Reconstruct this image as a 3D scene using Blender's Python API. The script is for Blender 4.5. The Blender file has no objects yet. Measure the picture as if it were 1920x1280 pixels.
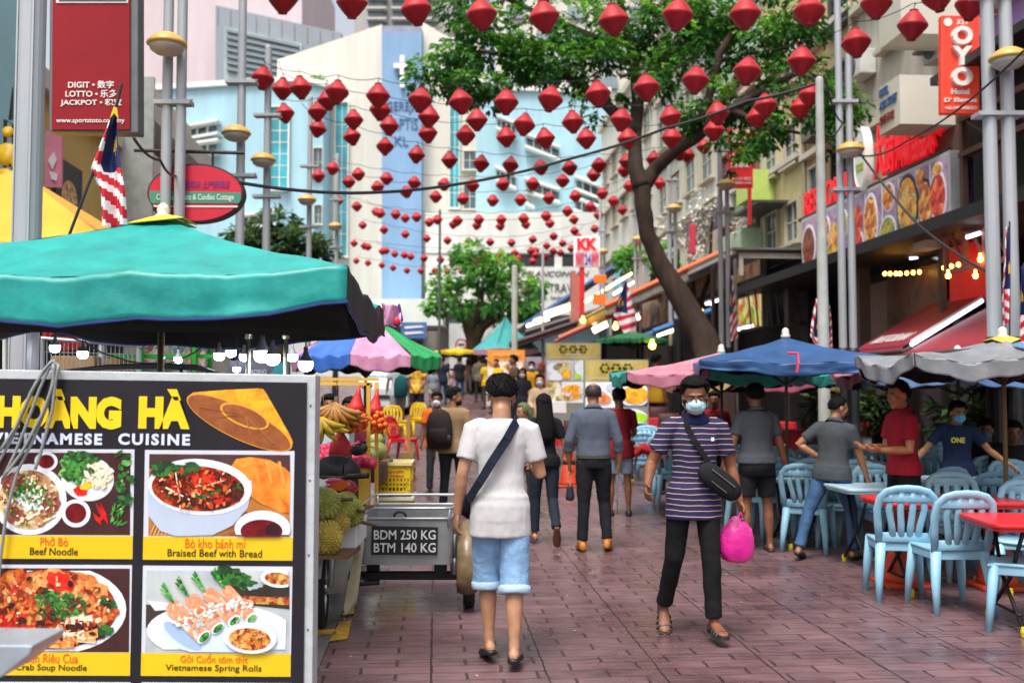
import bpy, bmesh, math, random
from mathutils import Vector, Matrix, Euler, noise
random.seed(7)
SC = bpy.context.scene
COL = SC.collection
R = math.radians
# ---------------------------------------------------------------- camera
F = 1900.0; CAMH = 1.58; TILT = math.atan(97 / F)
cd = bpy.data.cameras.new('camera'); cam = bpy.data.objects.new('camera', cd); COL.objects.link(cam)
cam.location = (0, 0, CAMH); cam.rotation_euler = (math.pi / 2 + TILT, 0, 0)
cd.sensor_width = 36; cd.lens = F * 36 / 1920; cd.clip_end = 1000; cd.clip_start = 0.1
cd.dof.use_dof = True; cd.dof.focus_distance = 6.6; cd.dof.aperture_fstop = 1.9; cd.dof.aperture_blades = 9
SC.camera = cam
# ---------------------------------------------------------------- light
SUN_EL, SUN_AZ = R(64), R(200)
w = bpy.data.worlds.new('World'); SC.world = w; w.use_nodes = True
nt = w.node_tree; bg = nt.nodes['Background']
sky = nt.nodes.new('ShaderNodeTexSky'); sky.sky_type = 'NISHITA'; sky.sun_disc = False
sky.sun_elevation = SUN_EL; sky.sun_rotation = SUN_AZ; sky.air_density = 1.0; sky.dust_density = 6.0; sky.ozone_density = 1.0
hs = nt.nodes.new('ShaderNodeHueSaturation'); hs.inputs['Saturation'].default_value = 0.35
nt.links.new(sky.outputs[0], hs.inputs['Color']); nt.links.new(hs.outputs[0], bg.inputs['Color'])
bg.inputs['Strength'].default_value = 0.145
ld = bpy.data.lights.new('sun', 'SUN'); sun = bpy.data.objects.new('sun', ld); COL.objects.link(sun)
ld.energy = 1.5; ld.angle = R(18); ld.color = (1.0, 0.96, 0.9)
sun.rotation_euler = Vector((math.sin(SUN_AZ) * math.cos(SUN_EL), math.cos(SUN_AZ) * math.cos(SUN_EL), math.sin(SUN_EL))).to_track_quat('Z', 'Y').to_euler()
SC.view_settings.view_transform = 'Standard'; SC.view_settings.look = 'None'; SC.view_settings.gamma = 1
SC.view_settings.exposure = 0.82
SC.render.film_transparent = False
SC.cycles.max_bounces = 5; SC.cycles.diffuse_bounces = 3; SC.cycles.glossy_bounces = 2; SC.cycles.transparent_max_bounces = 6
SC.cycles.use_denoising = True
# ---------------------------------------------------------------- geometry of the place
CT, ST = math.cos(TILT), math.sin(TILT)
def P(px, py, d):
    u = (px - 960) / F; v = (640 - py) / F
    k = d / (CT - v * ST)
    return Vector((u * k, d, CAMH + (ST + v * CT) * k))
def gz(y):
    return 0.058 * math.log1p(math.exp((y - 17) / 2.2)) * 2.2
def W(px, d):                       # a point on the ground at depth d seen in column px
    return Vector(((px - 960) / F * d * 1.0013, d, gz(d)))
YAW = math.atan(0.0763)             # the street runs a little to the left
SX, SY = Vector((math.cos(YAW), math.sin(YAW), 0)), Vector((-math.sin(YAW), math.cos(YAW), 0))
def S(s, t, z=0.0): return SX * s + SY * t + Vector((0, 0, z))
def tcol(s, px):                    # how far along the street the line at offset s meets column px
    u = (px - 960) / F
    return s * (SX.y * u - SX.x) / (SY.x - SY.y * u)
# ---------------------------------------------------------------- colours and materials
def lin(h):
    h = h.lstrip('#'); c = [int(h[i:i + 2], 16) / 255 for i in (0, 2, 4)]
    return tuple(x / 12.92 if x <= 0.04045 else ((x + 0.055) / 1.055) ** 2.4 for x in c) + (1,)
_mc = {}
def M(col, rough=0.6, var=0.18, vs=6.0, bump=0.0, bs=60.0, metal=0.0, emit=0.0, spec=0.5, trans=0.0, stretch=(1, 1, 1), sub=0.0, sheen=0.0):
    key = (col, rough, var, vs, bump, bs, metal, emit, spec, trans, stretch, sub, sheen)
    if key in _mc: return _mc[key]
    m = bpy.data.materials.new('surface_' + col.lstrip('#')); m.use_nodes = True; n = m.node_tree; b = n.nodes['Principled BSDF']
    c = lin(col)
    b.inputs['Roughness'].default_value = rough; b.inputs['Metallic'].default_value = metal
    b.inputs['Specular IOR Level'].default_value = spec
    b.inputs['Base Color'].default_value = c
    if sheen: b.inputs['Sheen Weight'].default_value = sheen
    if sub:
        b.inputs['Subsurface Weight'].default_value = sub; b.inputs['Subsurface Radius'].default_value = (.02, .008, .005); b.inputs['Subsurface Scale'].default_value = .5
    if emit:
        b.inputs['Emission Color'].default_value = c; b.inputs['Emission Strength'].default_value = emit
    if var or bump:
        tc = n.nodes.new('ShaderNodeTexCoord'); mp = n.nodes.new('ShaderNodeMapping'); mp.inputs['Scale'].default_value = stretch
        n.links.new(tc.outputs['Object'], mp.inputs[0])
    if var:
        t = n.nodes.new('ShaderNodeTexNoise'); t.inputs['Scale'].default_value = vs; t.inputs['Detail'].default_value = 5; t.inputs['Roughness'].default_value = .65
        n.links.new(mp.outputs[0], t.inputs['Vector'])
        r = n.nodes.new('ShaderNodeValToRGB'); r.color_ramp.elements[0].position = .3; r.color_ramp.elements[1].position = .7
        lo = tuple(max(0, x * (1 - var)) for x in c[:3]) + (1,); hi = tuple(min(1, x * (1 + var * .7) + .02 * var) for x in c[:3]) + (1,)
        r.color_ramp.elements[0].color = lo; r.color_ramp.elements[1].color = hi
        n.links.new(t.outputs[0], r.inputs[0]); n.links.new(r.outputs[0], b.inputs['Base Color'])
        rr = n.nodes.new('ShaderNodeMapRange'); rr.inputs['To Min'].default_value = max(0.03, rough - .1); rr.inputs['To Max'].default_value = min(1, rough + .12)
        n.links.new(t.outputs[0], rr.inputs[0]); n.links.new(rr.outputs[0], b.inputs['Roughness'])
    if bump:
        t2 = n.nodes.new('ShaderNodeTexNoise'); t2.inputs['Scale'].default_value = bs; t2.inputs['Detail'].default_value = 3
        n.links.new(mp.outputs[0], t2.inputs['Vector'])
        bp = n.nodes.new('ShaderNodeBump'); bp.inputs['Strength'].default_value = bump; bp.inputs['Distance'].default_value = .02
        n.links.new(t2.outputs[0], bp.inputs['Height']); n.links.new(bp.outputs[0], b.inputs['Normal'])
    if trans:
        b.inputs['Transmission Weight'].default_value = trans
    _mc[key] = m
    return m
def food(name, cols, scale=30.0, rough=.5, kind='voronoi', emit=0.0):
    """a printed picture of food: patches of several colours"""
    key = ('food', name)
    if key in _mc: return _mc[key]
    m = bpy.data.materials.new('print_' + name); m.use_nodes = True; n = m.node_tree; b = n.nodes['Principled BSDF']
    tc = n.nodes.new('ShaderNodeTexCoord')
    t = n.nodes.new('ShaderNodeTexNoise'); t.inputs['Scale'].default_value = scale; t.inputs['Detail'].default_value = 6; t.inputs['Roughness'].default_value = .6; t.inputs['Distortion'].default_value = 1.2
    n.links.new(tc.outputs['Object'], t.inputs['Vector'])
    src = t.outputs[0]
    if kind == 'voronoi':
        vo = n.nodes.new('ShaderNodeTexVoronoi'); vo.inputs['Scale'].default_value = scale * 1.3
        mx = n.nodes.new('ShaderNodeVectorMath'); mx.operation = 'MULTIPLY_ADD'; mx.inputs[1].default_value = (.06, .06, .06)
        n.links.new(t.outputs[1], mx.inputs[0]); n.links.new(tc.outputs['Object'], mx.inputs[2]); n.links.new(mx.outputs[0], vo.inputs['Vector'])
        sp = n.nodes.new('ShaderNodeSeparateColor'); n.links.new(vo.outputs['Color'], sp.inputs[0])
        mm = n.nodes.new('ShaderNodeMath'); mm.operation = 'MULTIPLY_ADD'; mm.inputs[1].default_value = .55
        m3 = n.nodes.new('ShaderNodeMath'); m3.operation = 'MULTIPLY'; m3.inputs[1].default_value = .5
        n.links.new(t.outputs[0], m3.inputs[0]); n.links.new(sp.outputs[0], mm.inputs[0]); n.links.new(m3.outputs[0], mm.inputs[2])
        src = mm.outputs[0]
    r = n.nodes.new('ShaderNodeValToRGB'); r.color_ramp.interpolation = 'LINEAR'
    k = len(cols)
    while len(r.color_ramp.elements) < k: r.color_ramp.elements.new(.5)
    for i, c in enumerate(cols):
        r.color_ramp.elements[i].position = .22 + .56 * i / max(1, k - 1); r.color_ramp.elements[i].color = lin(c)
    n.links.new(src, r.inputs[0]); n.links.new(r.outputs[0], b.inputs['Base Color'])
    b.inputs['Roughness'].default_value = rough
    if emit:
        n.links.new(r.outputs[0], b.inputs['Emission Color']); b.inputs['Emission Strength'].default_value = emit
    _mc[key] = m
    return m
# ---------------------------------------------------------------- mesh building
class MB:
    def __init__(s): s.v = []; s.f = []; s.m = []
    def add(s, vs, fs, mi=0):
        o = len(s.v); s.v += [Vector(v) for v in vs]; s.f += [tuple(i + o for i in f) for f in fs]; s.m += [mi] * len(fs); return s
    def box(s, c, sz, rot=None, mi=0):
        x, y, z = sz[0] / 2, sz[1] / 2, sz[2] / 2
        vs = [Vector(p) for p in ((-x, -y, -z), (x, -y, -z), (x, y, -z), (-x, y, -z), (-x, -y, z), (x, -y, z), (x, y, z), (-x, y, z))]
        if rot is not None: vs = [rot @ v for v in vs]
        return s.add([v + Vector(c) for v in vs], [(0, 3, 2, 1), (4, 5, 6, 7), (0, 1, 5, 4), (1, 2, 6, 5), (2, 3, 7, 6), (3, 0, 4, 7)], mi)
    def hexa(s, lo, hi, mi=0):      # eight corners: four below, four above, same winding
        return s.add(list(lo) + list(hi), [(0, 3, 2, 1), (4, 5, 6, 7), (0, 1, 5, 4), (1, 2, 6, 5), (2, 3, 7, 6), (3, 0, 4, 7)], mi)
    def tube(s, pts, rad, n=8, mi=0, closed=False, flat=1.0, up=None):
        pts = [Vector(p) for p in pts]; k = len(pts)
        if not isinstance(rad, (list, tuple)): rad = [rad] * k
        o = len(s.v); prev = None
        for i, p in enumerate(pts):
            if closed: d = pts[(i + 1) % k] - pts[i - 1]
            else: d = pts[min(i + 1, k - 1)] - pts[max(i - 1, 0)]
            if d.length < 1e-9: d = Vector((0, 0, 1))
            d.normalize()
            if prev is None:
                a = Vector(up) if up is not None else (Vector((0, 0, 1)) if abs(d.z) < .9 else Vector((0, 1, 0)))
            else: a = prev
            x = a - d * a.dot(d)
            if x.length < 1e-6: x = d.orthogonal()
            x.normalize(); prev = x; y = d.cross(x)
            for j in range(n):
                t = 2 * math.pi * j / n
                s.v.append(p + x * (rad[i] * math.cos(t) * flat) + y * (rad[i] * math.sin(t)))
        m = k if closed else k - 1
        for i in range(m):
            for j in range(n):
                a0 = o + i * n + j; a1 = o + i * n + (j + 1) % n; b0 = o + ((i + 1) % k) * n + j; b1 = o + ((i + 1) % k) * n + (j + 1) % n
                s.f.append((a0, a1, b1, b0)); s.m.append(mi)
        if not closed:
            s.f.append(tuple(o + j for j in reversed(range(n)))); s.f.append(tuple(o + (k - 1) * n + j for j in range(n))); s.m += [mi, mi]
        return s
    def loft(s, rings, mi=0, n=20, cap=True):   # rings: (centre, x axis, y axis) with axes scaled to the half widths
        o = len(s.v); k = len(rings)
        for c, x, y in rings:
            for j in range(n):
                t = 2 * math.pi * j / n; s.v.append(Vector(c) + Vector(x) * math.cos(t) + Vector(y) * math.sin(t))
        for i in range(k - 1):
            for j in range(n):
                a = o + i * n
                s.f.append((a + j, a + (j + 1) % n, a + n + (j + 1) % n, a + n + j)); s.m.append(mi)
        if cap:
            s.f.append(tuple(o + j for j in reversed(range(n)))); s.f.append(tuple(o + (k - 1) * n + j for j in range(n))); s.m += [mi, mi]
        return s
    def lathe(s, prof, n=16, c=(0, 0, 0), mi=0, mat=None):
        o = len(s.v); k = len(prof)
        for r, z in prof:
            for j in range(n):
                t = 2 * math.pi * j / n; p = Vector((r * math.cos(t), r * math.sin(t), z))
                if mat is not None: p = mat @ p
                s.v.append(p + Vector(c))
        for i in range(k - 1):
            for j in range(n):
                a = o + i * n
                s.f.append((a + j, a + (j + 1) % n, a + n + (j + 1) % n, a + n + j)); s.m.append(mi)
        s.f.append(tuple(o + j for j in reversed(range(n)))); s.f.append(tuple(o + (k - 1) * n + j for j in range(n))); s.m += [mi, mi]
        return s
    def ell(s, c, r, rot=None, n=16, k=10, mi=0):
        prof = []
        o = len(s.v); c = Vector(c)
        for i in range(k + 1):
            e = -math.pi / 2 + math.pi * i / k
            for j in range(n):
                t = 2 * math.pi * j / n
                p = Vector((math.cos(e) * math.cos(t) * r[0], math.cos(e) * math.sin(t) * r[1], math.sin(e) * r[2]))
                if rot is not None: p = rot @ p
                s.v.append(p + c)
        for i in range(k):
            for j in range(n):
                a = o + i * n
                s.f.append((a + j, a + (j + 1) % n, a + n + (j + 1) % n, a + n + j)); s.m.append(mi)
        return s
    def poly(s, pts, mi=0): return s.add(pts, [tuple(range(len(pts)))], mi)
    def prism(s, pts, off, mi=0):   # a flat outline given a thickness
        n = len(pts); a = [Vector(p) for p in pts]; off = Vector(off)
        return s.add(a + [p + off for p in a], [tuple(reversed(range(n))), tuple(range(n, 2 * n))] + [(i, (i + 1) % n, n + (i + 1) % n, n + i) for i in range(n)], mi)
    def sheet(s, fn, nu, nv, mi=0, thick=0.0):
        o = len(s.v)
        for i in range(nu + 1):
            for j in range(nv + 1): s.v.append(Vector(fn(i / nu, j / nv)))
        for i in range(nu):
            for j in range(nv):
                a = o + i * (nv + 1) + j; s.f.append((a, a + 1, a + nv + 2, a + nv + 1)); s.m.append(mi)
        return s
    def obj(s, name, mats, parent=None, loc=None, smooth=False, bevel=0.0, solid=0.0, sub=0, ang=None):
        me = bpy.data.meshes.new(name)
        org = Vector(loc) if loc is not None else Vector((0, 0, 0))
        me.from_pydata([v - org for v in s.v], [], s.f)
        if not isinstance(mats, (list, tuple)): mats = [mats]
        for m in mats: me.materials.append(m)
        if len(mats) > 1: me.polygons.foreach_set('material_index', s.m)
        if smooth: me.polygons.foreach_set('use_smooth', [True] * len(me.polygons))
        me.update()
        o = bpy.data.objects.new(name, me); COL.objects.link(o); o.location = org
        if parent is not None: o.parent = parent
        if solid:
            q = o.modifiers.new('solid', 'SOLIDIFY'); q.thickness = solid; q.offset = 0
        if bevel:
            q = o.modifiers.new('bevel', 'BEVEL'); q.width = bevel; q.segments = 2; q.limit_method = 'ANGLE'; q.angle_limit = R(40)
        if sub:
            q = o.modifiers.new('sub', 'SUBSURF'); q.levels = sub; q.render_levels = sub
        return o
def T(o, label, cat, group=None):
    o['label'] = label; o['category'] = cat
    if group: o['group'] = group
    return o
def E(name, loc=(0, 0, 0), rz=0.0, label=None, cat=None, group=None):
    o = bpy.data.objects.new(name, None); COL.objects.link(o); o.location = loc; o.rotation_euler = (0, 0, rz); o.empty_display_size = .1
    if label: T(o, label, cat, group)
    return o
KIDS = {}
def copy_tree(o, parent=None):
    c = o.copy(); COL.objects.link(c)
    if parent is not None: c.parent = parent
    for ch in list(o.children): copy_tree(ch, c)
    return c
_tmp = bpy.data.scenes.new('text_shop')
def text(body, h=None, w=None, mat=None, name='lettering', parent=None, at=None, ex=0.004, bold=0.0, align='CENTER', rot=None, shear=0.0, sx=1.0, space=1.0):
    """raised letters: h = capital height, w = full width; 'at' is the matrix of the sign's face (x right, y up, z out)"""
    c = bpy.data.curves.new(name, 'FONT'); c.body = body; c.size = 1.0; c.offset = bold; c.shear = shear; c.resolution_u = 3; c.space_character = space
    o = bpy.data.objects.new(name, c); _tmp.collection.objects.link(o)
    me = o.to_mesh().copy()
    o.to_mesh_clear(); bpy.data.objects.remove(o); bpy.data.curves.remove(c)
    xs = [v.co.x for v in me.vertices]; ys = [v.co.y for v in me.vertices]
    x0, x1, y0, y1 = min(xs), max(xs), min(ys), max(ys)
    ky = (h / (y1 - y0)) if h else (w / (x1 - x0)); kx = (w / (x1 - x0)) if w else ky * sx
    for v in me.vertices:
        v.co.x = (v.co.x - ((x0 + x1) / 2 if align == 'CENTER' else x0)) * kx; v.co.y = (v.co.y - (y0 + y1) / 2) * ky; v.co.z = 0
    bm = bmesh.new(); bm.from_mesh(me)
    if ex:
        g = bmesh.ops.extrude_face_region(bm, geom=bm.faces[:])
        for v in [q for q in g['geom'] if isinstance(q, bmesh.types.BMVert)]: v.co.z += ex
        bmesh.ops.recalc_face_normals(bm, faces=bm.faces[:])
    bm.to_mesh(me); bm.free()
    me.materials.clear(); me.materials.append(mat); me.polygons.foreach_set('use_smooth', [False] * len(me.polygons))
    me.name = name
    q = bpy.data.objects.new(name, me); COL.objects.link(q)
    if parent is not None: q.parent = parent
    if at is not None: q.matrix_local = at
    return q
def face_mat(c, xdir, ydir):
    x = Vector(xdir).normalized(); y = Vector(ydir).normalized(); z = x.cross(y); c = Vector(c)
    return Matrix(((x.x, y.x, z.x, c.x), (x.y, y.y, z.y, c.y), (x.z, y.z, z.z, c.z), (0, 0, 0, 1)))
def rotz(a): return Matrix.Rotation(a, 3, 'Z')
# ================================================================= the setting
def ground_material():
    m = bpy.data.materials.new('stamped_brick_paving'); m.use_nodes = True; n = m.node_tree; b = n.nodes['Principled BSDF']; L = n.links.new
    tc = n.nodes.new('ShaderNodeTexCoord'); mp = n.nodes.new('ShaderNodeMapping'); mp.inputs['Rotation'].default_value = (0, 0, -YAW)
    L(tc.outputs['Object'], mp.inputs[0])
    dn = n.nodes.new('ShaderNodeTexNoise'); dn.inputs['Scale'].default_value = 9; dn.inputs['Detail'].default_value = 3
    L(mp.outputs[0], dn.inputs['Vector'])
    dv = n.nodes.new('ShaderNodeVectorMath'); dv.operation = 'MULTIPLY_ADD'; dv.inputs[1].default_value = (.025, .025, 0)
    L(dn.outputs[1], dv.inputs[0]); L(mp.outputs[0], dv.inputs[2])
    def brick(wd, rh, off, mort):
        t = n.nodes.new('ShaderNodeTexBrick'); t.offset = off; t.inputs['Scale'].default_value = 1; t.inputs['Brick Width'].default_value = wd; t.inputs['Row Height'].default_value = rh
        t.inputs['Mortar Size'].default_value = mort; t.inputs['Mortar Smooth'].default_value = .5; t.inputs['Bias'].default_value = -.1
        L(dv.outputs[0], t.inputs['Vector']); return t
    b1 = brick(.4, .15, .5, .0115); b2 = brick(.652, 3.04, 0, .0065)
    b1.inputs['Color1'].default_value = lin('#735356'); b1.inputs['Color2'].default_value = lin('#5c4144'); b1.inputs['Mortar'].default_value = lin('#684a46')
    n1 = n.nodes.new('ShaderNodeTexNoise'); n1.inputs['Scale'].default_value = 1.1; n1.inputs['Detail'].default_value = 7; n1.inputs['Roughness'].default_value = .62
    L(mp.outputs[0], n1.inputs['Vector'])
    mp2 = n.nodes.new('ShaderNodeMapping'); mp2.inputs['Scale'].default_value = (2.5, 14, 1); L(mp.outputs[0], mp2.inputs[0])
    n2 = n.nodes.new('ShaderNodeTexNoise'); n2.inputs['Scale'].default_value = 2.2; n2.inputs['Detail'].default_value = 6; L(mp2.outputs[0], n2.inputs['Vector'])
    # worn patches: paler dusty skin against the deeper red stain
    r1 = n.nodes.new('ShaderNodeValToRGB'); r1.color_ramp.elements[0].position = .38; r1.color_ramp.elements[1].position = .66; L(n2.outputs[0], r1.inputs[0])
    mx = n.nodes.new('ShaderNodeMix'); mx.data_type = 'RGBA'; mx.inputs[7].default_value = lin('#847276'); L(r1.outputs[0], mx.inputs[0]); L(b1.outputs[0], mx.inputs[6])
    ml = n.nodes.new('ShaderNodeMath'); ml.operation = 'MULTIPLY'; ml.inputs[1].default_value = .55; L(r1.outputs[0], ml.inputs[0]); L(ml.outputs[0], mx.inputs[0])
    r2 = n.nodes.new('ShaderNodeValToRGB'); r2.color_ramp.elements[0].position = .3; r2.color_ramp.elements[0].color = (.52, .48, .5, 1); r2.color_ramp.elements[1].position = .72; r2.color_ramp.elements[1].color = (1.1, 1.05, 1.05, 1); L(n1.outputs[0], r2.inputs[0])
    m2 = n.nodes.new('ShaderNodeMix'); m2.data_type = 'RGBA'; m2.blend_type = 'MULTIPLY'; m2.inputs[0].default_value = 1; L(mx.outputs[2], m2.inputs[6]); L(r2.outputs[0], m2.inputs[7])
    mo = n.nodes.new('ShaderNodeMath'); mo.operation = 'MAXIMUM'; mb = n.nodes.new('ShaderNodeMath'); mb.operation = 'MULTIPLY'; mb.inputs[1].default_value = .9
    sy_ = n.nodes.new('ShaderNodeSeparateXYZ'); L(dv.outputs[0], sy_.inputs[0]); d1 = n.nodes.new('ShaderNodeMath'); d1.operation = 'DIVIDE'; d1.inputs[1].default_value = .15; L(sy_.outputs[1], d1.inputs[0])
    pp = n.nodes.new('ShaderNodeMath'); pp.operation = 'PINGPONG'; pp.inputs[1].default_value = .5; L(d1.outputs[0], pp.inputs[0])
    rw_ = n.nodes.new('ShaderNodeMapRange'); rw_.inputs['From Min'].default_value = .03; rw_.inputs['From Max'].default_value = .09; rw_.inputs['To Min'].default_value = .42; L(pp.outputs[0], rw_.inputs[0])
    mf = n.nodes.new('ShaderNodeMath'); mf.operation = 'MULTIPLY'; L(b1.outputs['Fac'], mf.inputs[0]); L(rw_.outputs[0], mf.inputs[1]); L(mf.outputs[0], mb.inputs[0])
    nr = n.nodes.new('ShaderNodeMapRange'); nr.inputs['From Min'].default_value = .3; nr.inputs['From Max'].default_value = .55; nr.inputs['To Min'].default_value = .4; L(n2.outputs[0], nr.inputs[0])
    mb2 = n.nodes.new('ShaderNodeMath'); mb2.operation = 'MULTIPLY'; L(mb.outputs[0], mb2.inputs[0]); L(nr.outputs[0], mb2.inputs[1])
    L(mb2.outputs[0], mo.inputs[0]); L(b2.outputs['Fac'], mo.inputs[1])
    m3 = n.nodes.new('ShaderNodeMix'); m3.data_type = 'RGBA'; m3.inputs[7].default_value = lin('#221b1d'); L(mo.outputs[0], m3.inputs[0]); L(m2.outputs[2], m3.inputs[6])
    L(m3.outputs[2], b.inputs['Base Color'])
    rr = n.nodes.new('ShaderNodeMapRange'); rr.inputs['From Min'].default_value = .36; rr.inputs['From Max'].default_value = .62; rr.inputs['To Min'].default_value = .17; rr.inputs['To Max'].default_value = .5
    L(n1.outputs[0], rr.inputs[0]); L(rr.outputs[0], b.inputs['Roughness'])
    b.inputs['Specular IOR Level'].default_value = .55
    hh = n.nodes.new('ShaderNodeMath'); hh.operation = 'MULTIPLY_ADD'; hh.inputs[1].default_value = -1; L(mo.outputs[0], hh.inputs[0])
    hs_ = n.nodes.new('ShaderNodeMath'); hs_.operation = 'MULTIPLY'; hs_.inputs[1].default_value = .5; L(n2.outputs[0], hs_.inputs[0]); L(hs_.outputs[0], hh.inputs[2])
    bp = n.nodes.new('ShaderNodeBump'); bp.inputs['Strength'].default_value = .5; bp.inputs['Distance'].default_value = .012; L(hh.outputs[0], bp.inputs['Height']); L(bp.outputs[0], b.inputs['Normal'])
    return m
def sheet_on_ground(name, s0, s1, t0, t1, mat, lift, ns=4, nt_=60):
    mb = MB()
    def f(u, v):
        p = S(s0 + (s1 - s0) * u, t0 + (t1 - t0) * v); p.z = gz(p.y) + lift; return p
    mb.sheet(f, ns, nt_); mb.f = [tuple(reversed(f_)) for f_ in mb.f]
    o = mb.obj(name, mat, smooth=True); o['kind'] = 'structure'; return o
sheet_on_ground('street', -60, 90, -6, 230, ground_material(), 0, 10, 118)
sheet_on_ground('pavement', -4.2, -0.66, 2, 12.5, M('#6c6a68', .35, .35, 3, .3, 20), .004, 3, 12)
yl = MB()
for a0, a1, c0, c1 in ((6.6, 7.2, -.66, -.55), (7.35, 7.9, -.65, -.57), (6.75, 6.95, -.82, -.64), (9.4, 10.6, -.67, -.58)):
    yl.add([S(c0, a0, .009), S(c1, a0 + .05, .009), S(c1 - .02, a1, .009), S(c0 + .01, a1 - .06, .009)], [(0, 1, 2, 3)])
o = yl.obj('road_marking', M('#c79a2e', .5, .6, 9)); o['kind'] = 'structure'

rl = random.Random(9); ml_ = MB()
for i in range(170):
    p = S(rl.uniform(-.5, 7.5), rl.uniform(4.5, 20)); p.z = gz(p.y) + .006; a_ = rl.uniform(0, 6.3); L_ = rl.uniform(.012, .035); x_ = Vector((math.cos(a_), math.sin(a_), rl.uniform(0, .25))) * L_; y_ = Vector((-math.sin(a_), math.cos(a_), rl.uniform(0, .2))) * L_ * .45
    ml_.add([p - x_, p - y_ * .8, p + x_ * .3 + y_ * .1, p + y_], [(0, 1, 2, 3)], rl.choice((0, 0, 1, 2)))
o = ml_.obj('leaf_litter', [M('#8a7a3a', .7, .2), M('#b8a88a', .7, .2), M('#4a5a2c', .7, .2)]); o['kind'] = 'stuff'
GLASS = M('#3c5560', .08, .3, .6, metal=0.0, spec=.9); TEAL = M('#1f9aa8', .12, .5, .35, spec=.8); DARKG = M('#20262b', .12, .3, .8, spec=.8)
WHITE = M('#d4d5cf', .6, .16, 1.0, stretch=(1, 1, .15)); DARK = M('#17171a', .6, .3, 4); STEEL = M('#8f959b', .4, .15, 8, metal=.3)
def sbox(mb, s0, s1, t0, t1, z0, z1, mi=0):
    mb.hexa([S(s0, t0, z0), S(s1, t0, z0), S(s1, t1, z0), S(s0, t1, z0)], [S(s0, t0, z1), S(s1, t0, z1), S(s1, t1, z1), S(s0, t1, z1)], mi); return mb
def window(root, fm, w_, h_, fr, pane, bars=(1, 1), dep=.1, sill=True, name='window'):
    """frame proud of the wall, pane as its sub-part; fm is the face matrix in world space"""
    b = MB(); t = min(.09, w_ * .09)
    for x0, x1, y0, y1 in ((-w_ / 2 - t, -w_ / 2, -h_ / 2 - t, h_ / 2 + t), (w_ / 2, w_ / 2 + t, -h_ / 2 - t, h_ / 2 + t), (-w_ / 2, w_ / 2, h_ / 2, h_ / 2 + t), (-w_ / 2, w_ / 2, -h_ / 2 - t, -h_ / 2)):
        b.box(((x0 + x1) / 2, (y0 + y1) / 2, dep / 2 - .02), (x1 - x0, y1 - y0, dep))
    for i in range(1, bars[0] + 1): b.box((-w_ / 2 + w_ * i / (bars[0] + 1), 0, .022), (t * .55, h_, .035))
    for i in range(1, bars[1] + 1): b.box((0, -h_ / 2 + h_ * i / (bars[1] + 1), .022), (w_, t * .5, .03))
    if sill: b.box((0, -h_ / 2 - t - .04, dep * .8), (w_ + 4 * t, .08, dep * 2))
    o = b.obj(name, fr, root);
    o.matrix_local = Matrix.Translation(-Vector(root.location)) @ fm
    q = MB(); q.box((0, 0, -.0), (w_, h_, .012)); q.obj('pane', pane, o)
    return o
def fmat(kind, c):
    c = Vector(c)
    if kind == 'R': return face_mat(c, -SY, (0, 0, 1))
    if kind == 'L': return face_mat(c, SY, (0, 0, 1))
    return face_mat(c, (1, 0, 0), (0, 0, 1))
def part(mb, name, mat, root, **k):
    mb.v = [v - Vector(root.location) for v in mb.v]
    return mb.obj(name, mat, root, **k)
def rail(a, b, r=.03, n=6, mb=None):
    mb = mb or MB(); mb.tube([a, b], r, n); return mb

# ---------------------------------------------------------------- church at the end of the street
CREAM = M('#d4d0c4', .75, .16, .8, .1, 3, stretch=(1, 1, .1)); LBLUE = M('#9cc2cf', .7, .14, .9, .1, 3, stretch=(1, 1, .12)); PBLUE = M('#7a9dc0', .65, .12, .9, .15, 6, stretch=(1, 1, .2))  # both blues greyed in the paint to stand in for distance haze
def pq(x0, y0, x1, y1, d): return [P(x0, y1, d), P(x1, y1, d), P(x1, y0, d), P(x0, y0, d)]
def front(mb, pts, d, back, mi=0):  # an outline at depth d with real depth behind it
    mb.prism([P(x, y, d) for x, y in reversed(pts)], (0, back, 0), mi); return mb
ch = E('church_building', (-6, 72, 0), 0, 'pale blue and cream church with white cross and tall blue pillar', 'church')
part(front(MB(), [(716, 62), (790, 62), (790, 640), (716, 640)], 70, 6), 'pillar', PBLUE, ch)
part(front(MB(), [(716, 49), (790, 49), (790, 62), (716, 62)], 70.05, 5.8), 'pillar_cap', M('#8a93a8', .6, .2, 2), ch)
part(front(MB(), [(520, 112), (716, 46), (716, 660), (520, 660)], 72, 12), 'wall', CREAM, ch)
part(front(MB(), [(262, 168), (560, 150), (606, 160), (606, 660), (262, 660)], 69, 3), 'side_wing', LBLUE, ch)
part(front(MB(), [(258, 160), (560, 142), (612, 152), (612, 162), (560, 151), (258, 170)], 68.7, 3.5), 'roof_edge', M('#e2e2da', .6, .1, 1), ch)
part(front(MB(), [(790, 40), (840, 70), (905, 60), (905, 660), (790, 660)], 71.5, 12), 'wall', CREAM, ch)
part(front(MB(), [(893, 166), (1142, 172), (1142, 660), (893, 660)], 69.5, 9), 'side_wing', LBLUE, ch)
part(front(MB(), [(889, 158), (1146, 164), (1146, 173), (889, 167)], 69.2, 9.5), 'roof_edge', M('#dcdcd4', .6, .1, 1), ch)
part(front(MB(), [(798, 398), (1150, 398), (1150, 474), (798, 474)], 66.5, 4), 'podium', WHITE, ch)
part(front(MB(), [(798, 500), (1150, 500), (1150, 590), (798, 590)], 66.5, 4), 'fascia', WHITE, ch)
for x0, x1 in ((798, 842), (930, 950), (1040, 1054), (1130, 1150)):
    part(front(MB(), [(x0, 474), (x1, 474), (x1, 500), (x0, 500)], 66.6, 3.6), 'pier', WHITE, ch)
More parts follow.
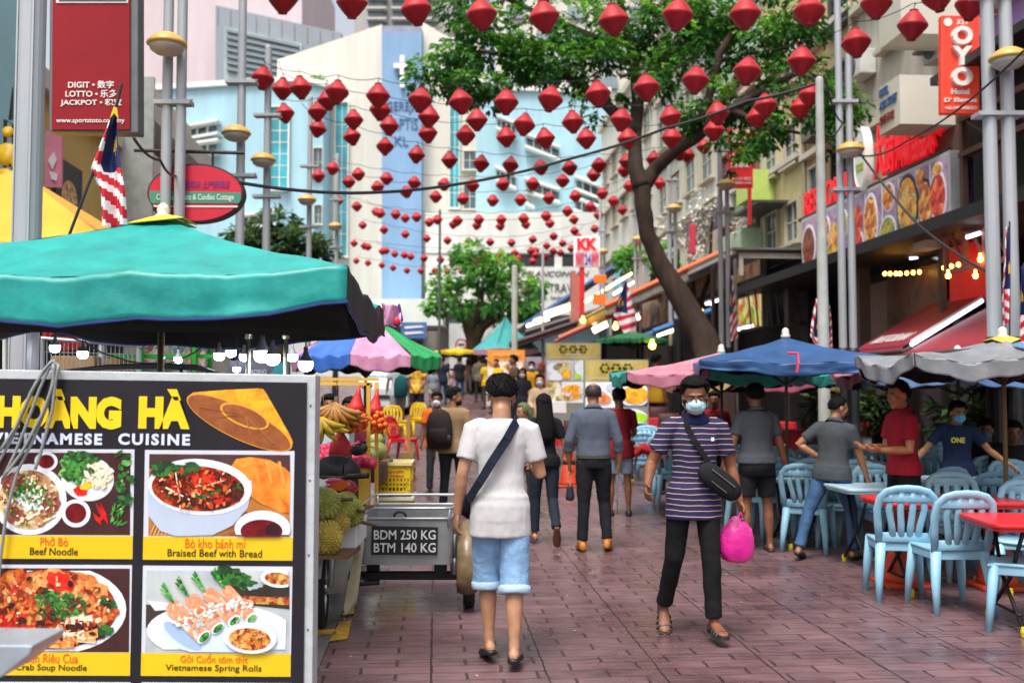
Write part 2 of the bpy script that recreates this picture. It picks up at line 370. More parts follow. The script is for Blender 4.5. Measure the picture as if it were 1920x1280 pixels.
for x0, x1 in ((842, 930), (950, 1040), (1054, 1130)):
    part(front(MB(), [(x0, 475), (x1, 475), (x1, 499), (x0, 499)], 67.4, .2), 'window_band', DARKG, ch)
for x0, x1, y0, y1 in ((508, 541, 200, 356), (629, 652, 190, 482), (844, 861, 190, 392)):
    c = P((x0 + x1) / 2, (y0 + y1) / 2, 68.9 if x0 < 600 else (71.9 if x0 < 700 else 71.4)); k = c.y / F
    window(ch, fmat('F', c), (x1 - x0) * k, (y1 - y0) * k, M('#e6e6df', .5, .05), TEAL, (1, 6), .25)
for x0, x1, y0, y1 in ((588, 605, 278, 330), (870, 892, 284, 318), (870, 892, 345, 392), (590, 604, 385, 420)):
    c = P((x0 + x1) / 2, (y0 + y1) / 2, 68.95 if x0 < 800 else 71.45); k = c.y / F
    window(ch, fmat('F', c), (x1 - x0) * k, (y1 - y0) * k, M('#cfcabc', .5, .05), GLASS, (1, 1), .2)
def shade_window(x0, y0, x1, y1, d):     # window band with slanted white sun shades above and below
    w1 = part(front(MB(), [(x0 + 4, y0 + 4), (x1 - 3, y1 + 4), (x1 - 3, y1 + 24), (x0 + 4, y0 + 24)], d - .05, .1), 'window', GLASS, ch)
    sh = MB()
    for dy in (0, 24): front(sh, [(x0, y0 + dy), (x1, y1 + dy), (x1, y1 + dy + 5), (x0, y0 + dy + 5)], d - .9, 1.0)
    for k in range(1, 4):
        x = x0 + (x1 - x0) * k / 4; y = y0 + (y1 - y0) * k / 4
        front(sh, [(x - 1, y + 5), (x + 1, y + 5), (x + 1, y + 24), (x - 1, y + 24)], d - .35, .3)
    sh.v = [v - Vector(ch.location) for v in sh.v]
    sh.obj('sunshade', M('#d8ddd8', .6, .1), w1)
for a in ((930, 212, 968, 228, 69.5), (984, 246, 1050, 272, 69.5), (928, 308, 968, 326, 69.5), (984, 330, 1050, 352, 69.5), (1078, 326, 1138, 350, 69.5), (1076, 366, 1136, 388, 69.5),
          (984, 352, 1002, 362, 69.5), (330, 236, 408, 222, 69), (448, 400, 520, 392, 69), (330, 270, 408, 258, 69)): shade_window(*a)
cr = MB(); front(cr, [(750, 104), (758, 104), (758, 163), (750, 163)], 69.6, .35); front(cr, [(738, 119), (750, 119), (750, 127), (738, 127)], 69.6, .35); front(cr, [(758, 119), (770, 119), (770, 127), (758, 127)], 69.6, .35)
part(cr, 'cross', M('#f2f2ee', .5, .03), ch)
LETT = M('#3f5f86', .5, .1)
for body, x, y, h, w_ in (('GEREJA', 755, 202, 23, 62), ('BAPTIS', 754, 233, 22, 60), ('KL', 753, 265, 18, 26)):
    text(body, h=h * 70 / F, w=w_ * 70 / F, mat=LETT, parent=ch, at=Matrix.Translation(-Vector(ch.location)) @ fmat('F', P(x, y, 69.98)), ex=.05)
for body, x, y, h, w_, s_ in (('AGENSI PELANCONGAN', 1010, 513, 10, 190, .3), ('KO TRAVEL', 1045, 540, 17, 95, 0), ('Jl. Imbi Suria', 1052, 559, 10, 70, 0)):
    text(body, h=h * 66 / F, w=w_ * 66 / F, mat=M('#3d4045', .5, .1), parent=ch, at=Matrix.Translation(-Vector(ch.location)) @ fmat('F', P(x, y, 66.48)), ex=.04, shear=s_)
part(front(MB(), [(606, 560), (830, 560), (830, 610), (606, 610)], 64, 6), 'porch', M('#cfd6d0', .6, .15, .5), ch)
pl_ = T(E('roof_plants', P(600, 152, 69.6), 0), 'green potted shrubs growing on the roof edge beside the cream wall', 'plants')
# ---------------------------------------------------------------- towers behind
tw = E('pink_building', (-30, 105, 0), 0, 'pale pink windowless block with grey panelled box, behind the blue wing', 'building')
part(front(MB(), [(240, -120), (566, -120), (566, 40), (560, 172), (240, 172)], 104, 20), 'wall', M('#cbbcc0', .7, .12, .4, stretch=(1, 1, .2)), tw)
gb = part(front(MB(), [(404, 10), (640, 62), (640, 110), (560, 172), (404, 172)], 100, 4), 'panel_box', M('#8d949c', .5, .12, .2), tw)
for i in range(9):
    x = 412 + i * 25
for x0, y0, x1, y1 in ((424, 54, 560, 84),):
    b = MB()
    for k in range(7):
        front(b, [(x0, y0 + k * 12), (x1, y1 + k * 11), (x1, y1 + k * 11 + 5), (x0, y0 + k * 12 + 5)], 99.4, .4)
    part(b, 'louvre', M('#7f8a90', .5, .1), tw)
    part(front(MB(), [(420, 50), (566, 82), (566, 160), (420, 160)], 99.8, .25), 'window', M('#9fb0b4', .15, .3, .3), tw)
b = MB()
for k in range(10): front(b, [(408 + k * 24, 15 + k * 5.3), (409 + k * 24, 15 + k * 5.3), (409 + k * 24, 48 + k * 5), (408 + k * 24, 48 + k * 5)], 99.95, .1)
part(b, 'panel_joint', M('#5f666e', .6, .1), tw)
tg = E('grey_tower', (-16, 150, 0), 0, 'grey high-rise with balconies far behind the church', 'tower')
part(front(MB(), [(664, -160), (850, -160), (850, 120), (664, 120)], 150, 25), 'wall', M('#a5a39e', .7, .12, .1), tg)
for i in range(3):
    for j in range(8):
        x, y = 690 + i * 46, -60 + j * 20
        part(front(MB(), [(x, y), (x + 30, y), (x + 30, y + 11), (x, y + 11)], 149.3, .6), 'window', M('#76838c', .2, .3, .2), tg)
        part(front(MB(), [(x - 3, y + 12), (x + 34, y + 12), (x + 34, y + 16), (x - 3, y + 16)], 148.2, 1.6), 'balcony', M('#b9b8b4', .6, .1), tg)
tb = E('blue_tower', (-28, 170, 0), 0, 'distant glass tower with bright blue netting above the cream wall', 'tower')
part(front(MB(), [(566, -40), (600, -40), (600, 90), (566, 90)], 170, 12), 'wall', M('#7d99b4', .3, .2, .1), tb)
part(front(MB(), [(585, 22), (618, 22), (618, 50), (585, 50)], 168, 1), 'netting', M('#4f8fc4', .7, .3, .3), tb)
of = E('office_building', (6, 118, 0), 0, 'pale beige office block rising behind the crown of the big street tree', 'building')
part(front(MB(), [(930, -160), (1420, -160), (1420, 420), (930, 420)], 118, 20), 'wall', M('#cfccbf', .7, .12, .1), of)
for i in range(8):
    for j in range(9):
        part(front(MB(), [(948 + i * 58, -120 + j * 44), (984 + i * 58, -120 + j * 44), (984 + i * 58, -98 + j * 44), (948 + i * 58, -98 + j * 44)], 117.6, .5), 'window', M('#8a979b', .2, .3, .2), of)

# ---------------------------------------------------------------- right hand row of shophouses
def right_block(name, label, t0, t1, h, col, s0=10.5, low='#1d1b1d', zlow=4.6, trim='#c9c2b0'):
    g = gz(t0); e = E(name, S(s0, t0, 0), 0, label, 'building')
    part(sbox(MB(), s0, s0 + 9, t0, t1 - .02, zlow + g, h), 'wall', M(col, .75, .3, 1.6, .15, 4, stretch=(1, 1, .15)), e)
    part(sbox(MB(), s0 + .6, s0 + 9, t0, t1 - .02, -1, zlow + g - .01), 'shopfront', M(low, .6, .4, .7), e)  # near-black colour stands in for the shade of the recessed ground floor
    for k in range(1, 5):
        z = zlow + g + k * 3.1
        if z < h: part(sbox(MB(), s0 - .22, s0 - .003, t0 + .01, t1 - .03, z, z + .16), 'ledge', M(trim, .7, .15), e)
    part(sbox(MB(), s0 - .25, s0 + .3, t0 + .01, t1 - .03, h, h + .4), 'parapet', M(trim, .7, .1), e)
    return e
def rw(e, t, z, w_, h_, fr, pane, s0=10.5, bars=(1, 1)): return window(e, fmat('R', S(s0 - .01, t, z)), w_, h_, fr, pane, bars, .12)
FRB = M('#b9b19c', .6, .1); FRD = M('#4a4a48', .5, .2)
def aircon(e, t, z, s0=10.5):
    o = part(sbox(MB(), s0 - .42, s0 - .02, t - .42, t + .42, z, z + .6), 'air_conditioner', M('#c9cac6', .5, .2, 3), e, bevel=.02)
    f = MB(); f.lathe([(.0, 0), (.24, 0), (.25, .012), (.25, .03), (0, .03)], 16, mat=fmat('R', S(s0 - .425, t + .08, z + .3) - Vector(e.location)).to_3x3(), c=S(s0 - .425, t + .08, z + .3) - Vector(e.location))
    f.obj('fan_grille', M('#55585a', .6, .2), o)
b1 = right_block('purple_building', 'purple rendered shophouse wall at the extreme right behind lamp posts', 9, 19.2, 18, '#8f6fa8')
for z in (6.6, 9.7): rw(b1, 17.6, z, 1.2, 1.5, FRB, DARKG)
b2 = right_block('hotel_building', 'cream hotel block with jutting balconies behind the orange-red upright sign', 19.2, 24.2, 19, '#b9b5a6')
for z in (7.3, 10.4, 13.5):
    for t in (20.2, 22.2): rw(b2, t, z, .9, 1.5, FRB, DARKG)
for xa, xb, ya, yb in ((1658, 1697, 140, 232), (1660, 1702, -40, 62)):
    ta, tb2 = tcol(8.9, xb), tcol(8.9, xa); yd = S(8.9, ta).y; bal = MB(); sbox(bal, 8.9, 10.49, ta, tb2, P(xb, yb, yd).z, P(xb, ya, yd).z); part(bal, 'balcony', M('#d3cfc0', .7, .1, .6), b2)
ta, tb2 = tcol(8.9, 1697), tcol(8.9, 1658); yd = S(8.9, ta).y
for b_, yy, h_, f_, c_ in (('HOTEL', 166, .16, .45, '#3d5f8e'), ('ALOR STREET', 190, .16, .85, '#3d5f8e'), ('安乐酒店', 218, .17, .7, '#8e3d3d')):
    text(b_, h=h_, w=(tb2 - ta) * f_, mat=M(c_, .5, .1), parent=b2, at=Matrix.Translation(-Vector(b2.location)) @ fmat('R', S(8.89, ta + (tb2 - ta) * (1 - f_ / 2 - .06), P(1675, yy, S(8.9, (ta + tb2) / 2).y).z)), ex=.02, bold=.02)
aircon(b2, 19.6, 8.35); aircon(b2, 23.5, 9.2)
for z in (8.6,): part(sbox(MB(), 9.9, 10.49, 19.3, 20.1, z, z + .06), 'hood', M('#5b5f60', .6, .2), b2)
b3 = right_block('beige_building', 'beige shophouse block with barred windows and dark drain stains', 24.2, 27.8, 19, '#c3ab80')
for z in (7.2, 9.4, 11.8):
    w1 = rw(b3, 25.1, z, 1.2, 1.3, FRD, DARKG, bars=(5, 4)); rw(b3, 26.9, z, .9, 1.2, FRB, GLASS)
part(sbox(MB(), 9.7, 10.49, 24.35, 26.0, 8.2, 9.1), 'balcony', M('#6e6a62', .8, .3, 1), b3)
for t in (24.25, 27.6): part(rail(S(10.38, t, 4), S(10.38, t, 18.5), .07), 'drain_pipe', M('#9a8f78', .6, .2), b3)
b4 = right_block('yellow_building', 'pale yellow shophouse with lime green awning box and small windows', 27.8, 31.6, 18, '#cfc08c')
for z in (6.6, 8.9, 11.3):
    rw(b4, 28.8, z, 1.0, 1.1, FRB, GLASS); rw(b4, 30.6, z, 1.0, 1.1, FRB, GLASS)
part(sbox(MB(), 9.6, 10.49, 30.4, 31.5, 7.55, 8.5), 'awning_box', M('#b8cf6a', .6, .12), b4)
part(sbox(MB(), 9.5, 10.49, 29.0, 31.5, 7.2, 7.28), 'hood', M('#3f3f3c', .6, .2), b4)
b5 = right_block('mint_building', 'mint green shophouse with red-framed windows beyond the yellow one', 31.6, 36.5, 17.5, '#a9c3a4')
for z in (6.9, 9.5, 12):
    for t in (32.4, 34.0, 35.5): rw(b5, t, z, .9, 1.2, M('#8e4a44', .6, .1), GLASS)
part(sbox(MB(), 9.8, 10.49, 31.7, 34, 6.0, 6.9), 'balcony', M('#b7d0b0', .7, .1), b5)
aircon(b5, 31.9, 7.3); aircon(b5, 35.0, 8.1)
b6 = right_block('grey_building', 'grey-white office block with flat ribs and narrow blue-grey window strips', 36.5, 47, 19, '#c6c9c0')
for z in (7.5, 10.5, 13.5, 16.5):
    for t in (38, 40.5, 43, 45.5): rw(b6, t, z, 1.5, 1.3, FRB, GLASS)
b7 = right_block('cream_building', 'plain cream block at the far end of the right-hand row', 47, 63, 18, '#d5d3c4')
for z in (9, 12, 15):
    for t in (49, 52, 55, 58, 61): rw(b7, t, z, 1.6, 1.3, FRB, GLASS)
# ---------------------------------------------------------------- left hand row
def left_block(name, label, t0, t1, h, col, s0=-7.0, trim='#c9c2b0'):
    e = E(name, S(s0, t0, 0), 0, label, 'building')
    part(sbox(MB(), s0 - 9, s0, t0, t1 - .02, -1, h), 'wall', M(col, .75, .14, .5, .15, 4), e)
    part(sbox(MB(), s0 - .3, s0 + .22, t0 + .01, t1 - .03, h, h + .35), 'parapet', M(trim, .7, .1), e)
    return e
l1 = left_block('turquoise_building', 'light turquoise shophouse wall at the extreme left behind the thick lamp post', 8, 17.4, 16, '#9fd0d6')
window(l1, fmat('L', S(-6.99, 15.2, 6.4)), 1.2, 1.2, FRB, DARKG)
part(rail(S(-6.7, 16.6, 6.1), S(-6.7, 17.3, 6.1), .03), 'bracket', DARK, l1)
l2 = left_block('ochre_building', 'dull yellow shophouse with black food picture and clothes rail', 17.4, 22.4, 6.9, '#c8ad63')
for t in (18.4, 20.9): window(l2, fmat('L', S(-6.99, t, 3.7)), 1.0, 1.0, FRB, DARKG)
fp = MB(); fp.box((0, 0, .04), (1.35, 1.15, .08)); q = fp.obj('picture_panel', M('#22262b', .5, .1), l2); q.matrix_local = Matrix.Translation(-Vector(l2.location)) @ fmat('L', S(-6.985, 19.6, 5.35))
f2 = MB(); f2.ell((0, -.1, .085), (.42, .34, .01)); f2.obj('printed_noodles', food('noodles_dark', ['#6e4c26', '#c99a55', '#e8cf9b'], 9), q, smooth=True)
l3 = left_block('balcony_building', 'grey-white concrete block with stacked deep balconies', 22.4, 28.5, 8.6, '#b9bab4')
for k in range(5):
    part(sbox(MB(), -6.98, -6.2, 22.5, 28.3, 2.6 + k * 1.25, 3.1 + k * 1.25), 'balcony', M('#c6c7c2', .7, .15, .6), l3)
for k in range(5):
    part(sbox(MB(), -6.99, -6.9, 23.0, 27.8, 3.15 + k * 1.25, 3.72 + k * 1.25), 'window', DARKG, l3)
part(sbox(MB(), -6.99, -6.15, 22.42, 22.5, 2, 8.5), 'party_wall', M('#a7a9a5', .8, .2), l3)
l4 = left_block('plain_building', 'low white shophouse farther along the left side, behind bushes', 28.5, 60, 5.5, '#bfc2ba', -8.5)
for t in range(31, 58, 4): window(l4, fmat('L', S(-8.49, t, 4.0)), 1.6, 1.2, FRB, DARKG)
o = MB(); sbox(o, -9, -3, 62, 63, 0, 6.2); wl = o.obj('end_wall', M('#c9cfc9', .7, .15, .4)); T(wl, 'low pale wall across the street end, below the blue pillar', 'wall')
o = MB(); front(o, [(842, 606), (985, 606), (985, 690), (842, 690)], 60, .6); T(o.obj('boundary_wall', M('#b9bcb8', .7, .2, .5)), 'grey hoarding wall behind the far green tree', 'wall')
o = MB(); front(o, [(842, 570), (940, 570), (940, 606), (842, 606)], 63, .6); T(o.obj('shop_shutter', M('#3f4a48', .5, .3, .5)), 'dark shopfront band above the grey hoarding wall', 'shopfront')
bn = MB(); front(bn, [(752, 604), (800, 604), (800, 634), (752, 634)], 58, .08); bn_ = T(bn.obj('wall_banner', M('#3f6296', .6, .2, 1.5), loc=P(776, 619, 58)), 'small blue banner with white stripes at the foot of the pillar', 'banner')
bb = MB()
for y in (612, 623): front(bb, [(757, y), (790, y - 2), (796, y + 1), (760, y + 4)], 57.96, .03)
bb.v = [v - P(776, 619, 58) for v in bb.v]; bb.obj('stripe', M('#d9dfe6', .6, .1), bn_)
gh = MB(); front(gh, [(1160, 472), (1178, 446), (1196, 466), (1196, 474), (1178, 456), (1162, 482)], 56, 4); front(gh, [(1160, 482), (1178, 456), (1196, 474), (1196, 560), (1160, 560)], 56.4, 3)
T(gh.obj('gable_house', M('#7fb9cd', .6, .15)), 'light blue gabled roof end peeping above the dark awning', 'house')
# ================================================================= trees
BARK = M('#3b2c20', .9, .5, 5, 1.0, 14, stretch=(1, 1, .25))
def leaf_mat(c):
    m = M(c, .5, .45, .9, spec=.3); n = m.node_tree; b = n.nodes['Principled BSDF']; t = n.nodes.new('ShaderNodeBsdfTranslucent'); mx = n.nodes.new('ShaderNodeMixShader'); mx.inputs[0].default_value = .42
    src = b.inputs['Base Color'].links[0].from_socket; hs = n.nodes.new('ShaderNodeHueSaturation'); hs.inputs['Hue'].default_value = .485; hs.inputs['Value'].default_value = 1.15; n.links.new(src, hs.inputs['Color']); n.links.new(hs.outputs[0], t.inputs['Color'])
    n.links.new(b.outputs[0], mx.inputs[1]); n.links.new(t.outputs[0], mx.inputs[2]); n.links.new(mx.outputs[0], n.nodes['Material Output'].inputs['Surface']); return m
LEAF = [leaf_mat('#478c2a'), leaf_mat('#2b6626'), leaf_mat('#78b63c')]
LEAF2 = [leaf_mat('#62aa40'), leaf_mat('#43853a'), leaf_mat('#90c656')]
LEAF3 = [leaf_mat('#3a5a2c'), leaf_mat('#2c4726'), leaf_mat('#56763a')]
def foliage(clumps, per, size, rnd, droop=.35):
    """leaves as folded little blades in sprays; clumps = (centre, (rx, ry, rz), weight)"""
    vs, fs, ms = [], [], []
    for c, r, wgt in clumps:
        nsp = int(per * wgt)
        for i in range(nsp):
            d = Vector((rnd.gauss(0, 1), rnd.gauss(0, 1), rnd.gauss(0, 1))); d.normalize()
            q = rnd.random() ** .45
            p = Vector(c) + Vector((d.x * r[0], d.y * r[1], d.z * r[2])) * q
            if noise.noise(p * 1.25) < -.08: continue
            out = Vector((d.x, d.y, d.z * .5 - droop)); out.normalize()
            mi = 2 if (d.z > .35 and rnd.random() < .55) else (1 if d.z < -.1 and rnd.random() < .7 else rnd.choice((0, 0, 1)))  # paler leaves on clump tops, darker beneath: light and shade put into leaf colour
            for k in range(5):
                dir_ = (out + Vector((rnd.uniform(-1, 1), rnd.uniform(-1, 1), rnd.uniform(-.9, .3))) * .8).normalized()
                side = dir_.cross(Vector((rnd.uniform(-.4, .4), rnd.uniform(-.4, .4), 1))).normalized()
                up = side.cross(dir_)
                L = size * rnd.uniform(.7, 1.35); wd = L * .24; o = len(vs); b = p + out * rnd.uniform(-.1, .12)
                vs += [b, b + dir_ * L * .5 + side * wd + up * wd * .35, b + dir_ * L - up * wd * .2, b + dir_ * L * .5 - side * wd + up * wd * .35]
                fs += [(o, o + 1, o + 2), (o, o + 2, o + 3)]; ms += [mi, mi]
    m = MB(); m.v = vs; m.f = fs; m.m = ms; return m
def tree(name, base, label, trunk, crown, mats, per, size, seed, group=None, droop=.35):
    """trunk: list of limbs (points, radii) in world space"""
    e = E(name, base, 0, label, 'tree', group); rnd = random.Random(seed); b = Vector(base)
    t = MB()
    for pts, rad in trunk:
        pts = [Vector(p) - b for p in pts]
        fine, fr = [], []
        for i in range(len(pts) - 1):
            for k in range(4):
                u = k / 4; q = pts[i].lerp(pts[i + 1], u) + Vector((rnd.uniform(-1, 1), rnd.uniform(-1, 1), 0)) * rad[i] * .05
                fine.append(q); fr.append((rad[i] * (1 - u) + rad[i + 1] * u) * rnd.uniform(.98, 1.03))
        fine.append(pts[-1]); fr.append(rad[-1]); t.tube(fine, fr, 12)
    t.obj('trunk', BARK, e, smooth=True)
    f = foliage(crown, per, size, rnd, droop); f.v = [v - b for v in f.v]; f.obj('crown', mats, e)
    return e
D = 22.0
def bp(px, py, dd=0): return P(px, py, D + dd)
trunk = [([W(1352, D) - Vector((0, 0, .1)), bp(1345, 720), bp(1335, 680), bp(1318, 630, .1), bp(1278, 560, .2), bp(1240, 500, .2), bp(1214, 440, .1), bp(1206, 390), bp(1203, 345)], [.46, .38, .33, .3, .26, .21, .18, .18, .2]),
         ([bp(1203, 350), bp(1192, 315), bp(1190, 260, .3), bp(1196, 190, .6), bp(1190, 120, 1), bp(1170, 40, 1.2), bp(1150, -60, 1.5)], [.22, .17, .15, .14, .12, .1, .06]),
         ([bp(1206, 350), bp(1228, 318), bp(1262, 285, -.4), bp(1300, 262, -.8), bp(1370, 205, -1.2), bp(1450, 160, -1.5), bp(1540, 110, -1.6)], [.18, .15, .13, .12, .1, .07, .04]),
         ([bp(1300, 262, -.8), bp(1330, 180, -1), bp(1350, 100, -1.2), bp(1400, 20, -1.4), bp(1430, -60, -1.4)], [.1, .09, .08, .07, .04]),
         ([bp(1190, 250, .3), bp(1130, 190, .4), bp(1060, 140, .2), bp(980, 110, 0), bp(900, 95, -.3)], [.15, .12, .1, .07, .04]),
         ([bp(1194, 190, .6), bp(1240, 130, .2), bp(1290, 60, .1), bp(1310, -30, 0)], [.13, .11, .09, .06]),
         ([bp(1190, 120, 1), bp(1110, 70, 1.4), bp(1020, 30, 1.6), bp(930, -10, 1.5)], [.12, .1, .07, .04]),
         ([bp(1370, 205, -1.2), bp(1430, 235, -1.4), bp(1500, 250, -1.5)], [.08, .06, .03])]
cl = []
def C_(px, py, rx, ry, dd=0, wt=1.0, rd=1.1):
    k = D / F; cl.append((bp(px, py, dd), (rx * k, rd, ry * k), wt))
for a in ((800, 150, 42, 34, -.2, .8), (850, 110, 62, 52, 0, 1.3), (910, 70, 75, 55, .2, 1.5), (880, 20, 70, 45, .6, 1.2), (960, 110, 62, 45, 0, 1.2), (870, 165, 40, 22, -.3, .6), (930, 170, 26, 26, -.2, .4),
          (1010, 40, 85, 55, .3, 1.6), (1030, 118, 62, 36, -.3, 1.0), (1100, 60, 85, 55, .2, 1.6), (1090, 140, 42, 34, .1, .55), (1140, 110, 55, 40, -.3, .9), (1180, 50, 80, 60, .8, 1.6), (1165, 175, 34, 30, .5, .5),
          (1250, 60, 85, 60, .4, 1.6), (1230, 140, 55, 45, -.2, .9), (1300, 100, 75, 60, -.6, 1.3), (1340, 40, 80, 60, -.4, 1.5), (1400, 90, 70, 55, -1, 1.1), (1330, 190, 60, 42, -1, .9), (1290, 225, 36, 30, -.7, .5), (1410, 190, 70, 45, -1.2, 1.1),
          (1470, 60, 75, 60, -1.2, 1.3), (1530, 30, 60, 45, -1.4, .9), (1490, 150, 65, 45, -1.4, 1.0), (1540, 190, 50, 40, -1.5, .8), (1580, 215, 40, 30, -1.6, .55), (1500, 235, 50, 32, -1.5, .6), (1440, 245, 42, 28, -1.3, .5), (1400, 270, 26, 26, -1.2, .35), (1350, 262, 30, 24, -1.1, .3),
          (1545, 262, 30, 26, -1.5, .35), (1390, 300, 16, 16, -1.2, .15), (1085, 205, 20, 18, .2, .18), (1120, 215, 18, 16, .3, .15),
          (960, -60, 110, 60, .6, 1.3), (1090, -70, 120, 65, .8, 1.5), (1230, -80, 120, 65, .6, 1.5), (1360, -80, 120, 65, -.4, 1.4), (1480, -60, 100, 60, -1.2, 1.2), (860, -40, 70, 45, .6, .8), (1200, -190, 200, 90, .5, 1.2), (1260, 10, 160, 70, 1.6, 1.4, 1.6)): C_(*a)
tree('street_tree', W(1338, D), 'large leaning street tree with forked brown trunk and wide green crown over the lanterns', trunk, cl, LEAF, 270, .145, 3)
# the small tree in the middle distance
D = 46.0; cl = []
trunk = [([W(893, D) - Vector((0, 0, .1)), bp(893, 668), bp(888, 640), bp(880, 615), bp(872, 590)], [.45, .42, .34, .3, .24]), ([bp(888, 640), bp(905, 612), bp(930, 595), bp(955, 585)], [.3, .22, .18, .1]), ([bp(880, 618), bp(898, 580), bp(905, 540)], [.24, .18, .1]), ([bp(872, 592), bp(850, 560), bp(830, 545)], [.18, .14, .08])]
for a in ((905, 520, 60, 42, 0, 1.4), (850, 560, 44, 34, 0, 1), (960, 555, 56, 40, 0, 1.3), (880, 480, 38, 26, 0, .7), (905, 575, 80, 32, .5, 1.3), (830, 530, 30, 24, .5, .5), (990, 580, 30, 20, 0, .5), (815, 578, 22, 12, 0, .3), (940, 500, 36, 24, 0, .7), (1000, 545, 24, 20, .3, .4)): C_(*a, rd=2.4)
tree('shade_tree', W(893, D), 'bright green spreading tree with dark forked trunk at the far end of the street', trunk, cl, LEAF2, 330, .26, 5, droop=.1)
D = 34.0; cl = []
for a in ((470, 450, 44, 30, 0, 1), (520, 425, 40, 32, .3, 1), (565, 455, 44, 26, .2, 1), (500, 470, 80, 24, 0, 1.3), (600, 468, 30, 18, 0, .5)): C_(*a, rd=1.6)
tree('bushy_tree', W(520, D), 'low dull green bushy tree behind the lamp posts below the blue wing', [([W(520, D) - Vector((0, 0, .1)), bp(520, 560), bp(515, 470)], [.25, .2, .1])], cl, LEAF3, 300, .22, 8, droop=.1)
D = 44.0; cl = []
for a in ((1180, 480, 26, 18, 0, .8), (1270, 470, 34, 22, 0, .8), (1250, 500, 30, 20, 0, .8), (1175, 500, 20, 16, 0, .5)): C_(*a, rd=1.4)
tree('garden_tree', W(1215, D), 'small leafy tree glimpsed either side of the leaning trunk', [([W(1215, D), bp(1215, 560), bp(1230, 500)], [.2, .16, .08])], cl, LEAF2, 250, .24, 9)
rnd = random.Random(2); f = foliage([(P(600, 148, 69.6), (.5, .3, .3), 1), (P(592, 150, 69.6), (.4, .3, .25), 1), (P(488, 428, 50), (.01, .01, .01), 0)], 60, .2, rnd); f.v = [v - Vector(pl_.location) for v in f.v]; f.obj('foliage', LEAF2, pl_)
# white paper blossom decoration on the right
rnd = random.Random(11); D = 33.0
bl = E('blossom_tree', W(1300, D), 0, 'artificial white blossom branches above the dark signboard beside the lamp post', 'tree')
f = foliage([(bp(1255, 440), (.35, .4, .9), .8), (bp(1290, 430), (.4, .4, .8), .8), (bp(1320, 400), (.4, .4, .9), .8), (bp(1310, 460), (.4, .4, .5), .5), (bp(1395, 440), (.5, .3, .5), .6), (bp(1415, 400), (.4, .3, .5), .5)], 220, .13, rnd); f.v = [v - Vector(bl.location) for v in f.v]
f.obj('crown', [M('#dedcd2', .6, .1), M('#c4c6be', .6, .1), M('#efeee8', .6, .1)], bl)
br = MB()
for px in (1258, 1300, 1330, 1400): br.tube([W(1300, D) + Vector((0, 0, 3)), bp(px, 520), bp(px + 4, 430), bp(px + 8, 390)], [.09, .07, .05, .02], 6)
br.v = [v - Vector(bl.location) for v in br.v]; br.obj('trunk', BARK, bl)

# ================================================================= lamp posts
POLE = M('#a9adb1', .45, .12, 1.5, .05, 20, metal=.2, stretch=(1, 1, .3)); SLEEVE = M('#17191c', .5, .2, 6); LAMPTOP = M('#c9a24e', .4, .15, 3); LAMPBOWL = M('#b3aca0', .25, .1, 3); CONC = M('#aeb0a8', .8, .2, 3, .2, 25)
def lamp_post(s_, t, zl, hgt, r, label, twin=True, sleeve=True):
    b = S(s_, t); b.z = gz(b.y); e = E('street_lamp', b, 0, label, 'street lamp', 'twin-pole street lamps along the street')
    for k, dx in enumerate((-r * 1.25, r * 1.25) if twin else (0,)):
        p = MB(); p.tube([(dx, 0, 0), (dx, 0, hgt - (k * 1.2))], [r, r * .82], 14); p.lathe([(r * .84, 0), (r * .7, .05), (0.01, .07)], 14, c=(dx, 0, hgt - k * 1.2)); p.obj('pole', POLE, e, smooth=False)
        if sleeve:
            q = MB(); q.lathe([(r * 1.5, 0), (r * 1.5, .9), (r * 1.3, 1.0), (r * 1.25, 2.0), (r * 1.45, 2.05), (r * 1.45, 2.2), (r * 1.02, 2.25)], 14, c=(dx, 0, 0)); q.obj('sleeve', SLEEVE, e)
    z = zl - b.z
    la = MB(); la.lathe([(.05, .14), (.1, .13), (.18, .08), (.225, .025), (.227, 0), (.21, -.01)], 20, c=(0, -.28, z)); lo = la.obj('lamp_shade', LAMPTOP, e, smooth=True)
    bo = MB(); bo.lathe([(.205, -.01), (.185, -.06), (.13, -.1), (.03, -.12)], 20, c=(0, -.28, z)); bo.obj('lamp_bowl', LAMPBOWL, lo, smooth=True)
    ar = MB(); ar.tube([(0, 0, z + .1), (0, -.25, z + .12)], .03, 8)
    for zz in (z + .9, z - .6): cl_ = MB(); cl_.box((0, 0, zz), (r * 6.4, r * 2.6, .05)); cl_.tube([(r * 2.6, 0, zz), (r * 3.3, 0, zz + .05)], .012, 5); cl_.obj('clamp', POLE, e)
    ar.obj('bracket', POLE, e)
    return e
sl, sr = -3.08, 6.9
for px, py, r, h_, lb in ((318, 100, .066, 11, 'grey twin-pole street lamp with yellow dish, left of the oval sign'), (446, 260, .08, 8.6, 'grey street lamp just right of the oval sign'), (496, 308, .08, 7.8, 'grey street lamp before the blue wing, second beyond the oval sign'), (577, 380, .075, 8.4, 'slim far street lamp beside the cream church tower edge')):
    t = tcol(sl, px); lamp_post(sl, t, P(px, py, S(sl, t).y).z, h_, r * (1 if px < 400 else .95), lb, px < 400)
t = tcol(sl, 629); lamp_post(sl, t, P(629, 428, S(sl, t).y).z, 8.2, .07, 'thin distant street lamp farthest along the left kerb', False)
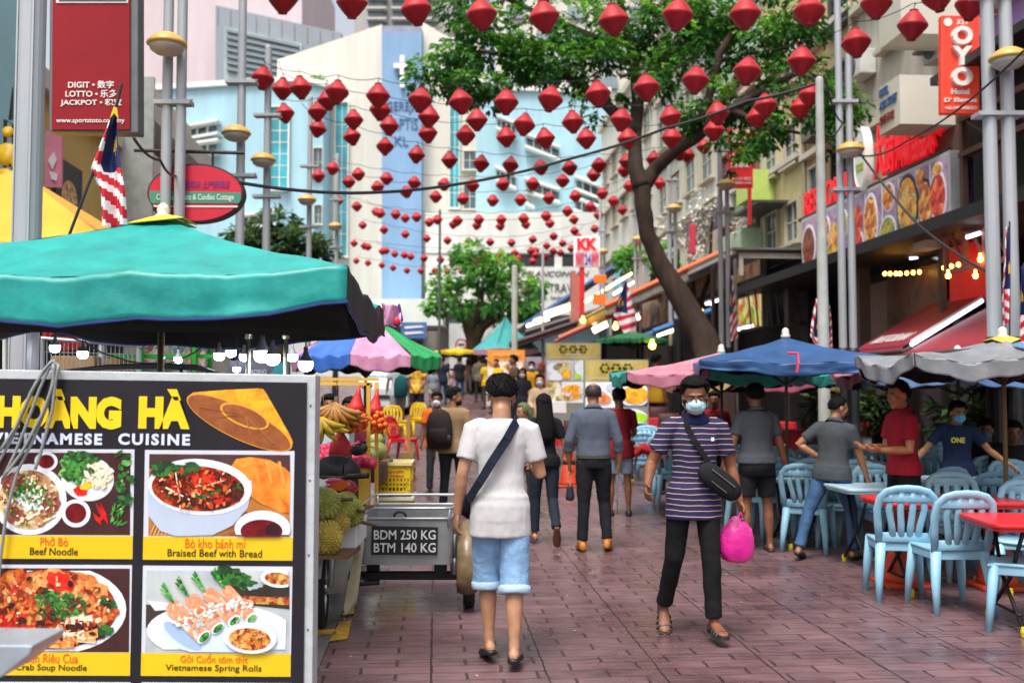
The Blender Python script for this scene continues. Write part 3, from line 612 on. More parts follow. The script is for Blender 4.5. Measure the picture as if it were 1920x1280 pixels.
for px, py, r, h_, lb in ((1884, 126, .09, 10.5, 'grey twin-pole street lamp with flags, nearest on the restaurant side'), (1591, 290, .068, 8.6, 'grey twin-pole street lamp in front of the food banner'), (1360, 352, .066, 7.6, 'grey street lamp carrying a flag beside the leaning tree'), (1263, 395, .062, 8.3, 'distant street lamp just right of the leaning tree trunk'), (1197, 452, .062, 8.0, 'distant street lamp just left of the leaning tree trunk'), (1130, 474, .062, 8.6, 'farthest street lamp behind the double K sign')):
    t = tcol(sr, px); lamp_post(sr, t, P(px, py, S(sr, t).y).z, h_, r, lb)
def post(name, px, d, top, r0, r1, mat, label, cat='post'):
    b = W(px, d); p = MB(); p.tube([(0, 0, 0), (0, 0, top - b.z)], [r0, r1], 14); p.lathe([(r1, 0), (r1 * .8, .04), (0.01, .06)], 14, c=(0, 0, top - b.z)); o = p.obj(name, mat, loc=None); o.location = b
    return T(o, label, cat)
post('concrete_post', 1544, 15.5, P(1544, 150, 15.5).z, .1, .06, CONC, 'pale round concrete utility post in front of the food banner')
post('concrete_post', 965, 36, P(965, 500, 36).z, .12, .1, CONC, 'thin pale post standing beside the pointed teal tent')
post('steel_post', 1018, 40, P(1018, 470, 40).z, .06, .05, POLE, 'thin dark grey post before the travel agency sign')
post('steel_post', 824, 42, P(824, 395, 42).z, .06, .05, M('#4a5052', .5, .2), 'slim dark post with small lamp before the far tree')
# thick lamp post at the left edge, carrying the lottery sign
b = S(-3.05, 7.8); lp = E('lamp_column', b, 0, 'thick grey fluted steel column at the left edge beside the red lottery sign', 'lamp post')
p = MB(); p.tube([(0, 0, 0), (0, 0, 9)], [.105, .092], 20); p.obj('shaft', POLE, lp)
p = MB(); p.box((-.075, -.075, 4.5), (.012, .012, 9)); p.box((.05, -.092, 4.5), (.014, .012, 9)); p.obj('rib', POLE, lp)
# ---------------------------------------------------------------- lottery sign box
sd = 9.0; sg = E('lottery_sign', P(178, 248, sd), 0, 'tall red lottery sign box in grey frame beside the thick lamp column', 'sign'); so = Vector(sg.location)
def on(px, py, d=None, lift=0.0): return P(px, py, (d or sd)) + Vector((0, -lift, 0)) 
q = MB(); front(q, [(93, -60), (259, -60), (259, 250), (91, 247)], sd, .16); part(q, 'housing', M('#6b6d70', .45, .15, 3, metal=.3), sg, bevel=.012)
q = MB(); front(q, [(99, -30), (243, -30), (243, 243), (97, 243)], sd - .02, .019); part(q, 'red_face', M('#8f1a24', .6, .12, 2, spec=.2), sg)
q = MB(); front(q, [(105, -30), (240, -30), (240, 6), (105, 6)], sd - .027, .006); part(q, 'white_border', M('#d8d2cf', .5, .1), sg)
q = MB(); front(q, [(110, -30), (236, -30), (236, 1), (110, 1)], sd - .034, .006); part(q, 'dark_panel', M('#2a1e22', .5, .1), sg)
SW = M('#e3dcd6', .5, .06)
def stext(body, px, py, hpx, wpx, d, mat, root, ex=.006, bold=0.0, rot=0.0, shear=0.0, **k):
    m = Matrix.Translation(-Vector(root.location)) @ fmat('F', P(px, py, d)) @ Matrix.Rotation(rot, 4, 'Z')
    return text(body, h=hpx * d / F if hpx else None, w=wpx * d / F if wpx else None, mat=mat, parent=root, at=m, ex=ex, bold=bold, shear=shear, **k)
stext('DIGIT • 数字', 171, 159, 15, 87, sd - .021, SW, sg, bold=.018)
stext('LOTTO • 乐多', 171, 176, 15, 97, sd - .021, SW, sg, bold=.018)
stext('JACKPOT • 积宝', 171, 193, 15, 116, sd - .021, SW, sg, bold=.018)
stext('www.sportstoto.com.my', 170, 228, 10, 130, sd - .021, SW, sg, bold=.012)
# ---------------------------------------------------------------- oval shop sign on its bracket
od = 11.9; ov = E('oval_sign', P(366, 362, od), 0, 'red oval sweet shop sign with green band hanging from a black bracket', 'sign')
def ellp(cx, cy, rx, ry, n=48): return [(cx + rx * math.cos(2 * math.pi * k / n), cy + ry * math.sin(2 * math.pi * k / n)) for k in range(n)]
part(front(MB(), ellp(366, 362, 90, 55), od, .16), 'rim', M('#2a2023', .5, .15), ov)
part(front(MB(), ellp(366, 362, 87, 52), od - .012, .011), 'red_face', M('#c92f44', .6, .12, 2, spec=.25), ov)
part(front(MB(), [(281, 358), (451, 361), (452, 373), (448, 381), (284, 381), (280, 372)], od - .02, .007), 'green_band', M('#3f8d72', .45, .12, 2), ov)
part(front(MB(), [(287, 385), (446, 386), (445, 389), (289, 388)], od - .02, .007), 'white_line', M('#e8dcdc', .5, .05), ov)
stext("Candy's Tid-bits & Candies Cottage", 366, 371, 15, 146, od - .021, M('#d9e6dc', .5, .05), ov, bold=.006)
stext('紫阿米 土产糖果店', 388, 346, 15, 88, od - .013, M('#8c2f78', .5, .05), ov, bold=.012, shear=.2)
hs_ = MB(); front(hs_, [(326, 344), (332, 334), (342, 340), (340, 352), (336, 350), (334, 358), (330, 352)], od - .02, .007); part(hs_, 'logo', M('#e0b04a', .5, .1), ov)
p = MB(); p.tube([P(252, 282, od + .1), P(458, 287, od + .1)], .022, 8); p.tube([P(335, 284, od + .1), P(335, 312, od + .1)], .014, 6); p.tube([P(399, 286, od + .1), P(399, 311, od + .1)], .014, 6); part(p, 'hanger', DARK, ov)

# ================================================================= lanterns on their strings
ROWS = [
 [(530, -4, 58), (660, 5, 58), (780, 18, 59), (903, 28, 58), (1020, 32, 58), (1150, 38, 58), (1271, 28, 59), (1397, 26, 60), (1517, 22, 59), (1643, 7, 57), (1758, -6, 56)],
 [(493, 147, 43), (564, 165, 40), (632, 173, 44), (709, 180, 45), (788, 188, 46), (864, 191, 46), (949, 192, 46), (1032, 186, 47), (1121, 177, 48), (1212, 165, 51), (1304, 151, 52), (1401, 134, 53), (1503, 115, 53), (1605, 81, 54), (1711, 48, 54), (1820, 10, 55)],
 [(530, 167, 40), (615, 187, 38), (713, 206, 41), (804, 219, 41), (894, 225, 41), (983, 234, 41), (1074, 229, 41), (1165, 225, 42), (1257, 220, 41), (1345, 213, 43), (1435, 198, 43), (1519, 179, 43)],
 [(534, 213, 36), (595, 210, 35), (663, 225, 36), (730, 236, 36), (802, 250, 36), (873, 254, 36), (949, 257, 37), (1022, 260, 38), (1099, 260, 37), (1177, 260, 39), (1259, 258, 39), (1339, 244, 40), (1419, 220, 40), (1500, 203, 38)],
 [(596, 241, 33), (660, 256, 34), (722, 275, 33), (781, 290, 32), (843, 300, 31), (902, 307, 31), (957, 310, 31), (1014, 314, 30), (1068, 315, 29), (1123, 310, 29), (1175, 303, 30), (1226, 299, 31), (1274, 288, 29), (1289, 291, 28), (1320, 275, 28)],
 [(624, 316, 26), (672, 327, 25), (725, 335, 25), (777, 343, 26), (833, 346, 25), (886, 348, 25), (943, 346, 26), (999, 345, 27), (1055, 339, 26), (1113, 328, 27), (1171, 320, 27), (1229, 312, 26)],
 [(597, 330, 26), (654, 341, 25), (708, 351, 25), (762, 360, 24), (817, 369, 23), (868, 373, 24), (924, 376, 23), (976, 375, 24), (1029, 372, 24), (1079, 368, 24), (1129, 363, 23), (1180, 349, 23), (1237, 344, 22)],
 [(635, 375, 20), (669, 387, 20), (713, 400, 20), (742, 402, 20), (781, 407, 19), (820, 412, 19), (858, 414, 20), (898, 412, 20), (940, 412, 20), (982, 410, 21), (1024, 405, 20), (1064, 396, 21), (1107, 388, 21), (1150, 377, 22)],
 [(705, 397, 18), (760, 409, 18), (805, 417, 18), (850, 421, 17), (894, 423, 17), (938, 424, 18), (986, 421, 18), (1031, 419, 18), (1076, 412, 18), (1122, 403, 19), (1167, 394, 19)],
 [(680, 422, 16), (720, 431, 17), (760, 439, 17), (800, 447, 16), (839, 451, 15.5), (879, 453, 15.5), (919, 454, 15.5), (959, 455, 16), (999, 449, 16), (1038, 443, 16), (1077, 433, 17), (1115, 429, 17)],
 [(664, 456, 14.5), (683, 461, 14.5), (690, 463, 14.5), (1005, 470, 14), (1025, 461, 15), (1055, 456, 15), (1084, 443, 15)],
 [(717, 471, 14.5), (724, 470, 14), (740, 476, 14.5), (758, 478, 14.5), (770, 481, 15), (795, 484, 15.5), (826, 487, 16), (851, 486, 15), (864, 490, 15), (879, 485, 15), (898, 488, 15), (908, 483, 15), (932, 487, 15), (937, 478, 15), (965, 475, 16), (971, 484, 15), (995, 470, 15), (1004, 478, 15), (1037, 471, 15), (1051, 474, 15), (1071, 466, 15)],
 [(668, 489, 13), (690, 493, 13), (716, 497, 13), (737, 502, 13), (763, 507, 13), (789, 508, 13), (815, 508, 13), (838, 508, 13.5), (865, 508, 13.5), (890, 506, 14), (918, 504, 14), (943, 499, 14), (969, 495, 14.5), (999, 490, 14.5), (1023, 482, 15)],
]
RED = M('#a40c1a', .5, .35, 7, .15, 50, spec=.3, sheen=.1, stretch=(1, 1, .3))
def lantern_mesh(n, ribs=True):
    m = MB(); prof = []
    K = 18 if ribs else 10
    for i in range(K + 1):
        a = -1 + 2 * i / K
        r = .055 + .145 * (1 - abs(a) ** 1.15) ** .92
        if ribs and i % 2 and 0 < i < K: r -= .004
        prof.append((r, a * .182))
    m.lathe(prof, n)
    if ribs: m.v = [Vector((v.x * (.975 if i % n % 2 else 1), v.y * (.975 if i % n % 2 else 1), v.z)) for i, v in enumerate(m.v)]
    return m
near = lantern_mesh(44); far_ = lantern_mesh(14, False)
proto = near.obj('paper_lantern', RED, smooth=True); me_near = proto.data
pf = far_.obj('paper_lantern', RED, smooth=True); me_far = pf.data; bpy.data.objects.remove(pf)
cp = MB(); cp.lathe([(.055, .178), (.06, .195), (.045, .205), (.02, .205)], 16); cap = cp.obj('cap', M('#7d0d18', .6, .2), proto, smooth=True)
cp = MB(); cp.lathe([(.055, -.178), (.058, -.195), (.03, -.2)], 16); cp.obj('base_ring', M('#7d0d18', .6, .2), proto, smooth=True)
hk = MB(); hk.tube([(0, 0, .2), (0, 0, .25), (.012, 0, .27), (0, 0, .29), (-.01, 0, .275)], .006, 6); hook = hk.obj('hook', DARK, proto)
ORD = ['first', 'second', 'third', 'fourth', 'fifth', 'sixth', 'seventh', 'eighth', 'ninth', 'tenth', 'eleventh', 'twelfth', 'thirteenth', 'fourteenth', 'fifteenth', 'sixteenth', 'seventeenth', 'eighteenth', 'nineteenth', 'twentieth', 'twenty-first']
WIRE = M('#1f2123', .6, .1)
rnd = random.Random(4); first = True
for ri, row in enumerate(ROWS):
    row = sorted(row); n = len(row); xs = [a[0] for a in row]; ds = [775 / a[2] for a in row]
    mx_ = sum(xs) / n; md = sum(ds) / n; den = sum((x - mx_) ** 2 for x in xs); k = sum((x - mx_) * (d - md) for x, d in zip(xs, ds)) / den
    pts = []
    rn = 'nearest string' if ri == 0 else ('%s string from the camera' % ORD[ri] if ri < len(ROWS) - 1 else 'farthest string')
    for i, (x, y, s_) in enumerate(row):
        d = md + k * (x - mx_); p = P(x, y, d); sc = (s_ * .35 + 775 / d * .65) * d / F / .375
        if first: o = proto; first = False
        else:
            o = proto.copy(); COL.objects.link(o)
            if s_ > 30:
                for ch in proto.children: c2 = ch.copy(); COL.objects.link(c2); c2.parent = o
        if s_ < 30: o.data = me_far
        o.location = p; o.scale = (sc,) * 3; o.rotation_euler = (rnd.uniform(-.16, .16), rnd.uniform(-.16, .16), rnd.uniform(0, 6))
        T(o, 'red paper lantern, %s from left on the %s' % (ORD[i], rn), 'lantern', 'red lanterns strung over the street')
        pts.append(p + Vector((0, 0, .285 * sc)))
    a, b2_ = pts[0], pts[-1]; dx = (b2_ - a).normalized()
    L_ = S(-3.1, 0); tt = (sl - a.dot(SX)) / dx.dot(SX); e0 = a + dx * tt; e0.z = pts[0].z + .25
    tt = (sr - b2_.dot(SX)) / dx.dot(SX); e1 = b2_ + dx * max(0.3, tt); e1.z = pts[-1].z + .3
    if ri == 10: pts2 = [pts[0], pts[2], pts[2].lerp(pts[3], .5) + Vector((0, 0, -.3))] + pts[3:]
    else: pts2 = pts
    line = [e0] + pts2 + [e1] if e0.x < pts2[0].x else pts2 + [e1]
    fine = []
    for i in range(len(line) - 1):
        for q in range(4):
            u = q / 4; v = line[i].lerp(line[i + 1], u); v.z -= .06 * 4 * u * (1 - u); fine.append(v)
    fine.append(line[-1])
    wv = MB(); wv.tube(fine, .0045 + .00012 * md, 5)
    T(wv.obj('lantern_wire', WIRE), 'thin sagging black wire holding the %s of lanterns' % rn.replace(' from the camera', ''), 'wire', 'wires carrying the lanterns')
def cable(name, pts, r, label, sag=0.0, mat=None):
    f = []
    for i in range(len(pts) - 1):
        for q in range(10):
            u = q / 10; v = pts[i].lerp(pts[i + 1], u); v.z -= sag * 4 * u * (1 - u); f.append(v)
    f.append(pts[-1]); m = MB(); m.tube(f, r, 6)
    return T(m.obj(name, mat or WIRE), label, 'cable')
cable('power_cable', [P(446, 342, 11.9), P(660, 362, 13), P(860, 345, 14.5), P(1060, 300, 15.5), P(1250, 240, 16), P(1400, 190, 16), P(1545, 152, 15.5)], .022, 'thick black cable sagging from the oval sign to the concrete post', .03)
cable('power_cable', [P(1597, 265, 17), P(1720, 420, 15), P(1870, 520, 13)], .02, 'black cable slanting down across the food banner', .05)
cable('power_cable', [P(1920, 95, 11), P(1700, 265, 14.5), P(1600, 290, 17)], .014, 'thin black cable from the right lamp down to the twin post', .1)
cable('power_cable', [P(1548, 150, 15.5), P(1580, 230, 15.8), P(1540, 245, 15.6), P(1515, 215, 15.4)], .014, 'loose loop of black cable on the concrete post', .15)
cable('power_cable', [P(250, 258, 9), P(300, 300, 10), P(330, 330, 11.8)], .014, 'black cable drooping under the lottery sign', .05)
# ================================================================= flags
def flag(name, label, le, re_, d, pole=None, seed=1, fold=.05, right=True):
    """a Malaysian flag hanging limp between two drooping edges given as photo points at depth d; the canton sits at the hoist"""
    b = P(*le[-1], d); e = E(name, b, 0, label, 'flag'); o = Vector(b); ph = random.Random(seed).uniform(0, 6)
    if pole: part(MB().tube(pole, .011, 8), 'staff', M('#2a2a2c', .4, .1), e)
    def al(q, v): t_ = v * (len(q) - 1); i = min(int(t_), len(q) - 2); f = t_ - i; return q[i][0] * (1 - f) + q[i + 1][0] * f, q[i][1] * (1 - f) + q[i + 1][1] * f
    def pt(u, v):
        (x0, y0), (x1, y1) = al(le, v), al(re_, v); k = fold * min(1, v * 3)
        return P(x0 + (x1 - x0) * u, y0 + (y1 - y0) * u, d) + Vector((0, math.sin(u * 9 + ph + v * 2) * k, 0)) - o
    m = MB(); NU, NV = 28, 44; m.sheet(lambda v, u: pt(u, v), NV, NU); k = 0
    for j in range(NV):
        for i in range(NU):
            u, v = (i + .5) / NU, (j + .5) / NV; h = 1 - u if right else u
            if h < .66 - .12 * v and v < .56:
                q = ((h - .2) / .12) ** 2 + ((v - .36) / .1) ** 2; q2 = ((h - .24) / .1) ** 2 + ((v - .36) / .08) ** 2; q3 = ((h - .34) / .07) ** 2 + ((v - .36) / .06) ** 2
                mi = 3 if (q < 1 and q2 > 1) or q3 < 1 else 2
            else: mi = int((v * 12 + (1 - h) * -2.6 + 20) % 2)
            m.m[k] = mi; k += 1
    m.obj('cloth', [M('#c5142c', .6, .1), M('#e4e0e0', .6, .06), M('#141c52', .6, .1), M('#e0b62a', .6, .1)], e, smooth=True)
    return e
flag('hanging_flag', 'limp striped flag with blue canton on slanting staff above the turquoise parasol', [(213, 200), (195, 245), (166, 315), (188, 360), (193, 426)], [(217, 198), (224, 240), (229, 300), (238, 360), (240, 422)], 7.0, pole=[P(128, 445, 7.0), P(212, 225, 7.0), P(228, 158, 7.0)], seed=3)
m_ = bpy.data.objects['hanging_flag']; part(front(MB(), [(206, 222), (213, 200), (219, 202), (222, 224), (214, 212)], 6.95, .01), 'yellow_tip', M('#d8b01c', .6, .1), m_)
dd = S(sr, tcol(sr, 1884)).y - .35
flag('hanging_flag', 'limp striped flag on the nearest right-hand lamp post', [(1886, 425), (1881, 500), (1878, 560), (1882, 612)], [(1894, 425), (1894, 500), (1894, 560), (1892, 600)], dd, pole=[P(1893, 690, dd), P(1893, 415, dd)], seed=5)
flag('hanging_flag', 'striped flag edge behind the nearest right-hand lamp post', [(1914, 500), (1912, 580), (1914, 650)], [(1924, 490), (1934, 580), (1936, 660)], dd, seed=6, right=False)
dd = S(sr, tcol(sr, 1360)).y - .3
flag('hanging_flag', 'limp striped flag on the lamp post beside the leaning tree', [(1368, 518), (1368, 580), (1370, 640)], [(1373, 518), (1380, 580), (1384, 632)], dd, seed=8, right=False)
flag('hanging_flag', 'small striped flag half hidden by the concrete post', [(1530, 560), (1520, 610), (1518, 630), (1532, 655)], [(1540, 560), (1540, 610), (1540, 650), (1540, 660)], 16.5, seed=9)
flag('hanging_flag', 'striped flag right of the concrete post above the blue parasol', [(1553, 565), (1553, 620), (1554, 650)], [(1556, 575), (1559, 620), (1561, 660)], 16.4, seed=12, right=False)
flag('hanging_flag', 'striped flag hanging in front of the distant orange awning', [(1172, 526), (1158, 565), (1150, 590), (1168, 622)], [(1178, 532), (1186, 570), (1196, 600), (1184, 645)], 31, seed=10, right=False)
pn = E('pink_banner', P(100, 352, 15), 0, 'faded pink vertical banner with white strokes under the lottery sign', 'banner'); part(front(MB(), [(85, 246), (116, 246), (115, 352), (84, 350)], 15, .05), 'cloth', M('#d87f92', .6, .15, 2), pn)
part(front(front(MB(), [(90, 300), (100, 285), (106, 300), (98, 318)], 14.97, .02), [(92, 320), (108, 326), (106, 340), (96, 336)], 14.97, .02), 'white_strokes', M('#e4d0d2', .6, .1), pn)
ys = E('yellow_sign', P(22, 340, 12), 0, 'black wire frame with round yellow ornaments at the left edge', 'sign'); yo_ = Vector(ys.location)
for px, py, r in ((16, 248, 11), (36, 252, 9), (14, 290, 22), (34, 305, 14), (10, 335, 20)):
    m = MB(); m.lathe([(r * 12 / F, 0), (r * 12 / F, .02), (r * 9 / F, .05), (0, .055)], 18, mat=fmat('F', (0, 0, 0)).to_3x3(), c=P(px, py, 12) - yo_); m.obj('ornament', M('#d8ac14', .4, .2, 4), ys, smooth=True)
m = MB(); m.tube([P(8, 440, 12) - yo_, P(10, 225, 12) - yo_, P(26, 235, 12) - yo_, P(24, 440, 12) - yo_], .02, 6); m.tube([P(2, 300, 12) - yo_, P(40, 320, 12) - yo_, P(6, 350, 12) - yo_], .03, 6); m.tube([P(22, 225, 12) - yo_, P(24, 165, 12) - yo_, P(18, 225, 12) - yo_], .015, 6); m.obj('frame', DARK, ys)
# ================================================================= right-hand restaurants
def slope_awning(name, label, s_top, z_top, s_bot, z_bot, t0, t1, top, under, val=.25, valm=None, g=None, sag=.0, parts=True):
    """a sloping canopy between the wall line and the street, t0..t1 along the street"""
    e = E(name, S(s_bot, (t0 + t1) / 2, 0), 0, label, 'awning'); o = Vector(e.location)
    def f(u, v):
        s_ = s_top + (s_bot - s_top) * u; p = S(s_, t0 + (t1 - t0) * v); p.z = z_top + (z_bot - z_top) * u - sag * math.sin(math.pi * v * 3) ** 2 * (.2 + u) ; return p - o
    m = MB(); m.sheet(f, 8, 18); m.obj('canopy', [top], e, smooth=True, solid=.03)
    m = MB(); m.sheet(lambda u, v: f(u, v) - Vector((0, 0, .05)), 8, 18); m.obj('lining', [under], e, smooth=True)
    if val:
        m = MB(); m.sheet(lambda u, v: f(1, v) - Vector((0, 0, u * val * (1 - .25 * abs(math.sin(v * 40))))), 2, 60); m.obj('valance', [valm or top], e, smooth=True, solid=.01)
    b = MB()
    for v in (0, .33, .66, 1): b.tube([f(0, v) - Vector((0, 0, .09)), f(1, v) - Vector((0, 0, .09))], .025, 6)
    b.tube([f(1, 0) - Vector((0, 0, .07)), f(1, 1) - Vector((0, 0, .07))], .03, 6)
    b.obj('frame', M('#4b4d50', .5, .2), e)
    return e
TUBEL = M('#ffe2ae', .4, 0, emit=4.0); TUBEW = M('#dfe9ff', .4, 0, emit=3.5); WARM = M('#ffb347', .4, 0, emit=9.0)
def tube_light(a, b, r, label, mat=None, group=None):
    c = (a + b) / 2; e = E('tube_light', c, 0, label, 'light', group)
    m = MB(); m.tube([a - c, b - c], r, 8); m.obj('tube', mat or TUBEL, e)
    m = MB(); m.tube([a - c + Vector((0, 0, r * 1.6)), b - c + Vector((0, 0, r * 1.6))], r * .8, 6); m.obj('batten', M('#d8d8d4', .5, .05), e)
    return e
# the long food banner with its red letters
bt0, bt1 = 27.35, 19.5
bt0 = tcol(9.8, 1508); bt1 = tcol(9.8, 1786)
zb0, zb1 = P(1508, 516, S(9.8, bt0).y).z, P(1508, 416, S(9.8, bt0).y).z
bw, bh = bt0 - bt1, zb1 - zb0
bc = S(9.8, (bt0 + bt1) / 2, (zb0 + zb1) / 2)
fb_ = E('food_banner', bc, 0, 'long lit banner of food photographs under red letters on the restaurant front', 'banner'); FBM = face_mat((0, 0, 0), -SY, (0, 0, 1))
m = MB(); m.box((0, 0, -.1), (bw + .12, bh + .12, .2)); q = m.obj('box_frame', M('#c9c9c9', .4, .08, metal=.2), fb_, bevel=.01); q.matrix_local = FBM
m = MB(); m.box((0, 0, .006), (bw - .04, bh - .05, .011)); q = m.obj('print', food('purple_cloth', ['#5c4058', '#8a6a86', '#b79cb4', '#7a5a78'], 2.2, .4, 'n', .12), fb_); q.matrix_local = FBM
CUR = [food('curry', ['#7c3714', '#c5671c', '#e49a3a', '#efc06a'], 7, .4, 'voronoi', .15), food('noodles', ['#8a4a10', '#d88a22', '#f0bf55', '#c9701c', '#f3dd9a', '#5a8a2c'], 5, .4, 'voronoi', .15), food('chilli', ['#7a1410', '#c22a18', '#de5a2a', '#e98a4a'], 6, .4, 'voronoi', .15),
       food('greens', ['#2f5a1c', '#7d9a35', '#c9b24a', '#a9672a'], 9, .4, 'voronoi', .15), food('brown_meat', ['#2f1610', '#6d2f1c', '#a5542c', '#7c3a20'], 7, .4, 'voronoi', .15)]
PLATE = M('#d8dcea', .4, .06, 3, emit=.12); DARKPL = M('#2a2630', .4, .1)
def dish(x, y, rx, ry, mi, plate=True):
    if plate:
        m = MB(); m.lathe([(1, 0), (1, .01), (.86, .012)], 30); m.v = [Vector((v.x * rx * 1.16, v.y * ry * 1.16, v.z + .012)) for v in m.v]; q = m.obj('printed_plate', PLATE if plate == 1 else DARKPL, fb_); q.matrix_local = FBM @ Matrix.Translation((x, y, 0))
    m = MB(); m.lathe([(1, 0), (1, .008), (.9, .01)], 30); rn = random.Random(int(x * 100)); m.v = [Vector((v.x * rx, v.y * ry, v.z + .025)) for v in m.v]; q = m.obj('printed_food', CUR[mi], fb_); q.matrix_local = FBM @ Matrix.Translation((x, y, 0))
def bx(px): return bw / 2 - (tcol(9.8, px) - bt1)      # column of the photo to banner x
for px, yy, rx, ry, mi, pl in ((1521, -.02, .42, .5, 4, 1), (1553, .25, .25, .3, 0, 1), (1569, -.12, .3, .45, 1, 0), (1561, -.42, .22, .2, 3, 1), (1613, .12, .3, .36, 2, 0), (1613, -.38, .3, .26, 2, 1), (1639, -.02, .32, .58, 0, 1), (1673, .38, .26, .28, 0, 1), (1671, -.36, .34, .3, 3, 1),
                               (1709, .0, .42, .6, 1, 2), (1735, .48, .16, .2, 0, 0), (1743, -.1, .26, .46, 0, 2), (1767, .5, .17, .12, 1, 1), (1767, -.03, .3, .44, 2, 1), (1588, .2, .2, .3, 3, 1)):
    dish(bx(px), yy, rx, ry, mi, pl)
for px in (1541, 1577, 1629, 1661, 1693, 1727, 1753):
    m = MB(); m.box((bx(px), 0, .016), (.035, bh - .08, .008)); q = m.obj('print_border', PLATE, fb_); q.matrix_local = FBM
REDL = M('#d3121e', .35, .1, 3, emit=.35)
def bl_(body, x0p, x1p, yc, h, ex=.07, bold=.008):
    a, b = bx(x0p), bx(x1p)
    return text(body, h=h, w=abs(b - a), mat=REDL, parent=fb_, at=FBM @ Matrix.Translation(((a + b) / 2, yc, -.12)), ex=ex, bold=bold)
bl_('RESTORAN', 1508, 1606, bh / 2 + .44, .66); bl_('大厨师', 1640, 1700, bh / 2 + .8, 1.2); bl_('新甜品冰室', 1698, 1772, bh / 2 + .6, .82)
m = MB(); m.tube([(bx(1500), bh / 2 + .09, -.05), (bx(1786), bh / 2 + .09, -.05)], .05, 6); q = m.obj('rail', DARK, fb_); q.matrix_local = FBM
lg = MB(); lg.lathe([(.95, 0), (1, .02), (1, .2), (.95, .22), (.9, .22), (.88, .2)], 32); lg.v = [Vector((v.x * .33, v.y * .74, v.z - .1)) for v in lg.v]
lo = lg.obj('round_logo', M('#dfe3da', .4, .05, emit=.1), fb_, smooth=False); lo.matrix_local = FBM @ Matrix.Translation((bx(1627), bh / 2 + .78, 0)); text('好', w=.3, h=.3, mat=M('#a8b83a', .5, .05), parent=lo, at=Matrix.Translation((0, .25, .105)), ex=.01, bold=.02); text('GOODS', w=.4, h=.2, mat=M('#a8b83a', .5, .05), parent=lo, at=Matrix.Translation((0, -.2, .105)), ex=.01, bold=.02)
# the restaurant's dark two-storey open front
rs = E('restaurant', S(9.9, 20, 0), 0, 'dark restaurant front with brown steel trusses beneath and beside the food banner', 'restaurant'); ro = Vector(rs.location)
def rp(name, mat, boxes, **k):
    m = MB()
    for b_ in boxes: sbox(m, *b_)
    m.v = [v - ro for v in m.v]; return m.obj(name, mat, rs, **k)
BRN = M('#5a3e34', .6, .25, 3)
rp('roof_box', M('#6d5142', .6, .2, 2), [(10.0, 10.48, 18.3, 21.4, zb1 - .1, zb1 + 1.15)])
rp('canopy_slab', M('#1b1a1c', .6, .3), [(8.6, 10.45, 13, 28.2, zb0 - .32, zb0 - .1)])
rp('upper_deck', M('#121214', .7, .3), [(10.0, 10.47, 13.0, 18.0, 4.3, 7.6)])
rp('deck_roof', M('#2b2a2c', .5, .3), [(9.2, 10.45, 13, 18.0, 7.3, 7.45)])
rp('truss', BRN, [(9.6, 9.75, 13, 17.8, 6.55, 6.66), (9.6, 9.75, 13, 17.8, 5.9, 6.0)] + [(9.62, 9.72, 13.2 + i * 1.12, 13.3 + i * 1.12, 4.4, 7.3) for i in range(5)])
m = MB()
for i in range(4):
    a = 13.3 + i * 1.12; m.tube([S(9.67, a, 5.95), S(9.67, a + 1.0, 6.6)], .035, 6)
m.v = [v - ro for v in m.v]; m.obj('brace', BRN, rs)
for b_ in ((9.5, 9.8, 26.6, 26.9, .3, zb0 - .3), (9.5, 9.75, 22.0, 22.3, .2, zb0 - .3), (9.6, 9.7, 18.5, 18.62, .1, zb0 - .3)): rp('column', M('#4c4440', .6, .2), [b_])
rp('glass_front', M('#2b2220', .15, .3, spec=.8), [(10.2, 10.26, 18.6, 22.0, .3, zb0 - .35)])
rp('wall_mural', food('mural', ['#2c211d', '#4a332a', '#6a4a30', '#3c2a24', '#b9a08a'], .9, .5, 'n'), [(10.1, 10.18, 19.4, 21.9, 2.5, 4.2)])
rp('wall_panel', M('#8f7a6c', .7, .2), [(10.08, 10.18, 21.9, 22.9, 1.2, 4.1)])
rp('red_panel', M('#b41c1c', .6, .2, emit=.25), [(10.02, 10.08, 17.6, 19.0, 3.3, 4.5)])
rp('balcony_rail', M('#a8665c', .6, .15), [(9.2, 9.28, 15.6, 17.6, 4.55, 4.64), (9.2, 9.28, 15.6, 17.6, 3.72, 3.8)] + [(9.2, 9.28, 15.6 + k * .66, 15.68 + k * .66, 3.8, 4.55) for k in range(4)])
m = MB()
for k in range(3): m.tube([S(9.24, 15.66 + k * .66, 3.8), S(9.24, 16.2 + k * .66, 4.55)], .03, 6); 
m.v = [v - ro for v in m.v]; m.obj('rail_brace', M('#a8665c', .6, .15), rs)
rp('floor_lamp_box', M('#c6c3b4', .5, .1), [(9.0, 9.3, 17.9, 18.4, 4.25, 4.45)])
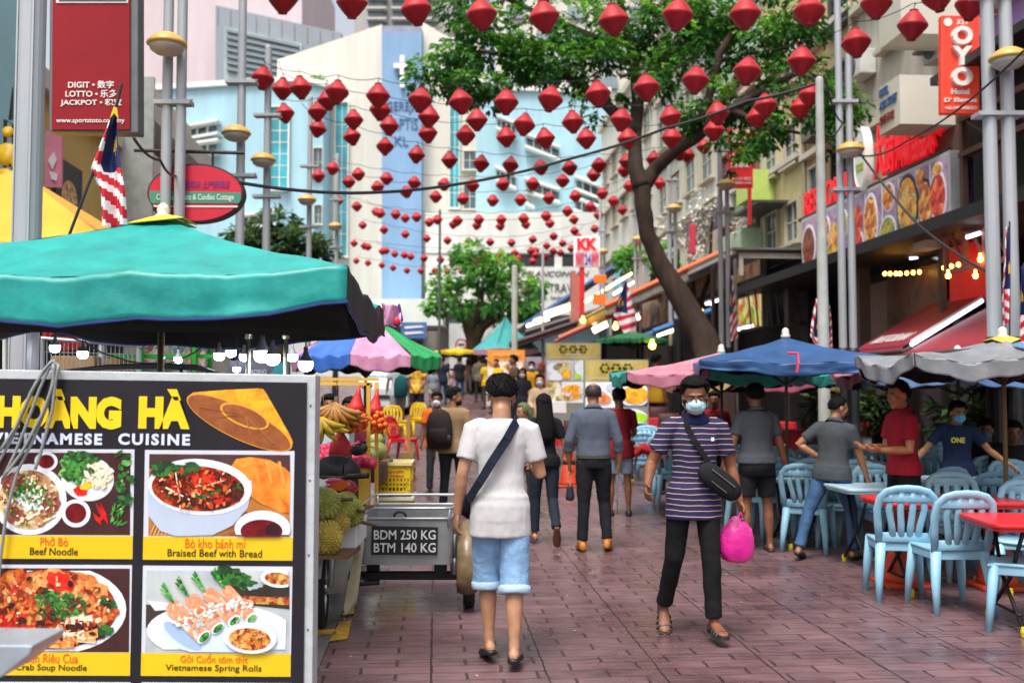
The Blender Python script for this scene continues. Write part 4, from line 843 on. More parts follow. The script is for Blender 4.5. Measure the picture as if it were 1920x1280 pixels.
# warm bulbs on a string
bw_ = E('bulb_string', P(1720, 510, 18.5), 0, 'string of small warm bulbs glowing inside the restaurant window', 'string lights'); bo_ = Vector(bw_.location)
m = MB(); pts = []
for px, py in ((1659, 513), (1669, 513), (1680, 513), (1688, 513), (1700, 512), (1712, 511), (1724, 510), (1734, 508), (1746, 506), (1770, 502), (1784, 499), (1797, 496), (1810, 492)):
    p = P(px, py, 18.8 if px > 1760 else 20.8); t_ = p - bo_; pts.append(t_ + Vector((0, 0, .06)))
    if px not in (1734,): q = MB(); q.ell(t_, (.038, .038, .045), n=10, k=6); q.obj('bulb', WARM, bw_, smooth=True)
m.tube(pts, .008, 5); m.obj('flex', WIRE, bw_)
for px, py in ((1838, 486), (1778, 517), (1866, 520), (1829, 517), (1868, 476)):
    q = MB(); q.ell((0, 0, 0), (.045, .045, .05), n=10, k=6); q.lathe([(.015, .045), (.02, .06), (.02, .1), (0, .1)], 8); o = q.obj('hanging_bulb', WARM, smooth=True); o.location = P(px, py, 17.0)
    T(o, {1838: 'warm bulb above the pink balcony rail, largest of them', 1778: 'warm bulb before the red panel', 1866: 'warm bulb low behind the pink balcony rail next to the flag', 1829: 'warm bulb behind the middle of the pink balcony rail', 1868: 'small warm bulb high beside the flag'}[px], 'light bulb')
# red awnings
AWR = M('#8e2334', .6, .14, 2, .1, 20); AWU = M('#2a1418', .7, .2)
slope_awning('red_awning', 'dark red sloping awning with white lettering beneath the warm bulbs', 10.2, 3.45, 8.45, 2.42, 17.75, 19.9, AWR, AWU, .18)
slope_awning('red_awning', 'second dark red awning, nearer, at the right edge behind lamp posts', 10.2, 3.25, 8.2, 2.2, 13.5, 17.5, AWR, AWU, .18)
aw = bpy.data.objects['red_awning']; sm = text('RESTORAN', w=1.5, h=.3, mat=M('#cfc6c6', .6, .1), name='lettering', parent=aw, at=Matrix.Translation(-Vector(aw.location)) @ face_mat(S(8.75, 18.8, 2.63), -SY, (Vector(S(1.75, 0)) + Vector((0, 0, 1.03)))), ex=.012, bold=.02, shear=.3)
tube_light(S(9.9, 17.62, 3.26), S(8.55, 17.62, 2.45), .035, 'white tube light along the open edge of the red awning', TUBEW)
tube_light(P(1838, 437, 17), P(1812, 445, 17), .03, 'short cool tube light under the dark deck', TUBEW)
tube_light(P(1706, 484, 21), P(1720, 482, 21), .03, 'tiny white lamp under the banner soffit', TUBEW)
# deep dark interiors with columns, fans of plants, seen under the parasols
for px, d, hh, lb in ((1640, 20, 1.3, 'tall leafy plant in a grey tub by the concrete post'), (1800, 17, 1.1, 'dark leafy plant in a planter behind the masked waiter'), (1560, 19, 1.2, 'feathery green plant beside the red clothed table')):
    b_ = W(px, d); e = E('potted_plant', b_, 0, lb, 'plant'); m = MB(); m.lathe([(.26, 0), (.32, .5), (.34, .52), (.3, .5), (.05, .45)], 18); m.obj('pot', M('#8d9096', .6, .2), e, smooth=False)
    rnd = random.Random(int(px)); f = foliage([(Vector((0, 0, .55 + hh * .45)), (.5, .4, hh * .45), 1)], 130, .2, rnd, .1); f.obj('leaves', LEAF3, e)
# ---------------------------------------------------------------- signs and awnings farther along
def sboard(name, label, s_, px0, px1, y0, y1, mat, frame='#8a8780', th=.18):
    t0_, t1_ = tcol(s_, px0), tcol(s_, px1); z1 = P(px0, y0, S(s_, t0_).y).z; z0 = P(px0, y1, S(s_, t0_).y).z
    e = E(name, S(s_, (t0_ + t1_) / 2, (z0 + z1) / 2), 0, label, 'sign'); m = MB(); wd, hh = abs(t0_ - t1_), z1 - z0
    m.box((0, 0, -th / 2), (wd, hh, th)); q = m.obj('box', M(frame, .5, .15), e); q.matrix_local = FBM
    m = MB(); m.box((0, 0, .008), (wd - .08, hh - .08, .014)); q = m.obj('face', mat, e); q.matrix_local = FBM
    return e, wd, hh
e, wd, hh = sboard('menu_sign', 'yellow-green lit menu sign of dishes under the metal canopy', 9.3, 1385, 1430, 560, 622, food('menu_a', ['#6f8a2c', '#c9c23a', '#efe2a0', '#b5482a', '#e8a04a'], 2.4, .4, 'voronoi', .3))
e, wd, hh = sboard('menu_sign', 'pinkish food picture sign under the metal canopy, upper one', 9.5, 1384, 1428, 490, 532, food('menu_b', ['#8a6a5a', '#c79a8a', '#d9b25a', '#8f9a6a'], 2.4, .4, 'voronoi', .1))
e, wd, hh = sboard('gold_sign', 'grey-beige shop fascia with worn gold lettering behind the leaning trunk', 9.0, 1285, 1352, 508, 565, M('#8f887a', .6, .15))
text('A.CORNER', w=wd * .5, h=hh * .4, mat=M('#c99a4c', .4, .1), parent=e, at=FBM @ Matrix.Translation((wd * .05, 0, .016)), ex=.02)
e, wd, hh = sboard('dark_sign', 'charcoal shop fascia with faint orange letters beside white blossoms', 9.6, 1280, 1350, 424, 462, M('#4f4c50', .6, .15)); text('JALAN ALOR', w=wd * .5, h=hh * .36, mat=M('#a0603a', .5, .1), parent=e, at=FBM @ Matrix.Translation((0, 0, .016)), ex=.02)
e, wd, hh = sboard('picture_sign', 'wide fascia of streaky food photographs behind the flag', 8.2, 1205, 1262, 568, 618, food('menu_c', ['#5a4a42', '#9a7a5a', '#c7b29a', '#7a8a94', '#a5482f'], 2.0, .4, 'voronoi', .05))
mc = E('metal_canopy', S(8.6, 28.5, 0), 0, 'corrugated steel canopy with pale angle brackets left of the food banner', 'canopy'); mo_ = Vector(mc.location)
def mp_(name, mat, boxes):
    m = MB()
    for b_ in boxes: sbox(m, *b_)
    m.v = [v - mo_ for v in m.v]; return m.obj(name, mat, mc)
zc = P(1440, 462, S(8.6, tcol(8.6, 1440)).y).z
mp_('roof_sheet', M('#6b6e6a', .5, .25, 2), [(8.1, 10.45, 26.9, 33, zc + .1, zc + .16)])
mp_('beam', M('#b7b4a8', .5, .15), [(8.3, 10.4, 27.0, 27.1, zc - .12, zc + .02), (8.3, 8.4, 27.0, 27.1, zc - .6, zc - .12), (8.1, 8.2, 27.0, 33, zc - .02, zc + .08)])
m = MB()
for i in range(9): m.tube([S(8.6 + i * .2, 27.3, zc - .7), S(8.7 + i * .2, 27.3, zc - 2.0)], .03, 5)
m.tube([S(8.4, 27.3, zc - 2.1), S(10.3, 27.3, zc - 1.85)], .05, 6); m.v = [v - mo_ for v in m.v]; m.obj('railing', M('#3c3836', .5, .2), mc)
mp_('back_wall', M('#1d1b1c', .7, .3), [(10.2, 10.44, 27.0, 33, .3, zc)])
for px0, py0, px1, py1, d, r, lb in ((1404, 566, 1430, 556, 30, .04, 'white tube light above the yellow-green menu sign'), (1382, 618, 1412, 610, 29, .04, 'white tube light under the yellow-green menu sign'), (1323, 570, 1356, 560, 31, .04, 'white tube light under the grey-beige fascia'), (1332, 570, 1338, 568, 30.5, .05, 'small round white lamp at the end of the beige fascia')):
    tube_light(P(px0, py0, d), P(px1, py1, d), r, lb, TUBEW)
# upright red signs
def upright(name, label, x0, x1, y0, y1, d, col, dep=.14, em=.15):
    e = E(name, P((x0 + x1) / 2, y1, d), 0, label, 'sign'); part(front(MB(), [(x0, y0), (x1, y0), (x1, y1), (x0, y1)], d, dep), 'panel', M(col, .45, .1, 2, emit=em), e, bevel=.015); return e
oy = upright('hotel_sign', 'tall orange-red upright hotel sign with big white letters', 1765, 1837, 29, 213, 17.5, '#d8402c')
LW = M('#e8e2da', .5, .05)
for b_, y, h_, w_ in (('O', 69, 36, 39), ('Y', 107, 36, 38), ('O', 146, 36, 39)): stext(b_, 1801, y, h_, w_, 17.5, LW, oy, ex=.09, bold=.045)
stext('321', 1803, 42, 9, 20, 17.5, LW, oy, bold=.02, ex=.02); stext('Hotel', 1800, 172, 11, 34, 17.5, LW, oy, bold=.03, ex=.02); stext("D' Elegant", 1801, 189, 11, 62, 17.5, LW, oy, bold=.02, ex=.02); stext('+60-148 9600303', 1801, 203, 6, 60, 17.5, LW, oy, ex=.02)
m = MB(); m.lathe([(.05, 0), (.075, .004), (.075, .012), (0, .012)], 18, mat=fmat('F', (0, 0, 0)).to_3x3(), c=P(1777, 42, 17.5) - Vector(oy.location)); m.obj('badge', LW, oy)
part(MB().tube([P(1820, 30, 17.55), P(1868, 29, 17.55)], .03, 6).tube([P(1820, 212, 17.55), P(1868, 213, 17.55)], .03, 6), 'bracket', M('#8f3a2c', .5, .1), oy)
rd = upright('restaurant_sign', 'red upright restaurant sign with white characters behind the tree crown', 1365, 1412, 240, 352, 25, '#c81e28')
stext('明记', 1388, 262, 40, 34, 25, LW, rd, bold=.02, ex=.03, shear=.2); stext('小食店', 1388, 293, 14, 42, 25, LW, rd, bold=.03, ex=.03); stext('DINING', 1388, 310, 9, 36, 25, LW, rd, bold=.03, ex=.03); stext('+60-123 8822', 1388, 335, 5, 40, 25, LW, rd, ex=.03); stext('TAMBAH LAGI', 1388, 343, 5, 40, 25, LW, rd, ex=.03)
part(front(MB(), [(1403, 340), (1409, 340), (1409, 422), (1403, 422)], 25, .08), 'red_bar', M('#c81e28', .5, .1, emit=.1), rd)
sb = upright('hanging_sign', 'slim pink-red round-ended signboard on the charcoal fascia', 1293, 1305, 420, 475, 30, '#b8394a')
kk = upright('double_letter_sign', 'white sign with two big red K letters and blue numerals', 1076, 1125, 443, 500, 40, '#dcd9dc', .2, .2)
stext('KK', 1101, 458, 23, 38, 40, M('#d81420', .4, .05, emit=.3), kk, bold=.05, ex=.06)
part(front(MB(), [(1079, 473), (1096, 473), (1096, 498), (1079, 498)], 39.98, .015), 'pink_panel', M('#d98a98', .5, .1), kk); part(front(MB(), [(1108, 473), (1123, 473), (1123, 498), (1108, 498)], 39.98, .015), 'pink_panel', M('#d98a98', .5, .1), kk)
stext('MART', 1087, 485, 20, 15, 39.97, M('#d23848', .5, .05), kk, ex=.02); stext('JAM', 1115, 485, 20, 13, 39.97, M('#d23848', .5, .05), kk, ex=.02); stext('24', 1102, 486, 22, 11, 39.97, M('#2d3aa0', .5, .05, emit=.1), kk, bold=.03, ex=.02)
part(front(MB(), [(1087, 500), (1096, 500), (1096, 590), (1087, 590)], 40.05, .3), 'red_column', M('#d21e28', .5, .1), kk)
part(front(MB(), [(1072, 506), (1087, 520), (1087, 600), (1072, 605)], 40.1, 1.2), 'side_panel', M('#b86a60', .6, .2), kk)
os_ = upright('orange_sign', 'small bright orange shop sign below the double K sign', 1114, 1137, 515, 530, 39, '#e8701c'); os2 = upright('orange_sign', 'second orange shop sign, lower, above the tube lights', 1112, 1136, 551, 570, 39, '#e8701c')
# awnings far along the right
def spx(px, t):
    u = (px - 960) / F; y = t / (SY.y + SY.x * 0 - u * SX.y); return y * (u * SX.x + SX.y), y
def end_awning(name, label, p_top, p_bot, t0, t1, top, under, edge, drop=0.0, panel=None, val=.3, valm=None):
    (s1, y1), (s2, y2) = spx(p_top[0], t0), spx(p_bot[0], t0); z1, z2 = P(*p_top, y1).z, P(*p_bot, y2).z
    e = slope_awning(name, label, s1, z1, s2, z2, t0, t1, top, under, val, valm); o = Vector(e.location); A, B = S(s1, t0 - .06, z1) - o, S(s2, t0 - .06, z2) - o
    m = MB(); m.tube([A, B], .09, 8); m.obj('edge_pipe', edge, e)
    if drop: m = MB(); m.sheet(lambda u, v: A.lerp(B, v) - Vector((0, 0, drop * u * (1 - .35 * v) + .02 * math.sin(v * 30))), 4, 24); m.obj('end_curtain', panel, e, smooth=True, solid=.02)
    return e
end_awning('dark_awning', 'long black and blue awning sloping down over bright tube lights', (1196, 472), (985, 607), 44, 60, M('#23283a', .6, .3, 1), M('#3a3a3e', .6, .2), M('#24508f', .5, .2), .35, M('#1b1d24', .6, .2))
for k, (x0, y0, x1, y1) in enumerate(((1097, 566, 1185, 512), (1020, 588, 1092, 564), (1000, 603, 1060, 580), (987, 612, 1030, 598), (1022, 596, 1090, 570), (1150, 552, 1193, 526))):
    tube_light(P(x0, y0, 43.2 + k * .1), P(x1, y1, 43.2 + k * .1), .05, 'warm tube light under the black and blue awning, %s' % ('longest and nearest the wall', 'middle of the bright bunch', 'below the middle one', 'lowest at street edge', 'inner one of the bright bunch', 'short one beside the leaning trunk')[k], TUBEL, 'tube lights under the far awning')
end_awning('orange_awning', 'orange-edged canvas awning sloping past the leaning tree trunk', (1356, 472), (1134, 574), 32, 38, M('#b8562a', .6, .2, 1), M('#6b675e', .6, .2), M('#d8622a', .5, .15), .55, M('#8b857a', .6, .25), .5, food('stripe', ['#d8622a', '#d9b23a', '#9aa84a'], 3, .6, 'n'))
end_awning('maroon_awning', 'dull maroon canvas awning low over the distant stalls', (1170, 575), (955, 645), 39, 45, M('#5f4248', .6, .2, 1), M('#3a2a2e', .6, .2), M('#4a3438', .6, .2), .3, M('#5a3c42', .6, .2))
end_awning('salmon_awning', 'salmon pink awning below the black and blue one', (1240, 548), (1048, 634), 36, 37.5, M('#c0604a', .6, .2, 1), M('#5a4440', .6, .2), M('#b8604c', .6, .2), .15, M('#b8604c', .6, .2))
end_awning('grey_awning', 'dark grey awning edge running beneath the black and blue one', (1190, 560), (985, 622), 42, 44, M('#3c3a3e', .6, .2, 1), M('#2a2a2e', .6, .2), M('#55524f', .5, .2), .2, M('#45424a', .6, .2))
end_awning('blue_awning', 'narrow blue awning with tube light right of the green parasol', (1335, 582), (1225, 622), 28.5, 31, M('#3f6fa5', .6, .2, 1), M('#2f3a48', .6, .2), M('#3f78b4', .5, .2), 0, None, .15)
tube_light(P(1232, 628, 29), P(1263, 618, 29), .06, 'warm tube light under the narrow blue awning')
tube_light(P(1112, 620, 34), P(1138, 607, 34), .1, 'cluster lamp glowing behind the salmon awning'); tube_light(P(1186, 600, 33), P(1198, 592, 33), .1, 'stubby bright lamp beside the distant flag')
for px, py, d, lb in ((1154, 613, 32, 'round yellow lamp left of the distant flag'), (1223, 648, 26, 'orange glowing lamp under the green parasol edge'), (1093, 601, 35, 'small warm lamp above the salmon awning'), (1316, 591, 27, 'small white lamp beside the trunk')):
    q = MB(); q.ell((0, 0, 0), (.09, .09, .09), n=12, k=8); q.lathe([(.03, .08), (.04, .16), (0, .16)], 8); o = q.obj('hanging_lamp', WARM, smooth=True); o.location = P(px, py, d); T(o, lb, 'lamp')
# dark block behind the awnings: shade of open shop fronts put into its colour
df = MB(); sbox(df, 9.2, 10.4, 33, 60, 0, 4.6); o = df.obj('shopfront', M('#2a2526', .6, .5, .8)); T(o, 'solid dark block standing in for dim open shopfronts under the distant awnings', 'shopfront')
for px, d in ((1262, 26), (1330, 25), (1348, 25.5)):
    pass
post('awning_post', 1272, 27, P(1272, 600, 27).z, .13, .13, M('#1d2022', .5, .2), 'thick black post left of the tree trunk foot'); post('awning_post', 1338, 25, P(1338, 505, 25).z, .05, .05, M('#4a3530', .5, .2), 'thin brown awning post beside the flagged lamp'); post('awning_post', 1380, 25, P(1380, 490, 25).z, .045, .045, M('#8d8a84', .5, .2), 'thin grey awning post right of the flagged lamp')
# ================================================================= parasols
def parasol(name, label, base, apex_z, eave_z, half, nside, cols, lining, rot=0.0, val=.2, sag=.06, pole='#4a4036', polr=.022, cap=None, dish=.0, valcols=None, finial=True, trim=None, dark_side=None, flare=1):
    """canopy panels between the ribs, each its own colour; scalloped valance, dark lining, pole and stays"""
    e = E(name, base, rot, label, 'parasol'); g = base[2]; H = apex_z - g; hE = eave_z - g
    corners = [Vector((half * math.cos(2 * math.pi * k / nside + math.pi / nside), half * math.sin(2 * math.pi * k / nside + math.pi / nside), 0)) for k in range(nside)]
    tr = MB()
    mats = []; mi_of = {}
    for c in cols:
        if c not in mi_of: mi_of[c] = len(mats); mats.append(M(c, .42, .26, 3.5, .3, 9, spec=.4))
    if dark_side is not None: mi_of['#24262a'] = len(mats); mats.append(M('#24262a', .7, .15))
    vm = MB(); cm = MB(); ln = MB()
    rn = random.Random(len(label)); NU, NV = (22, 44) if trim else (10, 16)
    for k in range(nside):
        a, b = corners[k], corners[(k + 1) % nside]
        def f(u, v, k=k, a=a, b=b):
            p = a.lerp(b, v) * u
            z = H + (hE - H) * (u ** (1 + dish)) - sag * math.sin(math.pi * v) * u * 1.0 - sag * .55 * math.sin(math.pi * u)
            z += .012 * math.sin(v * 17 + k * 3 + u * 4) * u + .022 * noise.noise(p * 3.2 + Vector((k, 0, 0))) * u + (.011 * noise.noise(Vector((v * 34, u * 2.5, k * 5))) * u if trim else .006 * noise.noise(Vector((v * 20, u * 3, k))) * u)
            return Vector((p.x, p.y, z))
        cm.sheet(lambda u, v: f(max(u, .015), v), NU, NV, mi_of[cols[k % len(cols)]])
        ln.sheet(lambda u, v: f(max(u * .97, .015), v) - Vector((0, 0, .035)), NU, NV)
        def fv(u, v, k=k):
            q = f(1, v, k); sc = val * u * (.75 + .25 * math.sin(math.pi * v)); out = q.normalized() * (.02 * math.sin(v * 23 + k) - .12 * u * val); return Vector((q.x + out.x * flare, q.y + out.y * flare - (.02 * noise.noise(Vector((v * 13, u * 2.2, k + 9))) * (u + .2) if k == 2 else 0), q.z - sc))
        ln.sheet(lambda u, v: Vector((fv(u, v).x * .985, fv(u, v).y * .985, fv(u, v).z)), 2, 12)
        if trim: tr.tube([fv(1, i / 20) for i in range(21)], .009, 6)
        vm.sheet(fv, 8, 48, mi_of['#24262a'] if k == dark_side else mi_of[(valcols or cols)[k % len(valcols or cols)]] if not valcols else 0)
    cm.obj('canopy', mats, e, smooth=True)
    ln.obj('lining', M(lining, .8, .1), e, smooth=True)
    if valcols: vm.obj('valance', [M(valcols[0], .5, .15, 4, .2, 14)], e, smooth=True, solid=.006)
    else: vm.obj('valance', mats, e, smooth=True, solid=.006)
    if trim: tr.obj('trim', M(trim, .6, .1), e)
    p = MB(); p.tube([(0, 0, 0), (0, 0, H - .02)], polr, 10); p.obj('pole', M(pole, .4, .2, metal=.4), e)
    r = MB()
    for c in corners: r.tube([(0, 0, H - .06), (c.x * .99, c.y * .99, hE - .03)], .011, 6)
    for c in corners: r.tube([(0, 0, hE - .25), (c.x * .5, c.y * .5, H + (hE - H) * .5 - .05)], .009, 6)
    r.obj('ribs', M('#3a3836', .5, .2, metal=.3), e)
    if finial: q = MB(); q.lathe([(.045, -.01), (.05, .02), (.035, .03), (.04, .055), (.03, .085), (.008, .1)], 14, c=(0, 0, H)); q.obj('finial', M('#c9c6b8', .4, .1), e, smooth=True)
    if cap:
        q = MB(); n = nside
        for k in range(n):
            a, b = corners[k] * .13, corners[(k + 1) % n] * .13
            q.add([Vector((0, 0, H + .03)), a + Vector((0, 0, H - .03 + .03 * math.sin(k * 2.2))), b + Vector((0, 0, H - .03 + .03 * math.sin(k * 2.2 + 2.2)))], [(0, 1, 2)])
        q.obj('vent_cap', M(cap, .5, .15), e, solid=.006)
    b_ = MB(); b_.lathe([(.17, 0), (.17, .04), (.14, .07), (.05, .08), (.04, .25), (0, .25)], 20); b_.obj('base', M('#56585a', .7, .2), e)
    return e
# the big turquoise one in front: square, flap edges hanging inwards, black lining
base = W(302, 6.35)
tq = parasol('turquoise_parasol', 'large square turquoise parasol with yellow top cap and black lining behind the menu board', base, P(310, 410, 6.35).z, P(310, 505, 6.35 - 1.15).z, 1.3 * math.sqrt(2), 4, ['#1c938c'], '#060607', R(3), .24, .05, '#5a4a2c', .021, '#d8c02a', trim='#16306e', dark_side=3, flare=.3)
tq.location.x += .0
# skirts of black lining seen below the flap
sk = MB(); q_ = 1.27
def skf(u, v):
    a = math.pi / 4 + math.pi / 2 * 0
    pts_ = [Vector((-q_, -q_, 0)), Vector((q_, -q_, 0))]; p = pts_[0].lerp(pts_[1], v); hz = P(310, 505, 5.2).z
    return Vector((p.x, p.y + .1 + .35 * u, hz - .17 - .16 * u + .03 * math.sin(math.pi * v)))
sk.sheet(skf, 4, 20); sk.obj('black_skirt', M('#070708', .9, .1), tq, smooth=True, solid=.006)
pk = E('hanging_bag', P(738, 590, 7.2), 0, 'pink plastic bag with red and purple hem hung at the parasol corner', 'bag'); m = MB()
m.sheet(lambda u, v: P(716 + 34 * v + 4 * u, 568 + 46 * u - 8 * v * u + 6 * (1 - u) * v, 7.2) - Vector(pk.location) + Vector((0, .05 * math.sin(v * 8 + u * 4), 0)), 10, 10); m.obj('sheet', M('#d79cc0', .3, .25, 14, .4, 60), pk, smooth=True, solid=.01)
m = MB(); m.tube([P(748, 570, 7.2) - Vector(pk.location), P(754, 600, 7.2) - Vector(pk.location), P(744, 614, 7.2) - Vector(pk.location), P(728, 610, 7.2) - Vector(pk.location)], .01, 6); m.obj('hem', M('#5a2f86', .5, .3, 30), pk)
m = MB(); m.ell(P(744, 603, 7.15) - Vector(pk.location), (.022, .02, .035)); m.obj('red_mark', M('#c01840', .5, .3), pk, smooth=True)
# yellow tent roof at left
yt = E('yellow_tent', W(-80, 10), 0, 'bright yellow canvas tent roof behind the thick lamp column', 'tent'); yo = Vector(yt.location)
m = MB(); ap = P(30, 318, 10.6)
cn = [P(-420, 470, 9.2), P(196, 446, 9.2), P(230, 440, 12), P(-300, 450, 12)]
for k in range(4): m.add([ap - yo, cn[k] - yo, cn[(k + 1) % 4] - yo], [(0, 1, 2)])
m.obj('roof', M('#dda12a', .55, .12, 1.5, .15, 6), yt)
m = MB(); m.add([cn[0] - yo, cn[1] - yo, cn[1] - yo - Vector((0, 0, .3)), cn[0] - yo - Vector((0, 0, .3))], [(0, 1, 2, 3)]); m.obj('valance', M('#dda12a', .55, .12, 1.5), yt, solid=.01)
p = MB()
for c in cn: p = MB(); p.tube([c - yo, Vector((c.x, c.y, 0)) - yo], .03, 8); p.obj('leg', M('#a7aaac', .5, .2), yt)
# banded parasol over the fruit stall
base = W(686, 12.0)
parasol('banded_parasol', 'octagonal parasol with blue, pink and green panels over the fruit stall', base, P(686, 584, 12).z, P(690, 664, 11.2).z, .9, 8, ['#c687a8', '#3d68b4', '#2b9a57', '#c687a8', '#3a68bc', '#c98aa8', '#2b9a57', '#c687a8'], '#1d1d20', R(22.5 - 3), .17, .02, '#3a3836', .022)
parasol('small_parasol', 'tiny yellow parasol at the far end of the street', W(858, 44), P(858, 652, 44).z, P(858, 660, 43).z, 1.7, 8, ['#d9b41e', '#d9b41e', '#d9b41e', '#3f6fc0'], '#3a3426', 0, .12, .03)
parasol('green_parasol', 'round flat green parasol with pale top in front of the distant stalls', W(1185, 27), P(1185, 621, 27).z, P(1185, 634, 26).z, 1.0 * 70 * 26 / F, 16, ['#2f8a55'], '#10201a', 0, .12, .0, cap='#c98a6a', finial=False)
tt_ = parasol('pointed_tent', 'pointed teal marquee roof with pink hem at the far end', W(948, 40), P(948, 590, 40).z, P(948, 652, 39).z, 1.35, 4, ['#3f9c98'], '#2a4a4a', R(30), .25, .02, valcols=['#b58a96'], dish=-.25)
# parasols over the tables, right
base = W(1473, 10.62)
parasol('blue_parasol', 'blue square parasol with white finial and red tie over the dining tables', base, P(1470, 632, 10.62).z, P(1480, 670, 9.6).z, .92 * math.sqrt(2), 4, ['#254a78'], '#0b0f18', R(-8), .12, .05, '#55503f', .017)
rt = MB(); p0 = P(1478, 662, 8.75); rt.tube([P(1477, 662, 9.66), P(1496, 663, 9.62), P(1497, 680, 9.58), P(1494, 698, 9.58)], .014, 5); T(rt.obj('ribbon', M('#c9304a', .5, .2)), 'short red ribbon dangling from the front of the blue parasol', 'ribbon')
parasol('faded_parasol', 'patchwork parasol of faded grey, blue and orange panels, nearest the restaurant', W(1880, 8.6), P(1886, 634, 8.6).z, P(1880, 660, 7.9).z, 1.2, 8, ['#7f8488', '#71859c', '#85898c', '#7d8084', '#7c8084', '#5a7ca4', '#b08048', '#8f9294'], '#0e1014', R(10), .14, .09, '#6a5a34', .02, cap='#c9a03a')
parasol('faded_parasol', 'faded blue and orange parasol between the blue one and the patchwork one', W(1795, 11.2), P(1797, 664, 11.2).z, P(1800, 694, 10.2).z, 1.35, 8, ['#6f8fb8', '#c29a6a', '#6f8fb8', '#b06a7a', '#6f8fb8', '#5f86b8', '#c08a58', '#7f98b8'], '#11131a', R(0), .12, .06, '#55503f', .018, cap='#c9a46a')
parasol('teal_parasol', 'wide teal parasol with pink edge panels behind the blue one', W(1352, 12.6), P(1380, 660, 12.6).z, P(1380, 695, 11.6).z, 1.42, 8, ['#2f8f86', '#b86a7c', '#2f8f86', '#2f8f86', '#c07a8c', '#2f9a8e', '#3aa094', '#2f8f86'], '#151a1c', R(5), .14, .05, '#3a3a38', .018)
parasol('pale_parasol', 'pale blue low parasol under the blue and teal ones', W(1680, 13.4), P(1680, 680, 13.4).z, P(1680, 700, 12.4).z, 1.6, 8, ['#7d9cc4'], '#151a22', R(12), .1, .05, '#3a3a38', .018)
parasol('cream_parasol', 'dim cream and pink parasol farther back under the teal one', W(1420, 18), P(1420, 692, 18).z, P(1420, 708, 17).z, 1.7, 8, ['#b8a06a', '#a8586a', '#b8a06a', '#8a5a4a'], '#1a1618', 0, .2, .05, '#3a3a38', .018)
# ================================================================= plastic chairs and tables
CHB = M('#86b4cb', .38, .12, 5, spec=.5); CHR = M('#c81824', .35, .12, 5); CHY = M('#d8b010', .38, .12, 5)
def chair(name, mat):
    e = E(name)
    s_ = MB(); 
    def seat(u, v):
        x = (u - .5) * .42; y = -.2 + v * .42; z = .43 + .012 * ((u - .5) * 2) ** 2 + .008 * (v - .5) - (.015 if v > .9 else 0); return Vector((x * (1 - .06 * (1 - v)), y, z))
    s_.sheet(seat, 8, 8); s_.obj('seat', mat, e, smooth=True, solid=.022, bevel=0)
    ap = MB(); ap.box((0, .2, .405), (.38, .02, .06)); ap.box((-.19, 0, .405), (.02, .4, .06)); ap.box((.19, 0, .405), (.02, .4, .06)); ap.box((0, -.19, .405), (.36, .02, .06)); ap.obj('apron', mat, e, bevel=.006)
    b = MB(); lean = lambda z: -.2 - (z - .43) * .26
    arc = [(-.185, .43), (-.205, .58), (-.215, .7), (-.195, .79), (-.15, .835), (-.08, .855), (0, .86), (.08, .855), (.15, .835), (.195, .79), (.215, .7), (.205, .58), (.185, .43)]
    b.tube([(x, lean(z), z) for x, z in arc], .03, 10, flat=.55, up=(0, 1, 0))
    for x0, x1 in ((-.105, -.13), (-.035, -.045), (.035, .045), (.105, .13)):
        pts = [(x0 * .8, lean(.44), .44), (x0, lean(.58), .58), (x1, lean(.7), .7), (x1 * .9, lean(.835), .835)]
        pr = []
        for i, p in enumerate(pts): pr.append(((Vector(p)), Vector((.026, 0, 0)), Vector((0, .009, .0))))
        b.loft(pr, n=8)
    for z in (.48, .79):
        b.loft([(Vector((x, lean(z), z)), Vector((0, .01, 0)), Vector((0, 0, .04))) for x in (-.19, 0, .19)], n=8)
    b.obj('backrest', mat, e, smooth=True)
    for sx in (-1, 1):
        for sy in (-1, 1):
            l = MB(); l.loft([(Vector((sx * .175, sy * .18 + (.0 if sy > 0 else -.01), .44)), Vector((.042, 0, 0)), Vector((0, .036, 0))), (Vector((sx * .2, sy * .205 - (.03 if sy < 0 else 0), .2)), Vector((.034, 0, 0)), Vector((0, .03, 0))), (Vector((sx * .215, sy * .225 - (.05 if sy < 0 else 0), 0)), Vector((.022, 0, 0)), Vector((0, .02, 0)))], n=8); l.obj('leg', mat, e, smooth=True)
    return e
CHV = [CHB, M('#7ea9be', .45, .22, 7, spec=.4), M('#97bccb', .42, .18, 4, spec=.45)]; cb = chair('plastic_chair', CHB); used = [False]
def put_chair(px, d, rot, label, group='pale blue plastic chairs at the tables', src=None):
    src = src or cb
    if not used[0] and src is cb: c = cb; used[0] = True
    else: c = copy_tree(src)
    c.location = W(px, d); c.rotation_euler = (0, 0, R(rot)); T(c, label, 'chair', group); mt = CHV[int(px * 7 + d * 13) % 3]
    for ch in c.children: ch.material_slots[0].link = 'OBJECT'; ch.material_slots[0].material = mt
    return c
